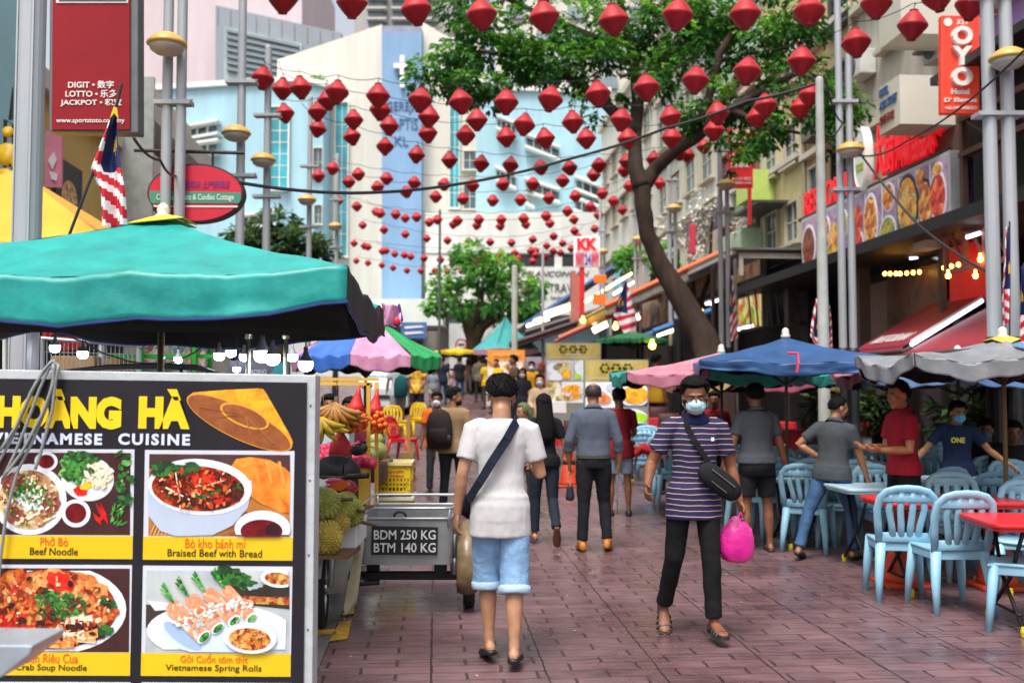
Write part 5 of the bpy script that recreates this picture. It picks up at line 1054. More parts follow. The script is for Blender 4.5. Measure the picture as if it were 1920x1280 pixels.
for a in ((1768, 7.6, 2, 'pale blue plastic chair with its back to us, centre of the red table front'),
          (1678, 8.0, -8, 'pale blue plastic chair at the left end of the red table, back to us'),
          (1800, 8.75, 176, 'pale blue plastic chair on the far side of the red table, facing us'),
          (1912, 6.9, 62, 'pale blue plastic chair cut by the frame beside the nearer red table'),
          (1918, 8.0, 150, 'pale blue plastic chair just behind the nearer red table'),
          (1512, 10.3, -28, 'pale blue plastic chair standing alone, back to us, left of the man in jeans'),
          (1566, 10.6, 165, 'pale blue plastic chair facing us just behind the man in jeans'),
          (1450, 11.3, 0, 'pale blue chair tucked under the white-blue table beside the waiter in shorts'),
          (1490, 11.1, 12, 'pale blue chair right of the one beside the waiter in shorts'),
          (1618, 10.3, 178, 'pale blue chair behind the man in maroon polo, facing us'),
          (1660, 9.7, 188, 'pale blue chair directly behind the maroon polo man'),
          (1735, 9.9, 20, 'pale blue chair between the maroon polo man and the masked waiter'),
          (1850, 9.4, -10, 'pale blue chair under the masked waiter\'s outstretched arm'),
          (1885, 9.1, 8, 'pale blue chair with black stain, right behind the red table'),
          (1912, 10.4, 180, 'pale blue chair at the picture edge in the second row'),
          (1868, 11.0, 170, 'dim blue chair in the third row below the patchwork parasol'),
          (1832, 11.6, 0, 'dim blue chair in the third row behind the masked waiter'),
          (1745, 12.2, 180, 'dim blue chair deep under the parasols, left of the masked waiter'),
          (1700, 12.8, 0, 'dim blue chair deep under the parasols behind the maroon polo man'),
          (1645, 13.0, 180, 'dim blue chair deep behind the parasol pole'),
          (1500, 13.6, 10, 'shaded blue chair beside the red hydrant'),
          (1460, 12.8, 170, 'shaded blue chair right of the waiter in shorts'),
          (1540, 12.0, 0, 'shaded blue chair between the two grey polo men, back to us'),
          (1575, 13.2, 180, 'shaded blue chair beyond the man in jeans, facing us'),
          (1196, 16.5, 5, 'pale blue chair nearest the street in the far left cluster'),
          (1238, 15.8, -6, 'pale blue chair behind the striped polo man\'s hand'),
          (1215, 18.0, 178, 'pale blue chair facing us at the far cluster table'),
          (1180, 19.0, 30, 'pale blue chair at the foot of the golden menu board'),
          (1256, 14.2, 0, 'pale blue chair half hidden by the striped polo man'),
          (1264, 17.2, 170, 'pale blue chair in the gap right of the bent red back'),
          (1405, 11.4, -30, 'pale blue chair by the knees of the waiter in shorts'),
          (1380, 13.2, 160, 'pale blue chair in shade between striped polo man and waiter'),
          (1900, 12.6, 10, 'dim blue chair at the picture edge in the last row'),
          (1780, 13.8, 180, 'dim blue chair farthest back under the patchwork parasol')): put_chair(*a)
rc = chair('plastic_chair', CHR); rc.location = W(757, 20.5); rc.rotation_euler = (0, 0, R(-115)); T(rc, 'glossy red plastic chair turned sideways near the yellow crates', 'chair')
yc = chair('plastic_chair', CHY); yc.location = W(773, 25); yc.rotation_euler = (0, 0, R(150)); T(yc, 'yellow plastic chair behind the red one', 'chair')
yc2 = copy_tree(yc); yc2.location = W(742, 24); yc2.rotation_euler = (0, 0, R(200)); T(yc2, 'yellow plastic chair beside the teal backpack wearer', 'chair')
def table(name, label, px, d, rot, L, Wd, top, legs=True, lip='#b01818'):
    e = E(name, W(px, d), R(rot), label, 'table'); m = MB()
    def rr(l, w_, r, n=5):
        o = []
        for cx, cy, a0 in ((l / 2 - r, w_ / 2 - r, 0), (-l / 2 + r, w_ / 2 - r, 90), (-l / 2 + r, -w_ / 2 + r, 180), (l / 2 - r, -w_ / 2 + r, 270)):
            for k in range(n + 1): a = R(a0 + 90 * k / n); o.append((cx + r * math.cos(a), cy + r * math.sin(a)))
        return o
    m.prism([(x, y, .7) for x, y in rr(L, Wd, .08)], (0, 0, .028)); m.prism([(x, y, .675) for x, y in rr(L - .03, Wd - .03, .08)], (0, 0, .03)); m.obj('tabletop', M(top, .3, .12, 4, spec=.5), e, bevel=.008)
    BL = M('#141416', .45, .2, metal=.3)
    for sx in (-1, 1):
        l = MB(); x = sx * (L / 2 - .22)
        l.tube([(x, -Wd / 2 + .1, .68), (x + sx * .02, -Wd * .1, .34), (x + sx * .03, Wd / 2 - .06, .03)], .014, 8); l.tube([(x, Wd / 2 - .1, .68), (x + sx * .02, Wd * .1, .34), (x + sx * .03, -Wd / 2 + .06, .03)], .014, 8)
        l.tube([(x + sx * .025, -Wd / 2 + .12, .12), (x + sx * .025, Wd / 2 - .12, .12)], .01, 6); lo_ = l.obj('leg', BL, e, smooth=True)
        f = MB()
        for sy in (-1, 1): f.lathe([(.02, 0), (.024, .03), (.018, .06), (0, .06)], 10, c=(x + sx * .03, sy * (Wd / 2 - .06), 0)); 
        f.obj('foot_cap', M('#c9b51e', .5, .1), lo_)
    return e
table('folding_table', 'red plastic topped folding table with black crossed legs', 1762, 8.25, 2, 1.16, .66, '#d22a2c')
table('folding_table', 'second red topped table, cut by the frame, nearer to us', 1960, 6.95, -4, 1.0, .7, '#c8262a')
table('folding_table', 'pale blue topped table in front of the man in jeans and maroon polo man', 1625, 9.4, 4, .66, .66, '#aecbd8')
table('folding_table', 'pale blue topped table touched by the waiter in shorts', 1492, 10.6, 3, .74, .7, '#aecbd8')
table('folding_table', 'pale blue topped table under the masked waiter\'s arms', 1800, 10.2, 0, 1.1, .7, '#9dbac8')
table('folding_table', 'dim blue topped table in the third row under parasols', 1860, 12.0, 0, 1.1, .7, '#8fa9b6')
table('folding_table', 'pale topped table in the far left cluster of chairs', 1210, 17.2, 0, .9, .7, '#b4ced8')
table('folding_table', 'shaded table between the parasol poles behind the grey polo men', 1560, 12.7, 0, 1.1, .7, '#93aebb')
def cone(name, label, px, d, h=.72):
    e = E(name, W(px, d), 0, label, 'traffic cone'); m = MB(); m.lathe([(.165, .03), (.15, .08), (.045, h), (.03, h + .01)], 22); m.obj('body', M('#c8421c', .5, .25, 5), e, smooth=True)
    m = MB(); m.box((0, 0, .018), (.4, .4, .036)); m.obj('base', M('#b83c1a', .6, .3, 5), e, bevel=.01)
    z0, z1 = h * .5, h * .6; r = lambda z: .15 + (.045 - .15) * (z - .08) / (h - .08) + .004
    m = MB(); m.lathe([(r(z0), z0), (r(z1), z1)], 22); m.obj('band', M('#26221f', .6, .2), e, smooth=True); return e
cone('traffic_cone', 'dirty orange traffic cone with black band behind the centre red table', 1858, 8.35); cone('traffic_cone', 'orange traffic cone under the left end of the red table', 1683, 8.45, .62); cone('traffic_cone', 'orange and white cone standing beyond the grey shirted man', 1066, 16.5)
# red hydrant and objects in the shade
hy = E('fire_hydrant', W(1466, 15.5), 0, 'stout red street hydrant in the shade beside a parasol pole', 'hydrant'); m = MB(); m.lathe([(.13, 0), (.13, .08), (.09, .1), (.09, .5), (.12, .52), (.12, .58), (.09, .66), (.04, .72), (.03, .76), (0, .76)], 16); m.obj('body', M('#a83028', .5, .2), hy, smooth=True); m = MB(); m.tube([(-.16, 0, .42), (.16, 0, .42)], .05, 10); m.obj('outlet', M('#a83028', .5, .2), hy)
def clothed(px, d, label, sz=.9, col='#b81826'):
    e = E('clothed_table', W(px, d), R(20), label, 'table'); m = MB(); h = .74
    n = 40
    ring = lambda rr_, z, am, : [Vector(((abs(math.cos(a)) ** .5) * math.copysign(1, math.cos(a)) * rr_ * (1 + am * math.sin(a * 9)), (abs(math.sin(a)) ** .5) * math.copysign(1, math.sin(a)) * rr_ * (1 + am * math.sin(a * 9)), z)) for a in [2 * math.pi * k / n for k in range(n)]]
    rs_ = [ring(.02, h, 0), ring(sz / 2, h, 0), ring(sz / 2 * 1.02, h - .02, 0), ring(sz / 2 * 1.05, h - .2, .02), ring(sz / 2 * 1.1, h - .38, .05)]
    o = len(m.v)
    for r_ in rs_: m.v += r_
    for i in range(4):
        for j in range(n): m.f.append((i * n + j, i * n + (j + 1) % n, (i + 1) * n + (j + 1) % n, (i + 1) * n + j)); m.m.append(0)
    m.obj('tablecloth', M(col, .7, .15, 4), e, smooth=True); l = MB()
    for sx in (-1, 1):
        for sy in (-1, 1): l = MB(); l.tube([(sx * sz * .4, sy * sz * .4, 0), (sx * sz * .4, sy * sz * .4, h - .03)], .022, 6); l.obj('leg', M('#2f1c1a', .6, .2), e)
    return e
clothed(1500, 19, 'table under a bright red cloth beside the concrete post'); clothed(1272, 22, 'red clothed table beyond the striped polo man\'s head', 1.1); clothed(1370, 20.5, 'red clothed table behind the maroon shirted man', 1.0); clothed(1205, 24, 'red clothed table right of the golden menu board', 1.0); clothed(1330, 23.5, 'far red clothed table beside dark wicker chairs'); clothed(1073, 20, 'low red clothed table before the taller golden board', .8); clothed(1440, 21, 'dim red clothed table under the cream parasol'); clothed(1620, 21, 'dim red clothed table behind the potted plants')
# dark wicker dining chairs
wk = E('wicker_chair'); m = MB(); WK = M('#4a2a2a', .7, .3, 20, .4, 60)
def wb(u, v): a = R(200 + 140 * v); return Vector((.25 * math.cos(a), .22 * math.sin(a) + .02, .42 + .5 * u))
m.sheet(wb, 4, 10); m.obj('backrest', WK, wk, smooth=True, solid=.03); m = MB(); m.box((0, 0, .42), (.46, .44, .05)); m.obj('seat', WK, wk, bevel=.015)
for sx in (-1, 1):
    for sy in (-1, 1): l = MB(); l.tube([(sx * .2, sy * .19, .42), (sx * .21, sy * .2, 0)], .02, 6); l.obj('leg', WK, wk)
fst = True
for px, d, rot, lb in ((1250, 21, 20, 'dark brown wicker chair left of the red clothed table'), (1300, 21.5, -20, 'dark wicker chair right of that red clothed table'), (1343, 19.5, 0, 'dark wicker chair behind the maroon shirted man'), (1395, 19.5, 10, 'dark wicker chair by the waiter\'s shoulder'), (1080, 19.0, 5, 'dark wicker chair in front of the tall golden board'), (1230, 23, 30, 'dark wicker chair against the right edge of the golden board'), (1530, 18.2, 160, 'dark wicker chair by the bright red cloth'), (1700, 18, 0, 'dark wicker chair deep behind the maroon polo man'), (1830, 16.5, 180, 'dark wicker chair behind the masked waiter\'s head')):
    o = wk if fst else copy_tree(wk); fst = False; o.location = W(px, d); o.rotation_euler = (0, 0, R(rot)); T(o, lb, 'chair', 'dark wicker dining chairs')
# ================================================================= the big menu board in front
BD = 4.8
mbd = E('menu_board', Vector((P(250, 700, BD).x, BD, 0)), 0, 'large black Vietnamese food menu board in pale metal frame at the front left', 'menu board'); mo = Vector(mbd.location)
def cc(x, y): return (x * .46875, 680 + y * .46875)
_lay = [0]
def lay(mb, pts, k, mi=0, th=.0011):
    """one flat printed shape in layer k of the board's face (points in units of the enlarged photograph)"""
    _lay[0] = (_lay[0] + 1) % 90; d = BD - .0125 - .0012 * k - .000012 * _lay[0]; q = [P(*cc(x, y), d) - mo for x, y in pts]
    n = len(q); ar = sum(q[i].x * q[(i + 1) % n].z - q[(i + 1) % n].x * q[i].z for i in range(n))
    if ar < 0: q = q[::-1]
    mb.prism(q, (0, th, 0), mi)
q = MB(); front(q, [(-260, 688), (592, 703), (585, 1330), (-270, 1330)], BD, .12); part(q, 'frame', M('#b9bec2', .45, .14, 5, .15, 30, metal=.15), mbd, bevel=.004)
q = MB(); front(q, [(-258, 706), (575, 717), (568, 1330), (-258, 1330)], BD - .0115, .0105); part(q, 'black_print', M('#17131d', .35, .15, 3), mbd)
q = MB()
for x in (-60, 270, 430):
    q.tube([P(x, 1330, BD + .1) - mo, Vector(P(x, 1330, BD + .1) - mo) * 1 - Vector((0, 0, P(x, 1330, BD).z))], .02, 8)
q.obj('leg', M('#8f9498', .5, .2), mbd)
# bolts along the frame
q = MB()
for y in (760, 900, 1040, 1180): q.lathe([(.006, 0), (.005, .003), (0, .004)], 10, mat=fmat('F', (0, 0, 0)).to_3x3(), c=P(583 - (y - 700) * .012, y, BD) - mo)
q.obj('screws', M('#6f7478', .4, .1, metal=.6), mbd)
def ec(x, y, rx, ry, rot=0, n=36, a0=0, a1=360, wob=0.0, seed=0):
    rn = random.Random(seed); o = []; ph = rn.uniform(0, 6)
    for k in range(n):
        t = R(a0 + (a1 - a0) * k / n); w_ = 1 + wob * (math.sin(t * 5 + ph) * .5 + math.sin(t * 9 + ph * 2) * .5); px, py = rx * math.cos(t) * w_, ry * math.sin(t) * w_; c, s_ = math.cos(R(rot)), math.sin(R(rot)); o.append((x + px * c - py * s_, y + px * s_ + py * c))
    return o
def leafc(x, y, L, w_, rot):
    return [(x + a * L * math.cos(R(rot)) - b * w_ * math.sin(R(rot)), y + a * L * math.sin(R(rot)) + b * w_ * math.cos(R(rot))) for a, b in ((0, 0), (.25, .7), (.5, 1), (.8, .6), (1, 0), (.8, -.5), (.5, -.85), (.25, -.6))]
class Pic:
    def __init__(s): s.m = MB(); s.mats = []
    def a(s, pts, k, mat):
        if mat not in s.mats: s.mats.append(mat)
        lay(s.m, pts, k, s.mats.index(mat))
    def done(s, name): return s.m.obj(name, s.mats, mbd)
YEL = M('#e0b80c', .4, .05, 3); WB = M('#c9cdd6', .45, .05, 3)
CH = M('#dfe3ec', .35, .06, 6); CH2 = M('#b3bfd4', .35, .08, 6)
SOUP = food('red_soup', ['#2a0804', '#6e1508', '#a8300e', '#c9581c'], 22, .3); MIXR = food('crab_soup', ['#5a0e08', '#a82a10', '#d2641e', '#8a1a0c', '#e09a4a', '#b3200f'], 17, .3); PHO = food('beef_noodle', ['#6a3020', '#a8714a', '#d8b27a', '#e4cf9f', '#b98a68'], 24, .4); GRE = food('herbs', ['#0f3a14', '#1f6a26', '#3f9a3a', '#8fc46a'], 38, .4); GRE2 = food('dark_herbs', ['#0c2410', '#1c4a20', '#3a7a2e'], 30, .4)
NOOD = food('noodle', ['#c9a86a', '#e8dcb4', '#f0ead4', '#d8b98a'], 45, .4, 'n'); DRK = M('#3a0f12', .4, .4, 5); SAU = food('sauce', ['#3a0508', '#6a0a12', '#8f1a20'], 12, .25, 'n'); WOOD = food('table_wood', ['#5a2a12', '#8a4f22', '#b87a3c', '#6a3416'], 9, .4, 'n'); BRE = food('bread', ['#9a4208', '#d8741a', '#f09a34', '#e8852a'], 7, .4, 'n'); RCH = food('chilli_red', ['#8a0808', '#d81810', '#f04a20'], 16, .35, 'n'); ROLL = food('rice_roll', ['#bcd0d4', '#dfe6e4', '#e8a880', '#e0825a', '#a8d0d8', '#cfe0c8'], 16, .3, 'n'); GRY = food('grey_cloth', ['#8a949c', '#b4bcc0', '#c9ccc8'], 4, .5, 'n'); PEA = food('fish_sauce', ['#5a1408', '#a83a10', '#d8882a', '#e8c070', '#7a2008'], 40, .3)
ORANGE = M('#d9621c', .4, .05); BLK = M('#1c1712', .4, .05)
def tc_(body, cx, cy, h, w_, mat, bold=.0, k=3, ex=.0015, **kw):
    d = BD - .0125 - .0012 * k; px, py = cc(cx, cy); hh = h * .46875 * d / F if h else None; ww = w_ * .46875 * d / F if w_ else None
    return text(body, h=hh, w=ww, mat=mat, parent=mbd, at=Matrix.Translation(-mo) @ fmat('F', P(px, py, d)) @ Matrix.Rotation(R(-.7), 4, 'Z'), ex=ex, bold=bold, **kw)
YT = M('#ecc70e', .4, .06, 5); tc_('HOÀNG', 236, 184, 158, 500, YT, .07, 2); tc_('HÀ', 658, 184, 158, 205, YT, .07, 2)
tc_('VIETNAMESE', 188, 303, 46, 440, M('#cfd6ee', .4, .05), .04, 2, space=1.25); tc_('CUISINE', 617, 306, 46, 286, M('#cfd6ee', .4, .05), .04, 2, space=1.25)
# conical hat
h_ = Pic(); HY = food('straw', ['#a5620a', '#d8920e', '#f0b41e', '#e0a012'], 14, .5, 'n'); HB = food('straw_in', ['#6a3212', '#8f4c1e', '#a5622a'], 12, .5, 'n'); HO = M('#e09a2c', .5, .1)
h_.a([(748, 138), (772, 118), (900, 108), (1030, 102), (1052, 104), (1064, 120), (1110, 200), (1158, 285), (1172, 318), (1165, 338), (1120, 344), (980, 250)], 1, HY)
h_.a(ec(958, 238, 232, 66, 25.5, 48), 2, HO); h_.a(ec(956, 239, 225, 60, 25.5, 48), 3, HB); h_.a(ec(978, 212, 104, 42, 22, 40), 4, HO); h_.a(ec(978, 212, 94, 33, 22, 40), 5, HB)
for x0, y0 in ((800, 175), (870, 215), (1000, 290), (1090, 320)): h_.a([(x0, y0), (x0 + 3, y0 - 2), (985, 214), (980, 212)], 6, M('#a86a34', .5, .1))
h_.done('printed_hat')
def panel(x0, x1, y0, y1, yc, skew=4):
    m = MB(); lay(m, [(x0, y0), (x1, y0 + skew), (x1 - 8, yc + skew), (x0 - 8, yc)], 1); m.obj('white_border', WB, mbd)
    m = MB(); lay(m, [(x0 - 7, y1), (x1 - 7, y1 + skew), (x1 - 9, yc + skew), (x0 - 9, yc)], 2); m.obj('caption_strip', YEL, mbd)
panel(-560, 538, 342, 688, 780); panel(580, 1178, 348, 694, 786); panel(-560, 528, 804, 1154, 1246); panel(572, 1170, 810, 1159, 1250); panel(-560, 522, 1272, 1500, 1600); panel(566, 1166, 1276, 1500, 1600)
for b_, x, y, h, w_, m_ in (('Phở Bò', 217, 713, 36, 110, ORANGE), ('Beef Noodle', 216, 753, 29, 190, BLK), ('Bò kho bánh mì', 861, 722, 36, 238, ORANGE), ('Braised Beef with Bread', 859, 760, 29, 374, BLK), ('Bún Riêu Cua', 207, 1180, 36, 208, ORANGE), ('Crab Soup Noodle', 205, 1220, 31, 280, BLK), ('Gỏi Cuốn tôm thịt', 856, 1184, 42, 266, ORANGE), ('Vietnamese Spring Rolls', 854, 1222, 31, 378, BLK)): tc_(b_, x, y, h, w_, m_, .004, 3)
def scat(a, cx, cy, rx, ry, n, mats, k, smin=4, smax=12, seed=1):
    rn = random.Random(seed)
    for i in range(n):
        t_, q = rn.uniform(0, 6.28), math.sqrt(rn.random()); r_ = rn.uniform(smin, smax); a.a(ec(cx + rx * q * math.cos(t_), cy + ry * q * math.sin(t_), r_, r_ * rn.uniform(.25, .7), rn.uniform(0, 180), 9, wob=.25, seed=i), k + i % 4, mats[i % len(mats)])
HI = [M(c, .4, .2, 9) for c in ('#e8d2a8', '#f0e6d0', '#c98a50', '#8a3a1c', '#4a8a34', '#2c5a22')]; RHI = [M(c, .35, .25, 9) for c in ('#c8401c', '#e8843c', '#7a1608', '#3a0804', '#f0b078', '#d81c10')]
# beef noodle
a = Pic(); a.a([(-560, 356), (522, 360), (520, 688), (-560, 684)], 2, DRK)
a.a(ec(118, 546, 148, 142), 3, CH); a.a(ec(116, 547, 122, 119), 4, PHO); a.a(ec(60, 610, 46, 34, 20, wob=.1), 5, food('beef', ['#5a2418', '#8f4a3a', '#b07060'], 18, .4, 'n')); a.a(ec(205, 560, 36, 46, 10, wob=.12, seed=3), 5, food('beef', [], 1)); a.a(ec(50, 470, 50, 30, -20, wob=.12, seed=4), 5, food('beef', [], 1)); a.a(ec(118, 515, 62, 44, -10, wob=.25, seed=1), 6, GRE); a.a(ec(120, 555, 52, 34, 15, wob=.3, seed=2), 7, food('onion', ['#8fb88a', '#dfeae4', '#eef4f0', '#b4d0b8'], 30, .4, 'n'))
for x, y, r_ in ((60, 640, 40), (150, 640, 60), (90, 620, 20)): a.a([(x, y), (x + 70, y - 22 - r_ * .2), (x + 72, y - 14 - r_ * .2), (x + 2, y + 9)], 7, NOOD)
a.a(ec(184, 394, 46, 39), 3, CH); a.a(ec(184, 394, 33, 27), 4, SAU); a.a(ec(304, 601, 58, 56), 3, CH); a.a(ec(303, 600, 42, 40), 4, SAU)
a.a(ec(350, 462, 106, 90, 8), 3, CH); a.a(ec(392, 448, 62, 52, 10, wob=.12, seed=5), 4, NOOD); a.a(ec(300, 420, 62, 62, -30, wob=.22, seed=6), 5, GRE); a.a(ec(330, 378, 70, 24, 8, wob=.25, seed=7), 5, GRE2); a.a(ec(322, 512, 28, 20, 10, wob=.1), 5, RCH); a.a(ec(345, 492, 26, 14, -20, wob=.1), 5, M('#e8c01c', .4, .1))
for x, y, L, rot in ((384, 560, 80, 62), (400, 556, 95, 70), (372, 598, 60, 55), (392, 640, 46, -58)): a.a(leafc(x, y, L, 8, rot), 5, RCH)
rn = random.Random(3)
for k in range(22): a.a(leafc(rn.uniform(455, 505), rn.uniform(375, 560), rn.uniform(28, 48), rn.uniform(8, 14), rn.uniform(-80, 80)), 5 + k % 3, GRE2 if k % 3 else GRE)
for k in range(20): a.a(leafc(rn.uniform(430, 480), rn.uniform(570, 660), rn.uniform(24, 40), rn.uniform(3, 6), rn.uniform(-90, -20)), 5 + k % 3, GRE)
a.a(ec(-160, 540, 120, 110), 3, CH); a.a(ec(-160, 540, 100, 90), 4, PHO); scat(a, 116, 548, 112, 108, 110, HI[:4] + [HI[4]], 8, 4, 13); scat(a, 116, 520, 60, 40, 60, HI[4:] + [HI[1]], 12, 3, 11, 2); scat(a, 385, 450, 60, 50, 60, HI[:2] + HI[1:2], 7, 4, 18, 3); scat(a, 310, 415, 66, 55, 50, HI[4:], 8, 4, 14, 4); a.done('printed_dish')
# braised beef
a = Pic(); a.a([(597, 364), (1160, 368), (1157, 694), (593, 690)], 2, WOOD); a.a([(597, 364), (1160, 368), (1160, 470), (597, 420)], 3, M('#4a2c2c', .4, .3, 6))
for k in range(16): a.a([(597 + k * 15, 690), (602 + k * 15, 690), (640 + k * 12, 600), (636 + k * 12, 600)], 3, M('#d8a864', .4, .1))
a.a([(920, 420), (945, 384), (1000, 376), (1080, 388), (1140, 420), (1160, 440), (1158, 600), (1120, 596), (1040, 560), (960, 500)], 4, BRE)
for x in (1010, 1060, 1110): a.a([(x, 395), (x + 12, 392), (x + 30, 480), (x + 22, 486)], 5, food('bread_slash', ['#f0b468', '#e8943c', '#c86a1c'], 10, .4, 'n'))
a.a([(975, 590), (1000, 550), (1158, 610), (1158, 640), (1100, 640)], 4, M('#b8742c', .5, .2))
a.a([(593, 500), (610, 440), (1008, 470), (1008, 500), (990, 580), (930, 650), (850, 688), (700, 692), (640, 670), (593, 610)], 5, CH2)
a.a(ec(800, 496, 208, 112, 4), 6, CH); a.a(ec(792, 502, 186, 90, 4), 7, SOUP)
for x, y, rx, ry, ro_ in ((700, 520, 50, 20, 30), (860, 560, 70, 22, -8), (760, 550, 60, 22, 10), (880, 460, 60, 22, 20), (940, 520, 34, 34, 0)): a.a(ec(x, y, rx, ry, ro_, wob=.15, seed=x), 8, food('beef_chunk', ['#2a0c08', '#5a1c10', '#8a3418'], 20, .3, 'n'))
for x, y, L, w_, ro_ in ((745, 470, 120, 22, -8), (800, 440, 90, 20, 30), (690, 470, 70, 22, 65), (760, 450, 60, 18, 60), (850, 555, 80, 12, -10)): a.a(leafc(x, y, L, w_, ro_), 9, RCH)
for x, y, L, w_, ro_ in ((598, 440, 95, 26, -12), (600, 405, 80, 24, 14), (650, 450, 90, 22, -28), (700, 450, 95, 24, -30), (740, 400, 70, 20, 20), (660, 395, 70, 22, 40), (780, 530, 50, 14, 10), (830, 520, 60, 14, -12)): a.a(leafc(x, y, L, w_, ro_), 10, GRE2)
for x0, y0, x1, y1 in ((660, 500, 760, 545), (700, 440, 720, 540), (830, 490, 905, 465)): a.a([(x0, y0), (x0 + 4, y0 - 5), (x1, y1), (x1 - 2, y1 + 5)], 11, NOOD)
scat(a, 792, 505, 172, 80, 130, RHI + [HI[5]], 12, 4, 15, 5); a.a([p for p in ec(1050, 662, 112, 72) if p[1] < 697] , 9, CH); a.a([p for p in ec(1046, 672, 84, 46) if p[1] < 696], 10, SAU); a.a([p for p in ec(1090, 672, 30, 30) if p[1] < 690], 11, M('#2a0a0c', .3, .2)); a.done('printed_dish')
# crab noodle
a = Pic(); a.a([(-560, 818), (519, 822), (516, 1156), (-560, 1152)], 2, DRK); a.a([p for p in ec(215, 985, 290, 178) if p[1] < 1154 and p[1] > 822], 3, CH); a.a([p for p in ec(205, 985, 262, 160) if p[1] < 1154 and p[1] > 822], 4, SOUP)
for x, y, rx, ry, ro_, m_ in ((60, 900, 110, 70, -20, MIXR), (340, 900, 95, 55, 20, food('crab_meat', ['#b04a1c', '#d8823a', '#e8b06a', '#c05a24'], 26, .4)), (200, 860, 70, 36, -10, food('crab_meat', [], 1)), (50, 1060, 90, 50, 10, RCH), (400, 990, 70, 60, 0, MIXR), (120, 1000, 90, 50, 0, MIXR), (240, 880, 60, 40, 30, RCH), (250, 970, 110, 55, 8, GRE), (200, 930, 60, 34, -20, GRE2), (300, 1010, 70, 34, 10, GRE), (340, 1075, 80, 44, 0, M('#3a1208', .3, .4, 12)), (430, 960, 40, 20, 20, GRE2), (420, 1070, 34, 22, 0, GRE2)): a.a(ec(x, y, rx, ry, ro_, wob=.16, seed=int(x + y)), 5 + (x // 37) % 4, m_)
scat(a, 210, 985, 235, 140, 230, RHI + [HI[0], HI[2]], 9, 4, 18, 7); scat(a, 240, 970, 105, 55, 90, HI[4:], 13, 4, 14, 8)
rn = random.Random(8)
for k in range(14): x, y = rn.uniform(140, 300), rn.uniform(1080, 1140); a.a([(x, y), (x + 4, y - 6), (x + 90, y - rn.uniform(0, 50)), (x + 92, y + 5)], 9, NOOD if k % 2 else food('crab_meat', [], 1))
for k in range(10): x, y = rn.uniform(230, 320), rn.uniform(1020, 1050); a.a([(x, y), (x + 3, y - 4), (x + 60, y - rn.uniform(0, 24)), (x + 62, y + 4)], 9, NOOD)
a.done('printed_dish')
# spring rolls
a = Pic(); a.a([(586, 828), (1160, 832), (1157, 1160), (580, 1156)], 2, GRY); a.a([(584, 965), (680, 975), (660, 1010), (583, 1060)], 3, M('#3a2a22', .4, .3, 10)); a.a([(590, 950), (680, 962), (690, 985), (620, 990)], 4, CH)
a.a([(910, 880), (1158, 890), (1158, 985), (920, 960)], 3, M('#2a2218', .5, .4, 20)); a.a([(920, 930), (1158, 938), (1158, 968), (930, 960)], 4, food('basket', ['#4a140c', '#a8281a', '#c8a04a'], 30, .4)); a.a(ec(910, 850, 60, 40, 10, wob=.2), 5, GRE2); a.a(ec(960, 870, 60, 30, 10, wob=.3, seed=4), 5, GRE2); a.a(ec(1010, 880, 40, 26, 0, wob=.2), 4, GRY)
a.a([p for p in ec(1112, 862, 70, 36, 6) if p[0] < 1159], 6, CH); a.a([p for p in ec(1112, 862, 54, 24, 6) if p[0] < 1158], 7, PEA)
a.a([p for p in ec(885, 1078, 298, 116, 2) if p[1] < 1160 and p[0] < 1159], 5, CH); a.a([p for p in ec(885, 1088, 240, 82, 2) if p[1] < 1159], 6, M('#c9d8ee', .3, .06)); a.a(ec(730, 1090, 90, 30, 35), 7, M('#9fb8dc', .35, .1))
def roll(x0, y0, x1, y1, r_, k):
    dx, dy = x1 - x0, y1 - y0; L = math.hypot(dx, dy); ro_ = math.degrees(math.atan2(dy, dx)); nx, ny = -dy / L * r_, dx / L * r_
    a.a([(x0 + nx, y0 + ny), (x1 + nx, y1 + ny), (x1 - nx, y1 - ny), (x0 - nx, y0 - ny)] , k, ROLL); a.a(ec(x0, y0, r_ * .6, r_, ro_), k, ROLL); scat(a, (x0 + x1) / 2, (y0 + y1) / 2, L * .36, r_ * .62, 34, [M(c, .3, .2, 9) for c in ('#e8eeea', '#c4dde0', '#e07a4c', '#d8e8dc', '#f0b496')], k + .1, 5, 15, int(x0)); a.a(ec(x1, y1, r_ * .55, r_, ro_), k + 1, food('rice_roll2', ['#cfd8d4', '#e8ece8', '#b8c8c0'], 30, .3, 'n')); a.a(ec(x1 + 2, y1 + 1, r_ * .4, r_ * .78, ro_), k + 2, GRE)
roll(905, 910, 1005, 1020, 27, 8); roll(835, 920, 935, 1030, 29, 9); roll(765, 945, 870, 1060, 30, 10); roll(690, 975, 815, 1095, 33, 11)
for x, y in ((690, 960), (750, 935), (815, 915), (895, 900)):
    for dx, L in ((-50, 75), (-36, 66), (-44, 84), (-56, 60)): a.a([(x, y), (x + 8, y - 2), (x + dx + 10, y - L), (x + dx + 3, y - L + 4)], 12, GRE)
a.a(ec(1000, 1100, 106, 62, 4), 14, CH); a.a(ec(998, 1104, 84, 44, 4), 15, PEA); a.done('printed_dish')
for xs in ((-560, 520), (572, 1160)):
    a = Pic(); a.a([(xs[0], 1288), (xs[1], 1290), (xs[1], 1480), (xs[0], 1480)], 2, MIXR); a.done('printed_dish')
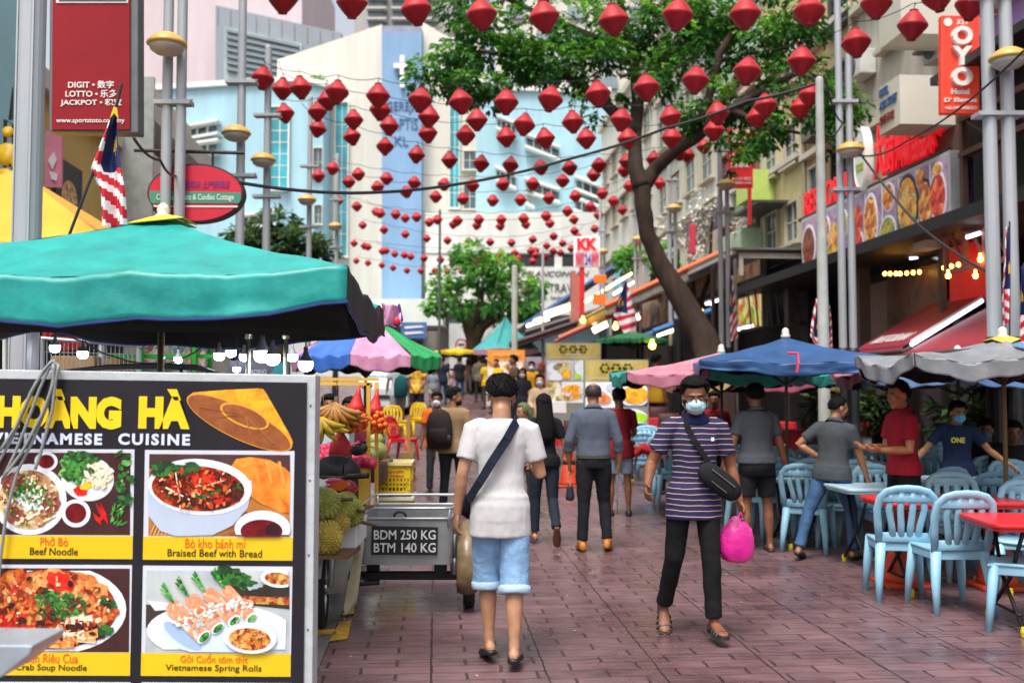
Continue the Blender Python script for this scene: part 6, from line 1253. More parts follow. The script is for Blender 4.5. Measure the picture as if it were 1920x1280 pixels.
# cable hank thrown over the board
hk_ = E('cable_hank', P(85, 690, BD - .03), 0, 'hank of grey electric cable slung over the top of the menu board', 'cable'); ho = Vector(hk_.location); rn = random.Random(5)
CBL = M('#85898a', .5, .15, 10)
for i, tr in enumerate(([(100, 680), (86, 690), (66, 720), (40, 780), (18, 830), (-10, 880)], [(106, 684), (92, 690), (74, 730), (52, 790), (28, 850), (4, 900)], [(96, 678), (82, 694), (58, 735), (30, 800), (0, 845)], [(104, 690), (98, 720), (88, 760), (60, 830), (34, 880), (12, 960), (2, 1040), (-4, 1100)], [(110, 686), (104, 715), (98, 770), (76, 850), (66, 880)], [(100, 684), (100, 720), (80, 775), (40, 850), (10, 890)])):
    m = MB(); pts = [P(100 + i * 2, 692, BD + .1) - ho, P(98 + i, 676 + i % 3 * 3, BD + .05) - ho] + [P(x, y, BD - .03 - .006 * i) - ho for x, y in tr]; f = []
    for j in range(len(pts) - 1):
        for k in range(4): f.append(pts[j].lerp(pts[j + 1], k / 4))
    f.append(pts[-1]); m.tube(f, .0075, 7); m.obj('strand', CBL, hk_, smooth=True)
st = E('steel_counter', W(-60, 3.6), 0, 'corner of a brushed steel counter poking in at the lower left', 'counter'); sto = Vector(st.location)
m = MB(); front(m, [(-200, 1206), (62, 1209), (56, 1226), (0, 1270), (-200, 1290)], 3.45, .25); part(m, 'top', M('#a9b4bf', .3, .15, 6, metal=.5), st, bevel=.006)
m = MB()
for x in (-150, -20): m.tube([P(x, 1270, 3.6) - sto, Vector((P(x, 1270, 3.6).x, 3.6, 0)) - sto], .02, 8)
m.obj('leg', STEEL, st)
# ================================================================= lights and clutter behind the board
BW = M('#eaf0ff', .4, 0, emit=14.0); BSH = M('#8d929a', .4, .15, 6); BN = 0
for px, py, wpx, d, lb in ((103, 652, 19, 7.4, 'bright cool bulb in front of the left cage'), (155, 664, 19, 7.3, 'bright cool bulb right of the one before the left cage'), (210, 638, 13, 8.4, 'tilted bright bulb high under the green canopy'), (304, 671, 8, 8.8, 'tiny bright bulb beside the parasol pole'), (334, 674, 15, 8.2, 'bright bulb at the end of the black flex right of the pole'), (411, 667, 20, 7.2, 'bright bulb on black holder, first of the right cluster'), (433, 661, 19, 7.8, 'bright bulb just behind the first of the right cluster'), (458, 669, 18, 7.6, 'bright bulb beside the left steel rod'), (492, 666, 31, 6.9, 'largest bright bulb of the right cluster'), (511, 672, 28, 6.8, 'large bright bulb overlapping the largest one'), (444, 692, 14, 7.4, 'low small square-looking bulb near the board top'), (548, 669, 20, 8.2, 'bright bulb behind the right steel rod'), (573, 684, 27, 6.5, 'big bright bulb hanging on twin wires above the board corner')):
    k = wpx / 2 * d / F; c = P(px, py, d); e = E('led_bulb', c, 0, lb, 'light bulb', 'cool white bulbs over the stall')
    m = MB(); m.lathe([(k * .98, k * .55), (k, k * .2), (k * .98, -k * .3), (k * .75, -k * .7), (k * .3, -k * .9), (0, -k * .92)], 18); m.obj('globe', BW, e, smooth=True)
    m = MB(); m.lathe([(k * 1.0, k * .5), (k * .98, k * .62), (k * .55, k * 1.2), (k * .3, k * 1.9), (k * .28, k * 2.5), (0, k * 2.5)], 18); m.obj('neck', BSH, e, smooth=True)
    m = MB(); m.tube([(0, 0, k * 2.4), (0, 0, max(k * 3, 2.05 - c.z))], .004, 5); m.obj('flex', WIRE, e)
cable('flex', [P(120, 620, 7.6), P(160, 640, 7.6), P(215, 668, 7.7), P(290, 680, 7.8), P(340, 672, 7.9), P(400, 632, 7.6)], .006, 'drooping black flex carrying bulbs under the turquoise parasol', .02)
cg = E('wire_cage', W(180, 8.2), 0, 'grey steel wire cage partition behind the menu board', 'cage'); co = Vector(cg.location)
m = MB(); GS = M('#9a9fa2', .45, .15, metal=.3)
m.tube([P(78, 800, 8.2) - co, P(80, 634, 8.2) - co, P(260, 648, 8.2) - co, P(260, 800, 8.2) - co], .022, 8); m.obj('frame', GS, cg)
m = MB()
for i in range(22): m.tube([P(88 + i * 8, 800, 8.21) - co, P(88 + i * 8, 637 + i * .6, 8.21) - co], .004, 5)
for y in (660, 690): m.tube([P(80, y, 8.22) - co, P(260, y + 4, 8.22) - co], .004, 5)
m.obj('bars', GS, cg)
cg2 = E('wire_gate', W(25, 7.6), 0, 'narrow white framed mesh gate at the left edge behind the menu board', 'gate'); co = Vector(cg2.location); m = MB(); m.tube([P(8, 800, 7.6) - co, P(9, 630, 7.6) - co, P(43, 631, 7.6) - co, P(40, 800, 7.6) - co], .016, 8); m.obj('frame', M('#c4c7c4', .5, .1), cg2)
m = MB()
for i in range(4): m.tube([P(15 + i * 7, 800, 7.6) - co, P(15 + i * 7, 632, 7.6) - co], .003, 5)
for i in range(5): m.tube([P(9, 645 + i * 14, 7.6) - co, P(42, 645 + i * 14, 7.6) - co], .003, 5)
m.obj('mesh', GS, cg2)
def crate_box(name, px0, px1, y0, y1, d, dep, mat, label, cat='box'):
    m = MB(); front(m, [(px0, y0), (px1, y0), (px1, y1), (px0, y1)], d, dep); c = P((px0 + px1) / 2, y1, d); m.v = [v - c for v in m.v]; o = m.obj(name, mat, bevel=.008); o.location = c; return T(o, label, cat)
GST = M('#1f9a2c', .5, .2, 4)
gs = E('green_stall', W(330, 9.6), 0, 'bright green framed market stall with green canopy and shelves behind the parasol pole', 'stall'); go_ = Vector(gs.location)
def gp(name, mat, lst, d=9.6, dep=.06):
    m = MB()
    for a_ in lst: front(m, [(a_[0], a_[1]), (a_[2], a_[1]), (a_[2], a_[3]), (a_[0], a_[3])], d + (a_[4] if len(a_) > 4 else 0), dep)
    m.v = [v - go_ for v in m.v]; return m.obj(name, mat, gs)
gp('post', GST, [(258, 600, 266, 830), (360, 600, 367, 830), (386, 600, 395, 830, .5)]); gp('beam', GST, [(180, 664, 400, 671, .1), (180, 712, 400, 718, .1), (262, 640, 400, 645, .4)])
m = MB(); m.sheet(lambda u, v: P(183 + 250 * v, 606 + 22 * u + 4 * math.sin(v * 9) * u - (8 * u if v > .6 else 0), 9.3 - .3 * u) - go_, 6, 16); m.obj('canopy', M('#2fc02a', .5, .15, 3), gs, smooth=True, solid=.01)
gp('shelf_board', M('#4a4f48', .6, .4, 2), [(184, 720, 400, 760, .4)], dep=.5); gp('goods', food('stall_goods', ['#2a2a26', '#5a6a5a', '#a59a82', '#3a5a6a', '#b8b4a8', '#7a3a2a'], 7, .5), [(268, 646, 358, 664, .35), (268, 672, 358, 712, .35), (368, 646, 384, 712, .35)], dep=.1)
crate_box('cardboard_box', 95, 175, 667, 712, 9.0, .5, M('#8f6b44', .7, .2, 5), 'brown cardboard box seen through the wire cage')
crate_box('cardboard_box', 180, 222, 672, 712, 9.2, .5, M('#9a7548', .7, .2, 5), 'smaller brown cardboard box beside the green stall')
for px0, px1, y0, y1, d, lb in ((18, 34, 606, 700, 9.5, 'red cloth hanging behind the white mesh gate'), (80, 102, 606, 632, 9.4, 'red cloth scrap hanging left above the cage'), (106, 160, 628, 655, 9.6, 'red cloth hanging wide behind the cage')):
    m = MB(); c = P(px0, y0, d); m.sheet(lambda u, v: P(px0 + (px1 - px0) * v, y0 + (y1 - y0) * u + 3 * math.sin(v * 5), d) - c + Vector((0, .04 * math.sin(v * 14), 0)), 8, 12); o = m.obj('hanging_cloth', M('#b01c18', .7, .2, 5), smooth=True, solid=.006); o.location = c; T(o, lb, 'cloth')
wb_ = MB(); sbox(wb_, -6.9, -3.4, 11.2, 11.4, 0, 2.3); o = wb_.obj('dark_backing', M('#1c1e20', .8, .5, 2)); T(o, 'added dark backing sheet standing in for the gloom behind the left stalls', 'screen')  # added sheet, coloured dark to stand in for the dark area behind the stalls
bg_ = E('plastic_bag', P(269, 641, 8.0), 0, 'crumpled silvery plastic bag tied under the turquoise parasol', 'bag'); m = MB(); m.ell((0, 0, 0), (.05, .045, .06), n=18, k=12); rn = random.Random(3)
m.v = [v * (1 + .35 * noise.noise(v * 40)) for v in m.v]; m.obj('film', M('#8f9498', .2, .4, 30, .5, 40, metal=.4), bg_); m = MB(); m.tube([(0, 0, .04), (.01, 0, .12)], .008, 6); m.obj('knot', M('#6f7478', .4, .2), bg_)
for px, d, lb in ((466, 6.9, 'thin steel rod left of the overlapping bulbs'), (536, 6.9, 'thin steel rod right of the overlapping bulbs')):
    b_ = W(px, d); m = MB(); m.tube([(0, 0, 0), (0, 0, 2.05)], .016, 10); m.lathe([(.025, 1.95), (.025, 2.06), (0, 2.06)], 10); o = m.obj('steel_rod', M('#a5a88f', .3, .2, metal=.5), smooth=True); o.location = b_; T(o, lb, 'rod')
tk = E('tube_rack', W(250, 7.0), 0, 'bundle of long bent grey tubes lying behind the board top edge', 'rack'); to = Vector(tk.location)
for k in range(4):
    m = MB(); m.tube([P(125 + k * 8, 694, 7.0) - to, P(200, 686 + k * 1.5, 7.0) - to, P(300, 683 + k * 2, 7.05) - to, P(370, 686 + k * 2, 7.1) - to, P(412, 700, 7.1) - to], .01, 6); m.obj('tube', M('#5a5e62', .4, .2, metal=.4), tk, smooth=True)
m = MB()
for k in range(2): m.tube([P(140 + k * 200, 690, 7.05) - to, Vector((P(140 + k * 200, 690, 7.05).x - to.x, 0, 0))], .012, 6)
m.obj('leg', DARK, tk)
pb = E('dark_placard', W(490, 7.9), 0, 'dark stall placard with grey capitals and teal corner behind the bulbs', 'sign'); m = MB(); front(m, [(430, 676), (542, 678), (542, 716), (430, 716)], 7.9, .05); part(m, 'panel', M('#4a4a58', .5, .2), pb); m = MB(); front(m, [(520, 680), (541, 680), (541, 714), (500, 714)], 7.89, .008); part(m, 'teal_corner', M('#108a96', .5, .1), pb); stext('READING', 480, 697, 9, 40, 7.895, M('#a9acb4', .5, .05), pb, bold=.02); m = MB(); m.tube([P(486, 716, 7.92) - Vector(pb.location), (0, 0, 0)], .02, 6); m.obj('leg', DARK, pb)
# ================================================================= fruit stand
YF = M('#d2a43a', .5, .12, 4)
fs = E('fruit_stand', W(650, 8.7), 0, 'fruit stand with yellow painted square frame and sloping display', 'stand'); fo = Vector(fs.location)
def fp_(name, mat, quads, **k):
    m = MB()
    for x0, y0, x1, y1, d, dep in quads: front(m, [(x0, y0), (x1, y0), (x1, y1), (x0, y1)], d, dep)
    m.v = [v - fo for v in m.v]; return m.obj(name, mat, fs, **k)
fp_('post', YF, [(687, 718, 694, 1010, 8.5, .03)]); fp_('post', YF, [(702, 716, 709, 985, 9.1, .03)]); fp_('beam', YF, [(520, 716, 697, 722, 8.5, .035)]); fp_('beam', YF, [(520, 708, 709, 714, 9.1, .03)]); fp_('kick_panel', YF, [(672, 876, 690, 945, 8.45, .03)])
m = MB(); m.hexa([P(500, 890, 8.5) - fo, P(686, 890, 8.5) - fo, P(700, 858, 9.6) - fo, P(500, 858, 9.6) - fo], [P(500, 880, 8.5) - fo, P(686, 880, 8.5) - fo, P(700, 848, 9.6) - fo, P(500, 848, 9.6) - fo]); m.obj('display_tray', M('#8f8a80', .6, .2), fs)
fp_('front_panel', M('#7a5a3a', .7, .3, 4), [(500, 890, 684, 1010, 8.52, .04)])
def fruit_on(m_list): pass
# bananas
def bananas(px, py, d, n, col, label, spread=1.0, L=.17):
    e = E('banana_bunch', P(px, py, d), 0, label, 'bananas'); rn = random.Random(int(px)); BM = M(col, .5, .45, 12, .1, 40)
    for i in range(n):
        a = -1.15 + 2.3 * (i % (n // 2)) / (n // 2 - 1); row = i // (n // 2); m = MB(); pts, rd = [], []
        for k in range(7):
            u = k / 6; ang = a * (.55 + .45 * u); rr_ = L * u * spread * (1 - .12 * row)
            pts.append((math.sin(ang) * rr_, -.03 - .07 * math.sin(math.pi * u * .6) - row * .035, -.02 - math.cos(ang) * rr_ * .75 + row * .03)); rd.append((.008, .022, .028, .029, .027, .02, .006)[k])
        m.tube(pts, rd, 8); m.obj('banana', BM, e, smooth=True)
    m = MB(); m.lathe([(.03, -.04), (.024, 0), (.018, .06), (0, .065)], 10); m.tube([(0, 0, .05), (0, 0, .2)], .004, 5); m.obj('stem', M('#5a4630', .8, .3), e, smooth=True); return e
bananas(631, 757, 8.3, 16, '#a8701e', 'big speckled ripe banana bunch hanging from the yellow frame', 1.5, .2); bananas(606, 784, 8.2, 10, '#d2ae1e', 'clean yellow banana bunch hanging at the frame edge', 1.3, .19)
def orange_net(px, py, d, label, n=40, seed=1):
    e = E('orange_net', P(px, py, d), 0, label, 'oranges'); rn = random.Random(seed); OM = M('#e0620e', .45, .2, 8, .15, 90); placed = []
    for i in range(n * 14):
        v = Vector((rn.gauss(0, 1), rn.gauss(0, 1), rn.gauss(0, 1))).normalized() * rn.uniform(.55, 1); p = Vector((v.x * .125, v.y * .11, v.z * .1 - .02))
        if all((p - q).length > .038 for q in placed): placed.append(p)
        if len(placed) >= n: break
    for p in placed: m = MB(); m.ell(p, (.026, .026, .025), n=12, k=8); m.obj('orange', OM, e, smooth=True)
    m = MB(); NM = M('#c01a14', .5, .15, 20)
    m.loft([(Vector((0, 0, .05)), Vector((.1, 0, 0)), Vector((0, .09, 0))), (Vector((.015, 0, .11)), Vector((.06, 0, 0)), Vector((0, .05, 0))), (Vector((.03, 0, .2)), Vector((.025, 0, 0)), Vector((0, .022, 0))), (Vector((.04, 0, .27)), Vector((.01, 0, 0)), Vector((0, .01, 0)))], n=14); m.obj('net', NM, e, smooth=True); return e
orange_net(664, 784, 8.35, 'red net of oranges hanging nearest the yellow post', 60, 2); orange_net(699, 786, 8.95, 'red net of oranges behind the yellow post', 60, 5)
nb = E('red_net_bag', P(638, 850, 8.4), 0, 'red mesh bag standing peaked among the dragon fruits', 'bag'); m = MB(); m.loft([(Vector((0, 0, -.05)), Vector((.1, 0, 0)), Vector((0, .08, 0))), (Vector((0, 0, .08)), Vector((.085, 0, 0)), Vector((0, .06, 0))), (Vector((0, 0, .17)), Vector((.03, 0, 0)), Vector((0, .03, 0))), (Vector((.0, 0, .25)), Vector((.008, 0, 0)), Vector((0, .008, 0)))], n=14); m.obj('mesh', M('#b8202c', .6, .3, 22), nb, smooth=True); m = MB(); m.tube([(0, 0, .24), (.004, 0, .3)], .006, 6); m.obj('tie', M('#a01018', .5, .1), nb)
# dragon fruits
df_ = MB(); rn = random.Random(1); df_.ell((0, 0, 0), (.045, .045, .058), n=14, k=10)
for i in range(16):
    a, z = rn.uniform(0, 6.28), rn.uniform(-.04, .045); r_ = .045 * math.sqrt(max(.05, 1 - (z / .058) ** 2)); b_ = Vector((r_ * math.cos(a), r_ * math.sin(a), z)); o = b_ * 1.28 + Vector((0, 0, .018)); t_ = Vector((-math.sin(a), math.cos(a), 0)) * .011; df_.add([b_ * .96 + t_, b_ * .96 - t_, o], [(0, 1, 2)])
dfo = df_.obj('dragon_fruit', M('#b81a48', .5, .35, 14), smooth=True); rn = random.Random(6); i = 0
for row in range(4):
    for c in range(9 - row):
        o = dfo if i == 0 else dfo.copy()
        if i: COL.objects.link(o)
        px = 596 + c * 12.5 + row * 4 + rn.uniform(-2, 2); o.location = P(px, 868 - row * 9 + rn.uniform(-2, 2), 8.45 + row * .22); o.rotation_euler = (rn.uniform(0, 6), rn.uniform(0, 6), rn.uniform(0, 6)); T(o, 'pink-red dragon fruit in the heap on the fruit stand', 'dragon fruit', 'dragon fruits heaped on the stand'); i += 1
foam = M('#d4d9d8', .6, .06, 8, .1, 60)
crate_box('foam_box', 600, 655, 800, 848, 9.3, .3, M('#a5c4d0', .5, .15, 5), 'pale blue wrapped box on the stand behind the dragon fruits')
# melons
for px, py, d, r_, lb in ((688, 852, 9.0, .1, 'green melon half hidden by the yellow posts'), (706, 846, 9.3, .105, 'round greenish melon right of the yellow post, largest'), (703, 824, 9.7, .085, 'small darker green melon on top of the pile')):
    m = MB(); m.ell((0, 0, 0), (r_, r_, r_ * .86), n=20, k=12); m.lathe([(.008, r_ * .84), (.006, r_ * .98), (0, r_ * .98)], 6); o = m.obj('melon', M('#8f9450', .5, .35, 10), smooth=True); o.location = P(px, py, d); T(o, lb, 'melon')
crate_box('melon_box', 668, 722, 868, 905, 9.2, .7, M('#5a4630', .7, .3, 6), 'dark wooden box under the melons', 'box')
# durians
dm = bmesh.new(); bmesh.ops.create_icosphere(dm, subdivisions=4, radius=.1); dm.faces.ensure_lookup_table(); bmesh.ops.poke(dm, faces=[f for f in dm.faces], offset=.0) ; 
bmesh.ops.delete(dm, geom=dm.verts[:], context='VERTS'); bmesh.ops.create_icosphere(dm, subdivisions=3, radius=.1); r_ = bmesh.ops.poke(dm, faces=dm.faces[:]);
for v in r_['verts']: v.co *= 1.13
me_d = bpy.data.meshes.new('durian'); dm.to_mesh(me_d); dm.free(); me_d.materials.append(M('#b09c40', .6, .4, 14)); DG = M('#8f9440', .6, .4, 14)
for i, (px, py, d, sc, g, lb) in enumerate(((613, 1008, 6.35, 1.0, 0, 'straw-yellow spiky durian lowest at the board edge'), (603, 945, 6.4, 1.1, 1, 'green durian highest at the board edge'), (636, 952, 6.55, .98, 1, 'green durian in the middle of the pile'), (658, 960, 6.7, .95, 1, 'olive durian at the right end of the pile'), (628, 982, 6.5, .9, 0, 'yellowish durian between the lowest and the middle ones'), (607, 975, 6.6, 1.0, 1, 'olive durian wedged behind the lowest one'), (648, 945, 6.9, .9, 1, 'small dark durian at the back of the pile'))):
    me = me_d if not g else (me_d if False else me_d.copy())
    if g: me.materials.clear(); me.materials.append(DG)
    e = bpy.data.objects.new('durian', me); COL.objects.link(e); e.location = P(px, py, d); e.scale = (sc * .92, sc * .9, sc * 1.05); e.rotation_euler = (i * .7, i * 1.3, i); T(e, lb, 'durian', 'durians on the plank')
    m = MB(); m.tube([(0, 0, .1), (.01, 0, .15), (.015, 0, .17)], [.014, .011, .013], 8); m.obj('stalk', M('#5a4228', .8, .2), e, smooth=True)
pl2 = E('plank_stand', W(610, 6.6), 0, 'brown plank on trestle legs carrying the durians', 'stand'); po = Vector(pl2.location); m = MB(); m.hexa([P(470, 1048, 6.25) - po, P(652, 1048, 6.25) - po, P(676, 1030, 7.0) - po, P(470, 1030, 7.0) - po], [P(470, 1042, 6.25) - po, P(652, 1042, 6.25) - po, P(676, 1022, 7.0) - po, P(470, 1022, 7.0) - po]); m.obj('plank', M('#6b4a2c', .7, .3, 6, .2, 20, stretch=(.3, 1, 1)), pl2)
for px, d in ((480, 6.35), (560, 6.35), (480, 6.9), (570, 6.9)): m = MB(); z = P(px, 1046, 6.25).z; m.box((P(px, 900, d).x - po.x, d - po.y, z / 2 - .01), (.04, .04, z - .04)); m.obj('leg', M('#5a3f26', .7, .3), pl2)
crate_box('foam_box', 622, 668, 985, 1028, 6.75, .35, foam, 'white foam box behind the durians beside the sidecar', 'box'); crate_box('foam_box', 652, 676, 975, 1018, 7.0, .35, foam, 'second white foam box touching the sidecar', 'box')
for i, (a, b_) in enumerate((((655, 958), (700, 948)), ((650, 972), (705, 985)))):
    m = MB(); c = P(*a, 6.75); m.tube([P(*a, 6.75) - c, P(*b_, 6.9) - c], [.018, .01], 7); o = m.obj('durian_stalk', M('#6a4a2c', .8, .3)); o.location = c; T(o, ('cut brown branch stub pointing up from the durian pile', 'cut brown branch lying across the foam box')[i], 'branch')
# ================================================================= motorcycle with cargo sidecar
bk = E('cargo_tricycle', W(650, 7.4), 0, 'motorcycle with silver cargo sidecar lettered in white on a black plate', 'motorcycle'); bo2 = Vector(bk.location)
def bpart(mb, name, mat, parent=None, **k):
    mb.v = [v - bo2 for v in mb.v]; return mb.obj(name, mat, parent or bk, **k)
ALU = M('#9a9d9e', .35, .2, 5, .05, 30, metal=.55); BLKM = M('#131315', .5, .3, 8)
def rbox(x0, x1, y0, y1, d0, d1):   # open-topped tray with rounded corners
    a, b_ = P(x0, y1, d0), P(x1, y0, d0); X0, X1, Z0, Z1 = a.x, b_.x, a.z, b_.z; o = []
    r_ = .06
    for cx, cy, a0 in ((X1 - r_, d1 - r_, 0), (X0 + r_, d1 - r_, 90), (X0 + r_, d0 + r_, 180), (X1 - r_, d0 + r_, 270)):
        for k in range(6): t_ = R(a0 + 18 * k); o.append((cx + r_ * math.cos(t_), cy + r_ * math.sin(t_)))
    return o, Z0, Z1
ol, Z0, Z1 = rbox(670, 847, 972, 1058, 7.3, 8.25); m = MB(); n = len(ol)
vs = [Vector((x, y, z)) for z in (Z0, Z1) for x, y in ol]; cx_ = sum(x for x, y in ol) / n; cy_ = sum(y for x, y in ol) / n
vs += [Vector((cx_ + (x - cx_) * .965, cy_ + (y - cy_) * .965, z)) for z in (Z1, Z0 + .03) for x, y in ol]
m.v = vs
for lv in range(3):
    for j in range(n): m.f.append((lv * n + j, lv * n + (j + 1) % n, (lv + 1) * n + (j + 1) % n, (lv + 1) * n + j)); m.m.append(0)
m.f.append(tuple(reversed(range(n)))); m.f.append(tuple(range(3 * n, 4 * n))); m.m += [0, 0]
bpart(m, 'cargo_box', ALU)
m = MB(); m.tube([Vector((x, y, Z1)) for x, y in ol], .012, 6, closed=True); bpart(m, 'rim', ALU, smooth=True)
m = MB(); m.tube([Vector((cx_ + (x - cx_) * 1.03, cy_ + (y - cy_) * 1.03, Z1 + .075)) for x, y in ol], .011, 6, closed=True)
for k in (2, 8, 14, 20): x, y = ol[k]; m.tube([Vector((x, y, Z1 - .06)), Vector((cx_ + (x - cx_) * 1.03, cy_ + (y - cy_) * 1.03, Z1 + .075))], .01, 6)
bpart(m, 'rail', M('#b4b9ba', .3, .2, metal=.6), smooth=True)
m = MB(); m.tube([P(750 + 11 * math.cos(t_ / 8 * math.pi), 968 - 9 * math.sin(t_ / 8 * math.pi), 7.26) for t_ in range(9)], .01, 6); bpart(m, 'handle', BLKM, smooth=True)
m = MB(); front(m, [(697, 986), (821, 988), (820, 1040), (696, 1039)], 7.285, .014); pt_ = bpart(m, 'number_plate', M('#15181c', .4, .15))
PW = M('#d5d8d4', .45, .08)
for b_, y in (('BDM 250 KG', 1002), ('BTM 140 KG', 1026)):
    q = text(b_, h=17.5 * 7.28 / F, w=115 * 7.28 / F, mat=PW, parent=pt_, at=Matrix.Translation(-bo2) @ fmat('F', P(759, y, 7.284)), ex=.003, bold=.012)
m = MB(); m.box(P(760, 1078, 7.55), (.86, .07, .055)); m.box(P(700, 1070, 7.6), (.09, .09, .16)); m.box(P(826, 1068, 7.55), (.09, .09, .1)); m.tube([P(668, 1095, 7.3), P(712, 1092, 7.3)], .016, 6); m.tube([P(660, 1068, 7.5), P(690, 1088, 7.4)], .02, 6); bpart(m, 'axle', BLKM, bevel=.005)
def wheel(c, r_, wd, ax, name='wheel', parent=None, spokes=18):
    mt = ax.to_track_quat('Z', 'Y').to_matrix(); m = MB(); m.lathe([(r_ - .05, -wd * .35), (r_ - .015, -wd * .5), (r_, -wd * .2), (r_, wd * .2), (r_ - .015, wd * .5), (r_ - .05, wd * .35)], 36, mat=mt, c=c); m.f = m.f[:-2]; m.m = m.m[:-2]
    w_ = bpart(m, name, M('#151515', .75, .2, 20, .3, 60), parent, smooth=True)
    m = MB(); m.lathe([(r_ - .05, -wd * .32), (r_ - .065, 0), (r_ - .05, wd * .32)], 36, mat=mt, c=c); m.f = m.f[:-2]; m.m = m.m[:-2]; m.lathe([(.045, -wd * .5), (.05, 0), (.045, wd * .5)], 14, mat=mt, c=c)
    for k in range(spokes): a = 2 * math.pi * k / spokes; m.tube([c + mt @ Vector((.045 * math.cos(a), .045 * math.sin(a), .02 * (-1) ** k)), c + mt @ Vector(((r_ - .06) * math.cos(a + .3), (r_ - .06) * math.sin(a + .3), 0))], .003, 4)
    m.v = [v - bo2 for v in m.v]; m.obj('rim', M('#a9acae', .25, .2, metal=.8), w_, smooth=False); return w_
wc = P(879, 1095, 7.62); wc.z = .262; wheel(wc, .262, .085, Vector((1, .05, 0)))
# mudguard over the sidecar wheel: long brown-cream shell
m = MB(); prof = [(-.075, 0), (-.07, .035), (-.04, .06), (0, .068), (.04, .06), (.07, .035), (.075, 0)]
for lv, a in enumerate([R(-25 + 14 * k) for k in range(17)]):
    for x, o_ in prof:
        rr_ = .275 + o_; m.v.append(wc + Vector((x, -math.cos(a) * rr_, math.sin(a) * rr_ + .03)))
for i in range(16):
    for j in range(6): m.f.append((i * 7 + j, i * 7 + j + 1, (i + 1) * 7 + j + 1, (i + 1) * 7 + j)); m.m.append(0)
bpart(m, 'mudguard', M('#7d6848', .35, .5, 6, .2, 12), smooth=True, solid=.006)
m = MB(); m.tube([P(852, 1000, 7.5), P(852, 1060, 7.5)], .022, 8); m.tube([P(852, 1045, 7.5), P(852, 1076, 7.5)], .03, 8); bpart(m, 'shock_absorber', M('#8f9496', .3, .2, metal=.5), smooth=True)
# the motorcycle seen from its front
fw = P(603, 1100, 6.95); fw.z = .27; wheel(fw, .27, .075, Vector((1, .12, 0)))
rw_ = P(628, 1060, 8.2); rw_.z = .27; wheel(rw_, .27, .085, Vector((1, .12, 0)))
m = MB(); m.tube([fw + Vector((.06, 0, 0)), P(628, 960, 7.15)], .02, 8); m.tube([fw + Vector((-.06, 0, 0)), P(596, 960, 7.15)], .02, 8); bpart(m, 'fork', M('#b4b8ba', .25, .2, metal=.7), smooth=True)
m = MB(); m.loft([(fw + Vector((0, -math.cos(a) * .31, math.sin(a) * .31)), Vector((.05, 0, 0)), Vector((0, -math.cos(a) * .012, math.sin(a) * .012))) for a in [R(20 + 16 * k) for k in range(9)]], n=10); bpart(m, 'front_mudguard', M('#b8bab6', .4, .2), smooth=True)
m = MB(); m.loft([(P(612, 1110, 7.2), Vector((.13, 0, 0)), Vector((0, .06, 0))), (P(616, 1040, 7.25), Vector((.17, 0, 0)), Vector((0, .05, 0))), (P(618, 965, 7.35), Vector((.14, 0, 0)), Vector((0, .06, 0)))], n=16); bpart(m, 'leg_shield', M('#b3b4ac', .45, .2, 6), smooth=True)
m = MB(); m.prism([P(668, 1012, 7.0), P(676, 1016, 7.0), P(662, 1130, 7.0), P(648, 1152, 7.0), P(644, 1140, 7.0)], (.02, .05, 0)); bpart(m, 'side_flap', M('#b0aa8c', .6, .3, 7))
m = MB(); m.ell(P(628, 915, 7.05), (.16, .13, .075)); q = bpart(m, 'headlamp_cowl', M('#9c1c34', .25, .12, 5), smooth=True)
m = MB(); m.ell(P(598, 912, 6.95), (.055, .045, .055)); m.v = [v - bo2 for v in m.v]; m.obj('headlamp', M('#d5dade', .15, .05), q, smooth=True)
m = MB(); m.prism([P(624, 906, 6.9), P(650, 902, 6.9), P(655, 910, 6.9), P(640, 920, 6.9), P(622, 918, 6.9)], (0, .06, 0)); m.v = [v - bo2 for v in m.v]; m.obj('indicator', M('#c85a18', .25, .15), q)
m = MB(); m.tube([P(600, 895, 7.1), P(640, 896, 7.05), P(662, 893, 7.0)], .013, 8); m.tube([P(652, 894, 7.02), P(690, 891, 6.95)], .02, 10); hb = bpart(m, 'handlebar', BLKM, smooth=True)
m = MB(); m.tube([P(643, 888, 7.05), P(645, 868, 7.05), P(664, 846, 7.03)], .007, 6); m.ell(P(673, 842, 7.0), (.062, .022, .044), rot=Matrix.Rotation(R(-14), 3, 'Y')); m.v = [v - bo2 for v in m.v]; m.obj('mirror', M('#101113', .3, .2), hb, smooth=True)
m = MB(); m.loft([(P(628, 880, 7.5), Vector((.16, 0, 0)), Vector((0, .03, .1))), (P(630, 885, 7.7), Vector((.19, 0, 0)), Vector((0, .03, .13))), (P(632, 892, 8.2), Vector((.17, 0, 0)), Vector((0, .02, .1))), (P(634, 900, 8.45), Vector((.1, 0, 0)), Vector((0, .01, .05)))], n=18); bpart(m, 'seat', M('#141517', .5, .2, 10, .2, 40), smooth=True)
m = MB(); m.box(P(630, 960, 7.8), (.2, .7, .2)); m.box(P(622, 1010, 7.6), (.16, .4, .22)); bpart(m, 'engine_body', BLKM, bevel=.03)
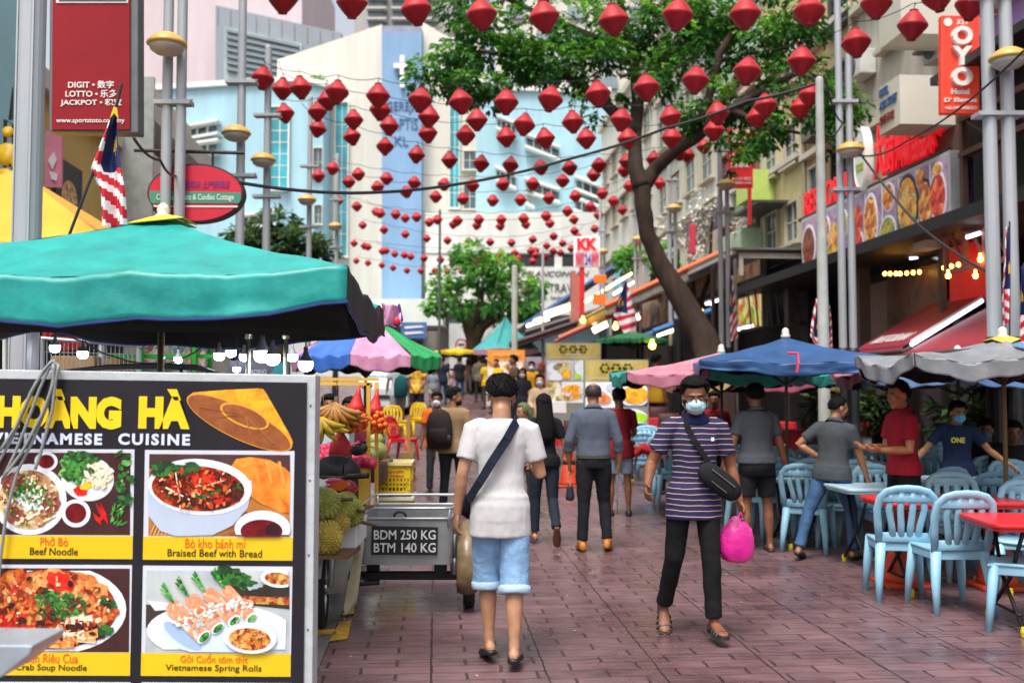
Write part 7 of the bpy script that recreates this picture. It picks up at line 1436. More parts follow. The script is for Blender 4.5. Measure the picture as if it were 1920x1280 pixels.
# ================================================================= crates, tables, small things on the left pavement
def slot_crate(label, px0, px1, y0, y1, d, dep, col, rim, txt=False):
    a, b_ = P(px0, y1, d), P(px1, y0, d); wd, hh = b_.x - a.x, b_.z - a.z; e = E('plastic_crate', Vector(((a.x + b_.x) / 2, d + dep / 2, a.z)), R(2), label, 'crate'); m = MB(); th = .012
    for face, L, ax in (('f', wd, 0), ('b', wd, 0), ('l', dep, 1), ('r', dep, 1)):
        sg_ = -1 if face in 'fl' else 1
        def bx_(u0, u1, z0, z1):
            if ax == 0: m.box(((u0 + u1) / 2, sg_ * (dep / 2 - th / 2), (z0 + z1) / 2), (u1 - u0, th, z1 - z0))
            else: m.box((sg_ * (wd / 2 - th / 2 - .001), (u0 + u1) / 2, (z0 + z1) / 2), (th, u1 - u0 - 2 * th - .002, z1 - z0))
        bx_(-L / 2, L / 2, 0, hh * .12); bx_(-L / 2, L / 2, hh * (.55 if face == 'f' else .85), hh - .001)
        nz = 3
        for k in range(1, nz): z = hh * .12 + (hh * .43) * k / nz; bx_(-L / 2, L / 2, z - .008, z + .008)
        ns = 9
        for k in range(ns + 1): u = -L / 2 + L * k / ns; bx_(max(-L / 2, u - .006), min(L / 2, u + .006), hh * .121, hh * (.549 if face == 'f' else .849))
    m.box((0, 0, .006), (wd - .03, dep - .03, .01)); m.obj('body', M(col, .45, .15, 6), e)
    m = MB()
    for sy in (-1, 1): m.box((0, sy * (dep / 2 + .004), hh + .012), (wd + .02, .03, .03))
    for sx in (-1, 1): m.box((sx * (wd / 2 + .003), 0, hh + .012), (.028, dep - .03, .028))
    m.obj('rim', M(rim, .5, .12), e)
    if txt:
        for b2, z, h in (('บิ๊กภาพัก', .78, .035), ('081-5358042', .63, .018)): text(b2, h=h, w=wd * .6, mat=M('#b8301c', .5, .1), parent=e, at=face_mat((0, -dep / 2 - .001, hh * z), (1, 0, 0), (0, 0, 1)), ex=.002, bold=.02)
    m = MB(); m.ell((0, 0, hh * .4), (wd * .42, dep * .42, hh * .38), n=14, k=8); m.obj('contents', M('#c79a1c', .6, .3, 20, .4, 40), e, smooth=True)
    return e
slot_crate('yellow slotted plastic crate with red lettering, upper of the two', 706, 768, 872, 926, 9.4, .42, '#d4b41c', '#d9c88a', True); slot_crate('yellow and white slotted crate, lower of the two', 703, 771, 937, 990, 9.36, .46, '#d8b426', '#d8d4c0')
wcx = E('wooden_crate', W(766, 17.2), 0, 'weathered wooden crate with upright post beside the red chair', 'crate'); m = MB(); hh = .5
for k in range(4): m.box((0, -.15, hh * (.13 + .25 * k)), (.23, .02, hh * .2)); m.box((.105, 0, hh * (.13 + .25 * k)), (.02, .28, hh * .2)); m.box((-.105, 0, hh * (.13 + .25 * k)), (.02, .28, hh * .2))
m.box((0, 0, hh - .01), (.24, .31, .02)); m.obj('slats', M('#8a6a44', .75, .35, 7), wcx); m = MB(); m.box((.02, -.05, hh + .31), (.06, .05, .62)); m.obj('post', M('#a5742c', .7, .2), wcx)
sm_ = E('steel_table', W(718, 21), 0, 'small round steel table behind the red chair', 'table'); m = MB(); z = .72; m.lathe([(.34, z - .02), (.35, z - .01), (.35, z), (0, z)], 28); m.obj('tabletop', M('#a5acb2', .3, .15, metal=.5), sm_, smooth=False); m = MB(); m.tube([(0, 0, 0), (0, 0, z - .02)], .03, 10); m.lathe([(.18, 0), (.17, .03), (0, .03)], 20); m.obj('leg', M('#5a5e62', .4, .2, metal=.5), sm_)
for px, py, r_, col, lb in ((713, 777, .1, '#c9508a', 'small pink plastic tub on the steel table'), (728, 777, .09, '#8a8f92', 'steel cup on the steel table'), (700, 838, .13, '#9aa0a4', 'steel basin on the ground beyond the melons')):
    m = MB(); m.lathe([(r_ * .8, 0), (r_, r_ * 1.1), (r_ * 1.05, r_ * 1.12), (r_ * .95, r_ * 1.1), (r_ * .75, .02), (0, .02)], 20); o = m.obj('tub', M(col, .35, .1, metal=.2), smooth=True); o.location = P(px, py + 11, 20.9 if py < 800 else 10.6); T(o, lb, 'tub')
vn = E('van', W(718, 32), 0, 'white van parked nose-out behind the banded parasol, red trim round its lamps', 'van'); m = MB()
m.prism([(a_, b_, 0) for a_, b_ in ((0, .25), (0, .85), (.1, 1.12), (.75, 1.2), (1.25, 1.9), (4.1, 1.95), (4.2, 1.6), (4.2, .25))], (0, 0, 1.6)); m.v = [Vector((v.z - .8, v.x, v.y)) for v in m.v]; m.f = [tuple(reversed(f_)) for f_ in m.f]; m.obj('body', M('#c9d2d6', .3, .08, 4), vn, bevel=.07)
m = MB(); m.prism([(-.66, .77, 1.26), (.66, .77, 1.26), (.58, 1.2, 1.86), (-.58, 1.2, 1.86)], (0, -.03, .02)); m.obj('windscreen', M('#7fa5b4', .1, .2, spec=.8), vn)
for sx in (-1, 1):
    m = MB(); m.ell((sx * .52, .03, .95), (.2, .08, .12)); q = m.obj('lamp_surround', M('#b8282c', .3, .1), vn, smooth=True); m = MB(); m.ell((sx * .52, -.03, .95), (.12, .04, .06)); m.obj('headlight', M('#e4e4e0', .2, .05), q, smooth=True)
    for y in (.8, 3.3): m = MB(); m.lathe([(.3, -.09), (.31, 0), (.3, .09)], 20, mat=Matrix.Rotation(R(90), 3, 'Y'), c=(sx * .72, y, .31)); m.obj('wheel', BLKM, vn)
m = MB(); m.box((0, -.02, .6), (.5, .03, .12)); m.obj('number_plate', M('#1a1a1c', .5, .1), vn)
# ================================================================= stalls in the middle distance
GOLD = food('gold_print', ['#8f7a34', '#a8934a', '#bfae6a', '#9a8640'], .8, .4, 'n', .12)
def stall_board(label, x0, x1, y0, y1, yh, d, pics):
    ybot = 737 + (CAMH - gz(d)) * F / d + 4; e = E('stall_board', W((x0 + x1) / 2, d), 0, label, 'menu board'); o = Vector(e.location)
    def r_(name, a, b_, c, dd, k, mat, dep=.01): m = MB(); front(m, [(a, b_), (c, b_), (c, dd), (a, dd)], d - .012 * k, dep); m.v = [v - o for v in m.v]; return m.obj(name, mat, e)
    r_('frame', x0 - 2, y0 - 2, x1 + 2, min(y1 + 60, ybot), 0, M('#8f9088', .5, .1), .3); r_('header', x0, y0, x1, yh, 1, GOLD)
    w_ = x1 - x0; k = d / F
    for i, ch_ in enumerate('老友鸡'):
        cx, cy = x0 + w_ * (.31 + .185 * i), y0 + (yh - y0) * .36; m = MB(); front(m, ec_px(cx, cy, w_ * .075), d - .024, .01); m.v = [v - o for v in m.v]; q = m.obj('medallion', M('#1f1c12', .5, .1), e); text(ch_, h=w_ * .1 * k, w=w_ * .1 * k, mat=M('#c2b22a', .4, .1), parent=q, at=Matrix.Translation(-o) @ fmat('F', P(cx, cy, d - .026)), ex=.008, bold=.03)
    stext('老字号鸡饭店', (x0 + x1) / 2, y0 + (yh - y0) * .68, (yh - y0) * .13, w_ * .3, d - .014, M('#d8cfc4', .5, .1), e, bold=.02); stext('RESTORAN LOU CHAP JALAN PENGKALAN', (x0 + x1) / 2, y0 + (yh - y0) * .86, (yh - y0) * .1, w_ * .84, d - .014, M('#d8d4c8', .5, .1), e, bold=.02)
    for a, b_, c, dd, bgm, els in pics:
        r_('picture_ground', a, b_, c, dd, 1, bgm)
        for cx, cy, rx, ry, mt, kk in els: m = MB(); front(m, [p for p in [(min(max(cx + rx * math.cos(2 * math.pi * t_ / 28), a), c), min(max(cy + ry * math.sin(2 * math.pi * t_ / 28), b_), dd)) for t_ in range(28)]], d - .012 * kk, .01); m.v = [v - o for v in m.v]; m.obj('printed_dish', mt, e)
    return e
def ec_px(cx, cy, r_): return [(cx + r_ * (1 + .16 * math.cos(6 * t_)) * math.cos(t_), cy + r_ * (1 + .16 * math.cos(6 * t_)) * math.sin(t_)) for t_ in [2 * math.pi * k / 40 for k in range(40)]]
PW1 = M('#dfe2e6', .4, .06, 3, emit=.12); PGR = M('#bfc4d2', .4, .15, 3, emit=.08); OF1 = food('stall_fritters', ['#c8700c', '#e89a18', '#f4bb34', '#d8820f'], 9, .4, 'voronoi', .15); OF2 = food('stall_mixed', ['#6a5a2a', '#c9a24a', '#e8dcb0', '#8fa04a', '#b8542a', '#efe8d8'], 7, .4, 'voronoi', .12); OF3 = food('stall_white', ['#8fa0a8', '#c4d0d0', '#e4eae6', '#6f9a6a'], 6, .4, 'voronoi', .12); OF4 = food('stall_lettuce', ['#6fae1c', '#a8d22c', '#c8e84a'], 8, .4, 'n', .15); OF5 = food('stall_ham', ['#a05a5a', '#c98a88', '#d8a8a0', '#8a4a50'], 6, .4, 'n', .1)
stall_board('tall golden menu board on the left, half behind the other golden one', 1025, 1125, 644, 755, 674, 24, [(1025, 675, 1076, 713, PGR, [(1038, 690, 12, 10, PW1, 2), (1055, 688, 18, 9, OF2, 2), (1042, 707, 13, 8, PW1, 3), (1062, 702, 10, 8, OF1, 3)]), (1077, 675, 1125, 713, OF3, [(1090, 690, 12, 14, PW1, 2), (1082, 705, 8, 5, OF4, 3)]), (1025, 715, 1052, 755, OF2, []), (1053, 715, 1125, 755, PW1, [(1074, 735, 22, 14, OF1, 2), (1062, 742, 12, 9, OF2, 3), (1100, 735, 14, 14, OF3, 3)])])
stall_board('nearer golden menu board showing a big plate of orange fritters', 1098, 1214, 676, 812, 715, 19.5, [(1098, 716, 1156, 764, PW1, [(1120, 745, 20, 14, OF5, 2), (1146, 726, 10, 8, PGR, 2), (1134, 748, 12, 8, food('stall_prawn', ['#b8401c', '#e07a3a', '#e8a87a'], 9, .4, 'voronoi', .1), 3)]), (1157, 716, 1214, 760, M('#4a4a40', .5, .2), [(1190, 740, 29, 23, PW1, 2), (1191, 740, 24, 17, OF1, 3)]), (1157, 762, 1214, 812, M('#8f8a92', .5, .2), [(1180, 782, 34, 16, PW1, 2), (1190, 795, 28, 12, OF5, 3), (1194, 783, 20, 10, OF4, 4)]), (1098, 766, 1156, 812, OF2, [(1120, 785, 18, 12, PW1, 2)])])
og = E('orange_stall', W(950, 33), 0, 'far food stall with orange header board and dish pictures', 'stall'); oo = Vector(og.location)
def op(name, a, b_, c, dd, k, mat, dep=.05): m = MB(); front(m, [(a, b_), (c, b_), (c, dd), (a, dd)], 33 - .06 * k, dep); m.v = [v - oo for v in m.v]; return m.obj(name, mat, og)
op('header', 914, 656, 984, 676, 1, M('#e08a2c', .5, .1, emit=.15)); op('picture_panel', 914, 677, 984, 706, 1, food('og', ['#e8e0d0', '#d89a3a', '#7a3a2a', '#efe8e0', '#c9b06a'], 4, .4, 'voronoi', .1)); op('counter', 912, 706, 986, 760, 0, M('#c9c9c4', .5, .2), .6); stext('NASI LEMAK AYAM', 950, 664, 6, 50, 32.92, M('#f0d8a0', .5, .1), og, ex=.02)
gp2 = MB(); front(gp2, [(985, 700), (1020, 700), (1020, 760), (985, 760)], 29, .8); c = W(1002, 29); gp2.v = [v - c for v in gp2.v]; o = gp2.obj('red_counter', M('#b01a24', .5, .2), bevel=.03); o.location = c; T(o, 'red covered counter beside the woman in beige', 'counter')
crate_box('foam_box', 1032, 1062, 752, 774, 20.3, .4, foam, 'white foam icebox on the low red table', 'box')
lg_ = E('road_sign', W(865, 50), 0, 'round red-rimmed prohibition sign above the yellow parasol', 'road sign'); m = MB(); c = P(865, 646, 50) - Vector(lg_.location); m.lathe([(.3, 0), (.3, .03), (0, .03)], 28, mat=fmat('F', (0, 0, 0)).to_3x3(), c=c); m.obj('red_rim', M('#c81e24', .4, .1), lg_); m = MB(); m.lathe([(.22, .031), (.22, .04), (0, .04)], 28, mat=fmat('F', (0, 0, 0)).to_3x3(), c=c); q = m.obj('white_face', M('#e4e4e0', .4, .05), lg_); m = MB(); m.box(c + Vector((0, -.045, 0)), (.3, .01, .09)); m.obj('symbol', M('#2a2a2c', .5, .1), q); m = MB(); m.tube([(0, .05, 0), c + Vector((0, .05, -.2))], .04, 8); m.obj('post', POLE, lg_)
# ================================================================= people
_clouds = bpy.data.textures.new('folds', 'CLOUDS'); _clouds.noise_scale = .11; _clouds.noise_depth = 2
V = Vector
def skin_mat(c): return M(c, .48, .28, 9, .1, 70, sub=.06)
def remesh(o, vox, smooth=4, disp=0.0):
    q = o.modifiers.new('remesh', 'REMESH'); q.mode = 'VOXEL'; q.voxel_size = vox; q.use_smooth_shade = True
    if smooth: q = o.modifiers.new('smooth', 'SMOOTH'); q.factor = .5; q.iterations = smooth
    if disp: q = o.modifiers.new('folds', 'DISPLACE'); q.texture = _clouds; q.strength = disp; q.mid_level = .5; q.texture_coords = 'LOCAL'
def stripes(base, line, per, frac, sub=None):
    m = bpy.data.materials.new('striped_cloth'); m.use_nodes = True; n = m.node_tree; b = n.nodes['Principled BSDF']; L = n.links.new
    tc = n.nodes.new('ShaderNodeTexCoord'); nz = n.nodes.new('ShaderNodeTexNoise'); nz.inputs['Scale'].default_value = 5; L(tc.outputs['Object'], nz.inputs['Vector'])
    sx = n.nodes.new('ShaderNodeSeparateXYZ'); L(tc.outputs['Object'], sx.inputs[0])
    ad = n.nodes.new('ShaderNodeMath'); ad.operation = 'MULTIPLY_ADD'; ad.inputs[1].default_value = .03; L(nz.outputs[0], ad.inputs[0]); L(sx.outputs[2], ad.inputs[2])
    dv = n.nodes.new('ShaderNodeMath'); dv.operation = 'DIVIDE'; dv.inputs[1].default_value = per; L(ad.outputs[0], dv.inputs[0])
    fr = n.nodes.new('ShaderNodeMath'); fr.operation = 'FRACT'; L(dv.outputs[0], fr.inputs[0])
    lt = n.nodes.new('ShaderNodeMath'); lt.operation = 'LESS_THAN'; lt.inputs[1].default_value = frac; L(fr.outputs[0], lt.inputs[0])
    mx = n.nodes.new('ShaderNodeMix'); mx.data_type = 'RGBA'; mx.inputs[6].default_value = lin(base); mx.inputs[7].default_value = lin(line); L(lt.outputs[0], mx.inputs[0]); L(mx.outputs[2], b.inputs['Base Color']); b.inputs['Roughness'].default_value = .85
    return m
def cloth(c, var=.16, rough=.85): return M(c, rough, var, 5, .42, 12, spec=.25, stretch=(1, 1, .45))
HAIRM = M('#0a0808', .7, .3, 40, .3, 160, spec=.12)
def person(loc, rz, H, label, skin='#8a5a3c', shirt='#888888', pants='#222222', pose=None, sleeve='short', hem=.14, collar=False, plen='long', shoe='#1a1a1a', shoe_kind='shoe', hair='short', mask=None, vox=.016, fat=1.0, group=None, fem=False, open_eyes=True, hair_m=None, shirt_m=None, tuck=False):
    po = dict(lean=(0, 0), twist=0, head=(0, 0, 0), uar=(.22, -.02, -1), far=(.1, .18, -1), ual=(-.22, -.02, -1), fal=(-.1, .18, -1), thr=(.06, .02, -1), shr=(.03, -.02, -1), thl=(-.06, .02, -1), shl=(-.03, -.02, -1), fr=0, fl=0, curl=.5, seat=None, palm_r=None, palm_l=None)
    po.update(pose or {}); s = H / 1.745
    e = E('person', loc, rz, label, 'person', group)
    near = vox < .012
    n_ = lambda t: V(t).normalized()
    Rt = (Matrix.Rotation(R(po['twist']), 3, 'Z') @ Matrix.Rotation(R(po['lean'][1]), 3, 'Y') @ Matrix.Rotation(R(-po['lean'][0]), 3, 'X'))
    P0 = V((0, 0, 0)); J = {}
    for sd, k in ((1, 'r'), (-1, 'l')):
        J['hip' + k] = V((sd * .088, 0, -.02)); J['kn' + k] = J['hip' + k] + n_(po['th' + k]) * .425; J['an' + k] = J['kn' + k] + n_(po['sh' + k]) * .405
    def footdir(k): 
        a = R(po['f' + k]); yw = R(-9 if k == 'r' else 9)
        return V((math.sin(-yw) * math.cos(a), math.cos(yw) * math.cos(a), math.sin(a)))
    low = 9
    for k in 'rl':
        d = footdir(k); up = V((1, 0, 0)).cross(d).normalized()
        for t_ in (-.06, .19): low = min(low, (J['an' + k] + d * t_ - up * .075).z)
    off = V((0, 0, -low)) if po['seat'] is None else V((0, 0, po['seat'] / s))
    for k in J: J[k] = J[k] + off
    Pv = P0 + off; tw = lambda x, y, z: Pv + Rt @ V((x, y, z))
    sw = (.172 if not fem else .152)
    for sd, k in ((1, 'r'), (-1, 'l')):
        J['sh_' + k] = tw(sd * sw, 0, .458); J['el' + k] = J['sh_' + k] + n_(po['ua' + k]) * .285; J['wr' + k] = J['el' + k] + n_(po['fa' + k]) * .245
    Rh = (Rt @ Matrix.Rotation(R(po['head'][0]), 3, 'Z') @ Matrix.Rotation(R(-po['head'][1]), 3, 'X') @ Matrix.Rotation(R(po['head'][2]), 3, 'Y')) * 1.06
    nb = tw(0, -.012, .545); hc = nb + Rt @ V((0, .012, .03)) + Rh @ V((0, .02, .088)); hd = lambda x, y, z: hc + Rh @ V((x, y, z))
    def rings(spec, infl, fatk=1.0): return [(tw(0, yo, z), Rt @ V((rx * fatk + infl, 0, 0)), Rt @ V((0, ry * fatk + infl, 0))) for z, rx, ry, yo in spec]
    TOR = [(-.09, .135, .10, 0), (0, .158, .112, -.005), (.1, .148, .104, 0), (.2, .14, .1, .004), (.3, .152, .108, .004), (.38, .163, .112, 0), (.44, .16, .1, -.004), (.482, .138, .086, -.008), (.515, .098, .072, -.012), (.55, .066, .06, -.012)]
    if fem: TOR = [(z, rx * (.93 if z < .12 else .86), ry * .92, yo) for z, rx, ry, yo in TOR]
    # ---- body: one continuous surface
    b = MB(); shirtm = shirt_m or cloth(shirt)
    b.loft(rings(TOR, -.022, fat)); b.tube([nb - Rt @ V((0, 0, .06)), nb + Rt @ V((0, .008, .03)), hc + Rh @ V((0, -.012, -.04))], [.062, .056, .054], 14)
    b.ell(hd(0, -.012, .03), (.074, .092, .084), Rh); b.ell(hd(0, .02, -.035), (.057, .068, .077), Rh); b.ell(hd(0, .058, -.088), (.026, .024, .02), Rh)
    b.tube([hd(0, .082, .014), hd(0, .1, -.012), hd(0, .108, -.03)], [.008, .011, .014], 8); b.ell(hd(0, .092, -.034), (.019, .012, .009), Rh); b.ell(hd(0, .072, .03), (.046, .016, .01), Rh)
    for sd in (-1, 1):
        b.ell(hd(sd * .04, .055, -.022), (.02, .02, .018), Rh); b.ell(hd(sd * .077, -.008, -.008), (.009, .018, .03), Rh @ Matrix.Rotation(R(sd * 12), 3, 'Z')); b.ell(hd(sd * .031, .074, .008), (.017, .012, .009), Rh)
    b.ell(hd(0, .083, -.056), (.021, .01, .0055), Rh); b.ell(hd(0, .082, -.065), (.018, .009, .006), Rh)
    for sd, k in ((1, 'r'), (-1, 'l')):
        S_, El, Wr = J['sh_' + k], J['el' + k], J['wr' + k]; f_ = fat ** .6 * (.86 if fem else 1)
        b.tube([tw(sd * (sw - .05), 0, .468), S_, S_.lerp(El, .3), S_.lerp(El, .65), El, El.lerp(Wr, .25), El.lerp(Wr, .65), Wr], [.05 * f_, .054 * f_, .05 * f_, .044 * f_, .039 * f_, .042 * f_, .034 * f_, .026], 14)
        # hand
        d = (Wr - El).normalized(); pn = po['palm_' + k]
        n0 = V(pn) if pn else V((-sd, .25, 0)); n0 = (n0 - d * n0.dot(d)); n0 = n0.normalized() if n0.length > .1 else d.orthogonal().normalized()
        th = (d.cross(n0) * sd).normalized(); hm = Matrix((th, n0, d)).transposed()
        pc = Wr + d * .048; b.ell(pc, (.04, .016, .055), hm); b.loft([(Wr + d * .0, th * .026, n0 * .019), (Wr + d * .045, th * .039, n0 * .016), (Wr + d * .088, th * .04, n0 * .013)], n=12)
        cu = po['curl']
        for i, (o_, L) in enumerate(((.029, .07), (.0095, .078), (-.01, .072), (-.029, .057))):
            p = Wr + d * (.085 - abs(i - 1.2) * .004) + th * o_; pts = [p - d * .02]; dr = d; a_ = 0
            for seg, fr_ in enumerate((.42, .33, .25)):
                pts.append(p); a_ += R((22, 38, 30)[seg] * cu * 1.6 + (i - 1) * 3); dr = d * math.cos(a_) + n0 * math.sin(a_) + th * (.06 * (1.2 - i)) ; p = p + dr.normalized() * L * fr_
            pts.append(p); b.tube(pts, [.0095, .0092, .0085, .008, .0068], 8)
        tb = Wr + d * .022 + th * .026; t1 = tb + (d * .7 + th * .75 + n0 * .25).normalized() * .036; t2 = t1 + (d * .95 + th * .25 + n0 * .45 * cu * 2).normalized() * .03; b.tube([tb - th * .012, tb, t1, t2, t2 + (d + n0 * .5).normalized() * .012], [.014, .0135, .011, .0095, .006], 8)
        J['hand' + k] = Wr + d * .09 + n0 * .02; J['hd' + k] = d
        hp, kn, an = J['hip' + k], J['kn' + k], J['an' + k]; tk_ = .82 if plen == 'long' else 1.0
        b.tube([hp + V((0, 0, .06)), hp, hp.lerp(kn, .35), hp.lerp(kn, .75), kn, kn.lerp(an, .15), kn.lerp(an, .32), kn.lerp(an, .6), kn.lerp(an, .85), an], [.085 * tk_ * fat, .086 * tk_ * fat, .078 * tk_ * fat, .06 * tk_, .053 * tk_, .05 * tk_, .056 * tk_, .045 * tk_, .033, .034], 14)
        fd = footdir(k); rt = fd.cross(V((0, 0, 1))); rt = rt.normalized() if rt.length > .05 else V((1, 0, 0)); up = rt.cross(fd).normalized()
        J['fd' + k], J['ur' + k], J['up' + k] = fd, rt, up
        b.loft([(an + fd * t_ + up * z, rt * w_, up * h_) for t_, z, w_, h_ in ((-.058, -.045, .018, .02), (-.04, -.035, .03, .033), (0, -.025, .033, .042), (.06, -.037, .038, .03), (.12, -.05, .043, .02), (.165, -.056, .038, .014), (.188, -.059, .02, .01))], n=14)
    o = b.obj('body', skin_mat(skin), e); o.scale = (s,) * 3; remesh(o, vox * .72 / s if near else vox, 3 if near else 2)
    # ---- face
    def kid(mb, name, mat, **k): q = mb.obj(name, mat, e, **k); q.scale = (s,) * 3; return q
    if vox < .02:
        for sd in (-1, 1):
            q = MB(); q.ell(hd(sd * .031, .0815, .005), (.0115, .0055, .0042), Rh, 12, 8); w_ = kid(q, 'eye', M('#8f8680', .4, .03), smooth=True)
            q = MB(); q.ell(hd(sd * .031, .0858, .005), (.006, .003, .0046), Rh, 10, 6); q.obj('iris', M('#140c08', .2, .0), w_, smooth=True)
            q = MB(); q.tube([hd(sd * .014, .088, .026), hd(sd * .03, .09, .031), hd(sd * .048, .079, .026)], [.004, .005, .002], 6); kid(q, 'eyebrow', hair_m or HAIRM)
        if not mask: q = MB(); q.tube([hd(-.021, .086, -.059), hd(0, .0945, -.0595), hd(.021, .086, -.059)], [.003, .0055, .003], 8); kid(q, 'lips', M('#7a4038', .45, .1), smooth=True)
    # ---- hair
    hm_ = hair_m or HAIRM; rn = random.Random(int(H * 1000) + int(loc[0] * 100)); q = MB()
    if hair != 'none':
        NA, NE = 40, 22; cx = V((0, -.012, .03)); rr = V((.074, .092, .084)); o0 = len(q.v); bald = hair == 'bald'
        thick = .012 if hair in ('buzz', 'bald') else .024
        for i in range(NE + 1):
            for j in range(NA):
                az = 2 * math.pi * j / NA; c = math.cos(az)             # az 0 = front
                lowe = 30 if c > .55 else (30 - min(1, (.55 - c) / .3) * 38 if c > 0 else -8 - 36 * min(1, -c * 1.6))
                if hair == 'long': lowe = 34 if c > .5 else -40
                hie = (52 if c < -.2 else 34) if bald else 90
                el = R(lowe + (hie - lowe) * i / NE); dirv = V((math.sin(az) * math.cos(el), math.cos(az) * math.cos(el), math.sin(el)))
                edge = min(1, i / 3.0) * (min(1, (NE - i) / 4.0) if bald else 1)
                t_ = -.006 + thick * edge * (1 + (.5 if math.sin(el) > .5 and c > -.5 and hair == 'short' else 0)) + .006 * edge * noise.noise(dirv * 5 + V((loc[0], 0, 0)))
                p = cx + V((dirv.x * (rr.x + t_), dirv.y * (rr.y + t_), dirv.z * (rr.z + t_))); q.v.append(hc + Rh @ p)
        for i in range(NE):
            for j in range(NA): a0 = o0 + i * NA; q.f.append((a0 + j, a0 + NA + j, a0 + NA + (j + 1) % NA, a0 + (j + 1) % NA)); q.m.append(0)
        if not bald and hair != 'long':
            for k in range(420 if near else 120):
                az = rn.uniform(0, 6.283); c = math.cos(az); lo = 36 if c > .5 else (8 if c > -.2 else -30); el = math.asin(rn.uniform(math.sin(R(lo)), 1)); d = V((math.sin(az) * math.cos(el), math.cos(az) * math.cos(el), math.sin(el)))
                p = cx + V((d.x * (rr.x + thick * .7), d.y * (rr.y + thick * .7), d.z * (rr.z + thick * .8))); L = rn.uniform(.008, .024 if hair == 'short' else .01); dr = (d + V((rn.uniform(-.5, .5), rn.uniform(-.3, .7), rn.uniform(-.3, .6)))).normalized(); t_ = d.orthogonal().normalized() * .004; t2 = d.cross(t_)
                q.add([hc + Rh @ (p + t_), hc + Rh @ (p - t_ * .5 + t2), hc + Rh @ (p - t_ * .5 - t2), hc + Rh @ (p + dr * L)], [(0, 1, 3), (1, 2, 3), (2, 0, 3)])
        if hair == 'long':
            q.loft([(hd(0, -.05, .08), Rh @ V((.07, 0, 0)), Rh @ V((0, .06, 0))), (hd(0, -.06, .0), Rh @ V((.092, 0, 0)), Rh @ V((0, .055, 0))), (hd(0, -.075, -.1), Rt @ V((.1, 0, 0)), Rt @ V((0, .05, 0))), (tw(0, -.1, .42), Rt @ V((.115, 0, 0)), Rt @ V((0, .035, 0))), (tw(0, -.115, .3), Rt @ V((.105, 0, 0)), Rt @ V((0, .025, 0))), (tw(0, -.112, .2), Rt @ V((.05, 0, 0)), Rt @ V((0, .01, 0)))], n=26)
        kid(q, 'hair', hm_, smooth=hair in ('long', 'bald', 'buzz'))
    if hair == 'beard': pass
    # ---- shirt
    c = MB(); inf = .016 if not fem else .01
    sp = [t_ for t_ in TOR if t_[0] > .0]
    c.loft(rings([(-hem * .5, .186, .128, -.004)] + [(.0, .19, .128, -.004)] + sp[:-2] + [(.505, .1, .072, -.012), (.522, .074, .064, -.014)], inf, fat) if not tuck else rings([(.03, .152, .112, -.002)] + sp[:-2] + [(.505, .1, .072, -.012), (.522, .074, .064, -.014)], inf, fat))
    if not tuck: c.loft([(tw(0, 0, .06), Rt @ V((.176 * fat + inf, 0, 0)), Rt @ V((0, .122 * fat + inf, 0))), (Pv.lerp(tw(0, 0, -hem * .6), .6) + V((0, 0, 0)), V((.19 * fat + inf, 0, 0)), V((0, .13 * fat + inf, 0))), (Pv + V((0, 0, -hem)), V((.194 * fat + inf, 0, 0)), V((0, .134 * fat + inf, 0)))])
    for sd, k in ((1, 'r'), (-1, 'l')):
        S_, El, Wr = J['sh_' + k], J['el' + k], J['wr' + k]; g_ = .9 if fem else 1
        inn = tw(sd * .095, -.004, .472)
        if sleeve == 'short': c.tube([inn, tw(sd * (sw - .035), 0, .468), S_ + (S_ - El).normalized() * .0, S_.lerp(El, .35), S_.lerp(El, .68)], [.056 * g_, .062 * g_, .066 * g_, .066 * g_, .066 * g_], 16)
        elif sleeve in ('long', 'rolled'):
            pts, rd = [inn, tw(sd * (sw - .035), 0, .468), S_, S_.lerp(El, .5), El, El.lerp(Wr, .3)], [.056, .062, .066, .06, .056, .053]
            if sleeve == 'long': pts.append(El.lerp(Wr, .92)); rd.append(.038)
            else: pts += [El.lerp(Wr, .32), El.lerp(Wr, .45)]; rd += [.058, .056]
            c.tube(pts, rd, 16)
    so_ = kid(c, 'shirt', shirtm); remesh(so_, vox / s if near else vox, 6 if near else 3, .008)
    if collar:
        q = MB(); q.loft([(nb + Rt @ V((0, .012, -.036)), Rt @ V((.105, 0, 0)), Rt @ V((0, .095, -.03))), (nb + Rt @ V((0, .004, -.008)), Rt @ V((.082, 0, 0)), Rt @ V((0, .078, -.022))), (nb + Rt @ V((0, .0, .012)), Rt @ V((.066, 0, 0)), Rt @ V((0, .064, -.016)))], n=24, cap=False); kid(q, 'collar', shirtm if not shirt_m else cloth(collar if isinstance(collar, str) else shirt), smooth=True, solid=.006)
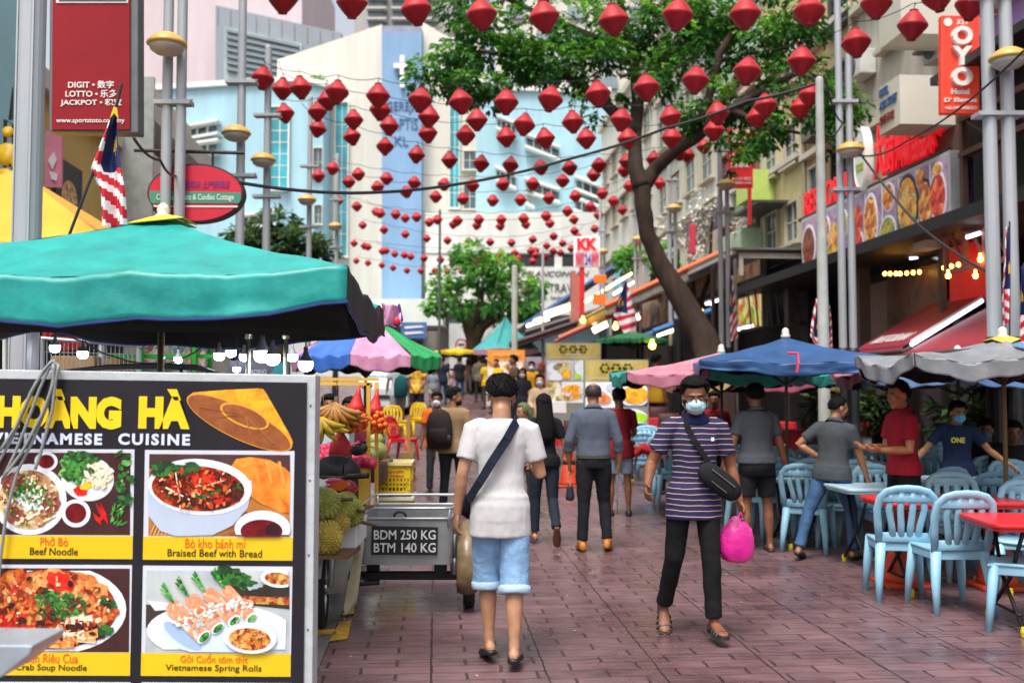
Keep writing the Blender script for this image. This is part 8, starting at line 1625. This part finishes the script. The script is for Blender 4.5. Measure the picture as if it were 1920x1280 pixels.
    # ---- trousers
    if pants:
        pm = cloth(pants) if isinstance(pants, str) else pants; t = MB()
        t.loft([(tw(0, -.002, .1 if tuck else .04), Rt @ V((.15 * fat + (.008 if tuck else -.01), 0, 0)), Rt @ V((0, .105 * fat + .004, 0))), (Pv, V((.163 * fat, 0, 0)), V((0, .118 * fat, 0))), (Pv + V((0, 0, -.09)), V((.15 * fat, 0, 0)), V((0, .11 * fat, 0)))])
        for k in 'rl':
            hp, kn, an = J['hip' + k], J['kn' + k], J['an' + k]; f2 = fat ** .7
            if plen == 'long': t.tube([hp + V((0, 0, .02)), hp, hp.lerp(kn, .4), kn, kn.lerp(an, .3), kn.lerp(an, .7), kn.lerp(an, .95)], [.088 * f2, .096 * f2, .086 * f2, .066, .064, .057, .06], 16)
            elif plen == 'knee': t.tube([hp + V((0, 0, .02)), hp, hp.lerp(kn, .4), hp.lerp(kn, .8), kn.lerp(an, .2)], [.09 * f2, .104 * f2, .1 * f2, .09, .092], 16)
            else: t.tube([hp + V((0, 0, .02)), hp, hp.lerp(kn, .4), hp.lerp(kn, .8)], [.09 * f2, .1 * f2, .096 * f2, .09], 16)
        q = kid(t, 'shorts' if plen != 'long' else 'trousers', pm); remesh(q, vox / s if near else vox, 4 if near else 3, .014 if near else .008)
        if plen == 'knee':
            for k in 'rl':
                kn, an, hp = J['kn' + k], J['an' + k], J['hip' + k]; q = MB(); d = (an - kn).normalized(); x = d.orthogonal().normalized(); y = d.cross(x)
                q.loft([(kn.lerp(an, .1), x * .094, y * .094), (kn.lerp(an, .11), x * .1, y * .1), (kn.lerp(an, .21), x * .098, y * .098), (kn.lerp(an, .22), x * .092, y * .092)], n=24); kid(q, 'cuff', M('#a9c4dc', .85, .1, 8, .3, 30), smooth=True)
    # ---- shoes
    if shoe:
        shm = M(shoe, .5, .2, 10)
        for k in 'rl':
            an, fd, rt, up = J['an' + k], J['fd' + k], J['ur' + k], J['up' + k]; q = MB()
            if shoe_kind == 'sandal':
                out = [(-.07, .0), (-.062, .026), (-.03, .036), (.03, .037), (.1, .046), (.15, .046), (.185, .032), (.2, 0)]; out = out + [(a_, -b_) for a_, b_ in out[-2:0:-1]]
                q.prism([an + fd * a_ + rt * b_ - up * .085 for a_, b_ in out][::-1], up * .022)
                for t0_, w_, h_ in ((.055, .044, .052), (.1, .049, .042), (.14, .05, .034)): q.tube([an + fd * (t0_ + .006 * math.cos(a_)) + rt * (w_ * math.cos(a_)) + up * (-.075 + h_ * math.sin(a_)) for a_ in [math.pi * i / 8 for i in range(9)]], .0085, 6, flat=1.0)
                q.tube([an - fd * .058 - up * .05, an - fd * .03 + rt * .036 - up * .035, an + fd * .04 + rt * .042 - up * .05], .007, 6)
            elif shoe_kind == 'slip':
                q.loft([(an + fd * t_ + up * z, rt * w_, up * h_) for t_, z, w_, h_ in ((-.075, -.066, .018, .016), (-.06, -.066, .034, .018), (0, -.066, .04, .018), (.045, -.056, .044, .03), (.1, -.055, .05, .032), (.16, -.06, .044, .024), (.2, -.066, .02, .014))], n=16)
            else:
                q.loft([(an + fd * t_ + up * z, rt * w_, up * h_) for t_, z, w_, h_ in ((-.078, -.05, .02, .03), (-.06, -.035, .036, .048), (-.01, -.028, .042, .056), (.05, -.044, .045, .042), (.12, -.055, .05, .031), (.175, -.062, .043, .024), (.205, -.066, .02, .018))], n=16)
                if shoe_kind == 'boot': q.tube([an + up * -.03, an + up * .04], [.05, .048], 14)
            kid(q, {'sandal': 'sandal', 'slip': 'slipper', 'boot': 'boot'}.get(shoe_kind, 'shoe'), shm, smooth=shoe_kind != 'sandal')
    # ---- mask
    if mask:
        q = MB(); NA = 16; NE = 12; black = mask == '#141414'
        cx = V((0, .018, -.045))
        def mp2(u, v, g=0.0):
            az = R(-72 + 144 * u); el = R(-62 + 118 * v); x = math.sin(az) * math.cos(el) * (.066 + g); y = math.cos(az) * math.cos(el) * (.086 + g) + (.012 if abs(u - .5) < .2 and v > .5 else 0); z = math.sin(el) * .062
            return hc + Rh @ (cx + V((x, y + .004, z * (1 - .15 * abs(u - .5))))) + Rh @ V((0, .0025 * math.sin(v * 19), 0))
        q.sheet(lambda u, v: mp2(u, v), 20, 16); mo_ = kid(q, 'face_mask', M(mask, .8, .06, 12, .15, 60), smooth=True, solid=.003)
        q = MB()
        for sd, u in ((-1, 0), (1, 1)):
            for v in (.12, .9): q.tube([mp2(u, v), hd(sd * .078, .02, -.03 + (v - .4) * .06), hd(sd * .082, -.02, .0 if v > .5 else -.03)], .0015, 5)
        q.obj('ear_loop', M('#a8a49e', .6, .05), mo_)
    wl = lambda p: e.matrix_basis @ (p * s)
    mw = Matrix.Translation(V(loc)) @ Matrix.Rotation(rz, 4, 'Z')
    return dict(e=e, s=s, J={k: (v * s) for k, v in J.items()}, W=lambda p: mw @ V(p), tw=lambda x, y, z: tw(x, y, z) * s, hd=lambda x, y, z: hd(x, y, z) * s, Rt=Rt, Rh=Rh, kid=kid)
def hh(px, top, d): return P(px, top, d).z - gz(d)
def ppl(px, top, d, rz, label, **k): return person(W(px, d), R(rz), hh(px, top, d), label, **k)
def strap(p, pts, r, mat, name='strap', flat=1.0, top=True):
    m = MB(); m.tube([p['W'](x) - V(p['W']((0, 0, 0))) for x in pts], r, 8, flat=flat); return m
# --- the man in the white T-shirt
A = ppl(938, 703, 6.02, 3, 'person walking away in white T-shirt and light denim shorts, black strap across the back', skin='#a97b5d', shirt='#bdbcbd', pants=M('#7fa5cc', .85, .25, 7, .4, 26), plen='knee', hem=.19, sleeve='short', shoe='#101012', shoe_kind='slip', vox=.009, fat=.9,
    pose=dict(lean=(3, 1), head=(4, 16, 0), ual=(-.25, -.16, -1), fal=(-.12, .16, -1), uar=(.26, .05, -1), far=(-.1, 1, .12), thl=(.03, .24, -1), shl=(.03, -.1, -1), thr=(-.005, -.06, -1), shr=(-.02, -.3, -1), fr=-8, fl=-14, curl=.45))
def lp(p, x, y, z): return p['tw'](x, y, z)
def sash(p, pts, wd, mat, name, label, th=.005, cat='bag'):
    """a flat strap following the torso, a thing of its own"""
    o = p['W']((0, 0, 0)); ps = [p['W'](q) for q in pts]; c = V(ps[0]); m = MB(); f = []
    for i in range(len(ps) - 1):
        for k in range(4): f.append(ps[i].lerp(ps[i + 1], k / 4))
    f.append(ps[-1]); ctr = p['W'](p['tw'](0, 0, .25)); n = len(f)
    for i, q in enumerate(f):
        d = (f[min(i + 1, n - 1)] - f[max(i - 1, 0)]).normalized(); out = (q - ctr); out.z *= .2; out = (out - d * out.dot(d)).normalized(); sd = d.cross(out).normalized()
        m.v += [q + sd * wd - out * th - c, q - sd * wd - out * th - c, q - sd * wd + out * th - c, q + sd * wd + out * th - c]
    for i in range(n - 1):
        a = i * 4
        for j in range(4): m.f.append((a + j, a + (j + 1) % 4, a + 4 + (j + 1) % 4, a + 4 + j)); m.m.append(0)
    m.f += [(3, 2, 1, 0), tuple((n - 1) * 4 + j for j in range(4))]; m.m += [0, 0]
    return m, c
m, c = sash(A, [lp(A, .07, .09, .47), lp(A, .098, .03, .53), lp(A, .085, -.08, .5), lp(A, .03, -.146, .4), lp(A, -.06, -.152, .26), lp(A, -.13, -.13, .14), lp(A, -.195, -.05, .03), lp(A, -.2, .05, -.02)], .026, None, 'strap', '')
bg1 = E('sling_bag', c, 0, 'navy sling bag strap crossing the back of the white T-shirt', 'bag'); m.obj('strap', cloth('#141a2c'), bg1)
m = MB(); m.ell(A['W'](lp(A, -.13, .17, -.02)) - c, (.12, .05, .09)); m.obj('pouch', cloth('#10141f'), bg1, smooth=True)
ph = MB(); hp_ = A['W'](A['J']['handr']); ph.box((0, 0, 0), (.07, .012, .145)); o = ph.obj('phone', M('#15161a', .2, .1), bevel=.004); o.location = hp_ + V((0, .04, .03)); T(o, 'dark phone held before the chest of the white T-shirt wearer', 'phone')
# --- the man in the striped polo, facing us
B = ppl(1298, 716, 6.62, 183, 'person walking towards us in navy striped polo and black jeans, pale face mask', skin='#7a4a30', shirt='#1a2050', shirt_m=stripes('#151a4a', '#c9a27a', .037, .13), collar='#151a44', pants='#0e0e11', plen='long', hem=.17, shoe='#232325', shoe_kind='sandal', hair='short', mask='#a9ccd2', vox=.009, fat=.93,
    pose=dict(lean=(2, -1), head=(-8, 12, 3), uar=(.5, -.1, -1), far=(.28, .85, -.62), ual=(-.3, -.1, -1), fal=(-.22, .14, -1), thl=(-.02, .2, -1), shl=(-.03, .02, -1), thr=(.1, -.1, -1), shr=(.1, -.52, -1), fr=-42, fl=0, curl=.7))
m, c = sash(B, [lp(B, .03, -.09, .5), lp(B, .085, .0, .535), lp(B, .075, .09, .47), lp(B, .03, .135, .37), lp(B, -.05, .14, .25), lp(B, -.1, .135, .17)], .017, None, 'strap', '')
bg2 = E('sling_bag', c, 0, 'small black sling pouch worn across the striped polo', 'bag'); m.obj('strap', cloth('#121214'), bg2)
k_ = B['W'](lp(B, -.14, .17, .1)) - c; rot_ = Matrix.Rotation(R(38), 3, 'Y'); m = MB(); m.loft([(k_ + rot_ @ V((x, 0, 0)), V((0, .045 * h_, 0)), rot_ @ V((0, 0, .075 * h_))) for x, h_ in ((-.16, .4), (-.13, .85), (-.05, 1), (.05, 1), (.12, .8), (.15, .3))], n=18); q = m.obj('pouch', cloth('#17171a'), bg2, smooth=True)
m = MB(); m.tube([k_ + rot_ @ V((-.1, -.048, .03)), k_ + rot_ @ V((.08, -.048, .03))], .004, 6); m.tube([k_ + rot_ @ V((-.06, -.05, -.03)), k_ + rot_ @ V((.06, -.05, -.03))], .003, 6); m.obj('zip', M('#8a8a88', .3, .1, metal=.7), q)
lg2 = MB(); lg2.box((0, 0, 0), (.02, .004, .024)); o = lg2.obj('chest_logo', M('#cfd4dc', .6, .05), B['e']); o.location = lp(B, -.09, .141, .385)
hb_ = B['W'](B['J']['handl'])
pkb = E('carrier_bag', hb_, 0, 'bright magenta plastic carrier bag in the striped polo wearer\'s hand', 'bag'); m = MB(); rn = random.Random(2)
prof = [(.012, .02, .0), (.05, .03, -.04), (.09, .05, -.08), (.108, .06, -.14), (.115, .07, -.22), (.1, .06, -.27), (.06, .04, -.295)]
m.loft([(V((-.03, -.02, z)), V((rx, 0, 0)), V((0, ry, 0))) for rx, ry, z in prof], n=30); m.v = [v + V((noise.noise(v * 14), noise.noise(v * 14 + V((9, 0, 0))), noise.noise(v * 17) * .5)) * .018 for v in m.v]
MG = M('#d21a8c', .3, .2, 9, .4, 22, sub=.0, trans=.12); m.obj('film', MG, pkb, smooth=True); m = MB()
for sx in (-1, 1): m.tube([(sx * .04 - .03, -.02, -.09), (sx * .02, -.01, -.02), (0, 0, .02)], [.012, .008, .006], 8)
m.obj('handle', MG, pkb, smooth=True)
# --- the grey-shirted balding man
C1 = ppl(1112, 715, 10.2, -2, 'person walking away, balding, in grey rolled-sleeve shirt, black trousers and tan boots', skin='#9a6848', shirt='#4d5563', pants='#15161c', sleeve='rolled', tuck=True, collar=True, shoe='#a8681c', shoe_kind='boot', hair='bald', hair_m=M('#2a2523', .6, .3, 40), vox=.011, fat=1.08,
    pose=dict(lean=(1, 0), head=(-2, 2, 0), ual=(-.3, -.08, -1), fal=(.02, .42, -1), uar=(.3, -.04, -1), far=(.05, .35, -1), thl=(-.03, .02, -1), shl=(-.05, -.03, -1), thr=(.06, .2, -1), shr=(.06, -.18, -1), fr=-10, curl=.8))
q = MB(); q.loft([(lp(C1, 0, -.002, .015), C1['Rt'] @ V((.178, 0, 0)), C1['Rt'] @ V((0, .128, 0))), (lp(C1, 0, -.002, .045), C1['Rt'] @ V((.176, 0, 0)), C1['Rt'] @ V((0, .127, 0)))], n=28); q.obj('belt', M('#3a3a24', .5, .2), C1['e'])
hr = C1['W'](C1['J']['handr']); m = MB(); m.tube([(0, 0, .33), (0, 0, .31), (0, 0, .05), (0, 0, -.1), (0, 0, -.26), (0, 0, -.42)], [.006, .013, .022, .02, .008, .005], 12); m.tube([(0, 0, .3), (0, 0, .42)], .008, 8); o = m.obj('folded_umbrella', M('#8f9298', .35, .2, 8, metal=.3), smooth=True); o.location = hr + V((0, .0, .0)); T(o, 'slim grey folded umbrella carried upright by the grey-shirted walker', 'umbrella')
# --- the long-haired woman
Dn = ppl(1020, 741, 10.7, 6, 'person with long straight black hair in black top and dark jeans, walking away', skin='#b98560', shirt='#0f0f13', pants='#1c2430', hem=.06, sleeve='short', shoe='#5a3a24', shoe_kind='slip', hair='long', vox=.012, fem=True,
    pose=dict(lean=(1, 0), head=(0, 4, 0), uar=(.36, -.05, -1), far=(.28, .2, -1), ual=(-.2, 0, -1), fal=(-.1, .5, -1), thl=(-.03, .14, -1), shl=(-.02, .02, -1), thr=(.02, -.06, -1), shr=(.03, -.62, -.8), fr=-62, curl=.6))
hr = Dn['W'](Dn['J']['handr']); kc = E('key_pouch', hr, 0, 'small dark dangling key pouch held by the long-haired walker', 'pouch'); m = MB(); m.tube([(0, 0, 0), (0, 0, -.13)], .004, 6); m.obj('cord', M('#8a8a88', .4, .1), kc); m = MB(); m.loft([(V((0, 0, -.12)), V((.02, 0, 0)), V((0, .015, 0))), (V((0, 0, -.17)), V((.035, 0, 0)), V((0, .02, 0))), (V((.0, 0, -.27)), V((.048, 0, 0)), V((0, .03, 0))), (V((0, 0, -.3)), V((.04, 0, 0)), V((0, .025, 0)))], n=14); m.v = [v + V((noise.noise(v * 30), 0, noise.noise(v * 25))) * .01 for v in m.v]; m.obj('pouch', M('#2f2f36', .4, .5, 25), kc, smooth=True)
# --- backpacker in the tan shirt
Ee = ppl(850, 723, 13.3, -6, 'person in tan shirt with dark beard, head turned aside, large brown backpack', skin='#9a6a4a', shirt='#8f7658', pants='#1a2026', hem=.1, sleeve='long', shoe='#15151a', vox=.013, fat=1.0,
    pose=dict(head=(-80, 2, 0), ual=(-.24, 0, -1), fal=(-.1, .2, -1), uar=(.26, .0, -1), far=(.12, .25, -1), thr=(.05, .12, -1), shr=(.04, -.08, -1), thl=(-.05, -.06, -1), shl=(-.04, -.2, -1)))
q = MB(); hd_ = lambda x, y, z: Ee['hd'](x, y, z) / Ee['s']; q.ell(hd_(0, .035, -.07), (.056, .062, .045), Ee['Rh']); Ee['kid'](q, 'beard', HAIRM, smooth=True)
bp_ = E('backpack', Ee['W'](lp(Ee, -.16, -.19, .25)), R(-2), 'bulky dark brown backpack slung on the tan-shirted walker', 'backpack'); BPM = cloth('#2c2422'); m = MB(); m.loft([(V((0, .0, z)), V((rx, 0, 0)), V((0, ry, 0))) for z, rx, ry in ((-.27, .1, .06), (-.25, .155, .1), (-.1, .175, .12), (.08, .165, .115), (.19, .13, .09), (.24, .06, .05))], n=24); m.obj('pack', BPM, bp_, smooth=True); m = MB(); m.loft([(V((0, -.1, z)), V((rx, 0, 0)), V((0, ry, 0))) for z, rx, ry in ((-.2, .09, .03), (-.18, .12, .05), (-.05, .125, .055), (.0, .1, .03))], n=20); m.obj('front_pocket', BPM, bp_, smooth=True); m = MB(); m.tube([(-.03, .0, .23), (0, 0, .29), (.03, 0, .23)], .01, 6)
for sx in (-1, 1): m.tube([(sx * .09, .09, .2), (sx * .1, .2, .26), (sx * .1, .28, .12), (sx * .12, .2, -.1), (sx * .13, .1, -.2)], .017, 6)
m.obj('strap', BPM, bp_); m = MB(); m.ell((.13, -.1, -.14), (.045, .03, .06)); m.obj('side_pouch', M('#101012', .6, .2), bp_, smooth=True)
# --- boy in orange
ppl(820, 733, 15.5, 176, 'person in bright orange T-shirt and white mask coming towards us behind the backpack', skin='#6f4630', shirt='#e0641c', pants='#2a2a30', mask='#d4d8dc', vox=.016, pose=dict(thr=(.05, .1, -1), thl=(-.05, -.05, -1)))
# --- waiter in shorts
G = ppl(1416, 716, 10.2, 6, 'person seen from behind in charcoal polo and black knee shorts, menu under the arm', skin='#7a4c34', shirt='#43474c', pants='#17171b', plen='short', hem=.02, collar=True, shoe='#121214', shoe_kind='slip', vox=.011, fat=1.08, hair='short',
    pose=dict(lean=(1, 0), head=(-6, 4, 0), ual=(-.3, -.05, -1), fal=(-.05, .3, -1), uar=(.3, .0, -1), far=(.3, .12, -1), thr=(.07, .05, -1), shr=(.04, -.05, -1), thl=(-.07, .02, -1), shl=(-.05, -.12, -1)))
q = MB(); q.loft([(lp(G, 0, 0, -.14), V((.19, 0, 0)), V((0, .145, 0))), (lp(G, 0, 0, .0), G['Rt'] @ V((.185, 0, 0)), G['Rt'] @ V((0, .14, 0))), (lp(G, 0, 0, .03), G['Rt'] @ V((.18, 0, 0)), G['Rt'] @ V((0, .135, 0)))], n=26); q.obj('apron', cloth('#1c1d20'), G['e'], smooth=True)
mn = MB(); mn.box((0, 0, 0), (.03, .21, .29)); o = mn.obj('menu_book', M('#7a5038', .5, .5, 12), bevel=.004); o.location = G['W'](G['J']['handl']) + V((-.02, .02, .09)); o.rotation_euler = (R(8), R(14), R(20)); T(o, 'brown menu book tucked against the charcoal polo waiter\'s hip', 'menu')
# --- man in jeans, hand on hip
Hh = ppl(1556, 736, 9.7, -38, 'person in dark grey polo and blue jeans, black mask, hand on hip, stepping right', skin='#9a6a4c', shirt='#3f4448', pants=M('#2f5278', .85, .3, 7, .35, 24), hem=.08, collar=True, shoe='#101012', shoe_kind='slip', mask='#141414', vox=.011, fat=1.03, hair='buzz',
    pose=dict(lean=(5, 3), head=(-42, 4, 0), ual=(-.8, -.35, -.75), fal=(.75, .3, -.5), uar=(.25, .2, -1), far=(.2, .35, -1), thr=(.16, .34, -1), shr=(.05, -.04, -1), thl=(-.32, -.28, -1), shl=(-.16, -.34, -1), fl=-16, curl=.4))
# --- man in maroon polo in profile
I = ppl(1690, 709, 9.05, 96, 'person in maroon polo standing sideways, hands held together in front', skin='#a5714c', shirt='#8f182a', pants='#101014', hem=.05, collar=True, shoe='#1a1a1c', vox=.010, fat=1.0, hair='short', plen='short',
    pose=dict(lean=(2, 0), head=(18, 6, 0), uar=(.12, .18, -1), far=(-.35, 1, .05), ual=(-.14, .12, -1), fal=(.25, 1, .02), thr=(.06, .06, -1), thl=(-.06, -.04, -1), curl=.6, palm_r=(-.6, 0, 1), palm_l=(.6, 0, 1)))
# --- masked waiter in navy
Jj = ppl(1790, 748, 10.5, 160, 'person in navy T-shirt with yellow print and blue mask, arms spread over the tables', skin='#a06e4c', shirt='#1a2644', pants='#14161c', hem=.1, mask='#5fb4d8', vox=.011, fat=.98, hair='short',
    pose=dict(lean=(6, 0), head=(22, 6, 0), uar=(.62, .1, -.8), far=(.62, .1, -.6), ual=(-.62, .1, -.85), fal=(-.75, .22, -.6), curl=.3))
tz = text('ONE', h=.055, w=.13, mat=M('#c9c83a', .6, .2, 40), parent=Jj['e'], at=face_mat(lp(Jj, 0, .15, .36), (-1, 0, 0), (0, 0, 1)), ex=.003, bold=.04)
# --- staff behind
K = ppl(1340, 731, 14.2, 140, 'person in maroon shirt, blue mask under the chin, partly behind the striped polo', skin='#8a5a40', shirt='#7f1624', pants='#15151a', vox=.016, mask=None, collar=True, pose=dict(head=(10, 4, 0)))
ppl(1160, 725, 13.0, 4, 'person in maroon T-shirt seen from behind beside the golden menu board', skin='#7a4c34', shirt='#7c1220', pants='#6f7c8c', plen='short', vox=.016, pose=dict(uar=(.2, .3, -1), far=(-.1, .9, -.2)))
ppl(1240, 780, 15.5, 70, 'person in red shirt bending right over a chair in the far cluster', skin='#7a4c34', shirt='#8f1620', pants='#1a1a20', vox=.02, pose=dict(lean=(78, 0), uar=(.2, .7, -.7), ual=(-.2, .7, -.7)))
ppl(984, 752, 12.7, 150, 'person in olive headscarf and top glimpsed past the white T-shirt wearer', skin='#a5755a', shirt='#5f6a44', pants='#2f332c', sleeve='long', vox=.016, fem=True, hair='long', hair_m=cloth('#5a6640'), pose=dict(head=(-30, 8, 0)))
ppl(1012, 700, 21, 178, 'person in beige top and pale blue mask near the red counter', skin='#b88a6a', shirt='#b09a80', pants='#a8937a', sleeve='long', mask='#9fc4d4', vox=.022, fem=True, hair='short', pose=dict(uar=(.2, .2, -1), far=(-.3, .9, -.3), ual=(-.2, .2, -1), fal=(.3, .9, -.3)))
# --- fruit stall people
ppl(660, 739, 10.4, 150, 'person in dark maroon blouse behind the orange nets', skin='#6f4630', shirt='#5f1630', pants='#20202a', vox=.018, fem=True, hair='long', pose=dict(head=(20, 15, 0)))
ppl(618, 737, 11.0, 200, 'person in royal blue shirt behind the banana bunches', skin='#7a5038', shirt='#1c3f8c', pants='#20202a', vox=.018)
ppl(606, 772, 9.75, 170, 'person in white and dark green striped top behind the display tray', skin='#8a6044', shirt='#d0d4cc', shirt_m=stripes('#cfd4d0', '#174a44', .1, .45), pants='#20202a', vox=.018, pose=dict(lean=(20, 0)))
# --- walkers in the distance
FAR = [
 (782, 668, 29, 0, 'person in yellow floral shirt, hands clasped behind, under the banded parasol edge', dict(shirt='#d8a81c', shirt_m=food('floral_shirt', ['#e0b01c', '#e8c83a', '#d8602c', '#f0d860', '#5a8a3a'], 9, .85), pants='#232838', plen='short', pose=dict(ual=(-.2, -.2, -1), fal=(.5, -.3, -.8), uar=(.2, -.2, -1), far=(-.5, -.3, -.8)))),
 (747, 664, 27, 15, 'person in white T-shirt and grey shorts wearing a teal backpack', dict(shirt='#b9c4c8', pants='#7f8486', plen='short')),
 (862, 668, 40, 2, 'person in black T-shirt and jeans walking away in the distance', dict(shirt='#14161c', pants='#2c4668')),
 (830, 667, 37, 5, 'person in dark navy T-shirt and jeans left of the black T-shirt walker', dict(shirt='#1c2634', pants='#2a4a6c')),
 (840, 681, 38, 180, 'person in white patterned top and tan shorts coming through the crowd', dict(shirt='#b4a8a4', pants='#8a6a50', plen='short', fem=True)),
 (877, 672, 44, 176, 'person in long pale dress far down the street', dict(shirt='#b8a49a', pants='#b0a298', fem=True, hair='long')),
 (899, 666, 38.5, 3, 'person in checkered dark shirt and black trousers walking away', dict(shirt='#4a4438', shirt_m=stripes('#3a372f', '#8a7f60', .09, .3), pants='#14171f', sleeve='long')),
 (888, 680, 46, 178, 'person in grey-green top farthest down the street', dict(shirt='#7f8a80', pants='#b9b4a8')),
 (931, 672, 33, 160, 'person in yellow T-shirt beside the orange food stall', dict(shirt='#d8b01c', pants='#2a2a30')),
 (914, 672, 35, 10, 'person in mustard top half behind the checkered shirt', dict(shirt='#c9a41c', pants='#3a3430')),
 (964, 664, 28, 100, 'person in brown T-shirt standing sideways by the orange stall', dict(shirt='#5f4a3c', pants='#24242a', pose=dict(uar=(.2, .4, -1), far=(-.2, .9, -.2)))),
 (980, 688, 25, 170, 'person with white mask and dark top behind the white T-shirt wearer', dict(shirt='#2a2a38', pants='#20242c', mask='#d8dadc', hair='long', fem=True)),
 (997, 676, 29, 175, 'person in yellow and red jersey with white mask by the stall', dict(shirt='#c08a1c', pants='#3a1c1c', mask='#d8dadc')),
 (1016, 678, 25.5, 120, 'person in red cap and orange-red shirt beside the golden board', dict(shirt='#d8401c', pants='#2a2024', hair_m=M('#c01a1c', .7, .1), hair='buzz')),
 (1230, 662, 24, -60, 'person in mustard T-shirt standing above the golden board under the green parasol', dict(shirt='#b8901c', pants='#26262c')),
 (812, 690, 36, 178, 'person with pale shorts walking towards us past the floral shirt', dict(shirt='#7a8a94', pants='#b8ac98', plen='short')),
]
for px, top, d, rz, lb, kw in FAR:
    kw = dict(kw); kw.setdefault('skin', '#8f6048'); po_ = kw.pop('pose', dict(thr=(.05, .16, -1), thl=(-.05, -.12, -1), shl=(-.04, -.3, -1))); ppl(px, top, d, rz, lb, vox=.026, pose=po_, **kw)
tb_ = E('backpack', W(752, 26.75) + V((0, 0, 1.2)), 0, 'teal backpack on the white T-shirt walker beyond the fruit stall', 'backpack'); m = MB(); m.loft([(V((0, 0, z)), V((rx, 0, 0)), V((0, ry, 0))) for z, rx, ry in ((-.3, .12, .06), (-.25, .18, .1), (0, .19, .12), (.2, .15, .1), (.27, .06, .05))], n=18); m.obj('pack', cloth('#0f4f50'), tb_, smooth=True); m = MB(); m.tube([(-.04, 0, .26), (0, .02, .32), (.04, 0, .26)], .015, 6); m.obj('handle', cloth('#0c3c3c'), tb_)
# --- diners in the shade on the right
SEAT = dict(seat=.5, thr=(.1, 1, -.12), thl=(-.1, 1, -.12), shr=(.02, -.05, -1), shl=(-.02, -.05, -1), uar=(.25, .4, -1), far=(-.1, 1, -.1), ual=(-.25, .4, -1), fal=(.1, 1, -.1))
for px, d, rz, sh, lb, mk in ((1845, 11.9, 150, '#14151a', 'person in black sitting in deep shade behind the masked waiter, blue mask', '#3f6f8a'), (1893, 11.2, 170, '#1c1416', 'person in dark shirt sitting at the third row table, looking down', None), (1660, 14.2, 190, '#1a2228', 'person in dark shirt sitting far back beyond the maroon polo', None)):
    person(W(px, d), R(rz), 1.68, lb, skin='#7a5038', shirt=sh, pants='#15151a', vox=.018, mask=mk, pose=dict(SEAT, head=(0, 12, 0)))
bpy.data.scenes.remove(_tmp)
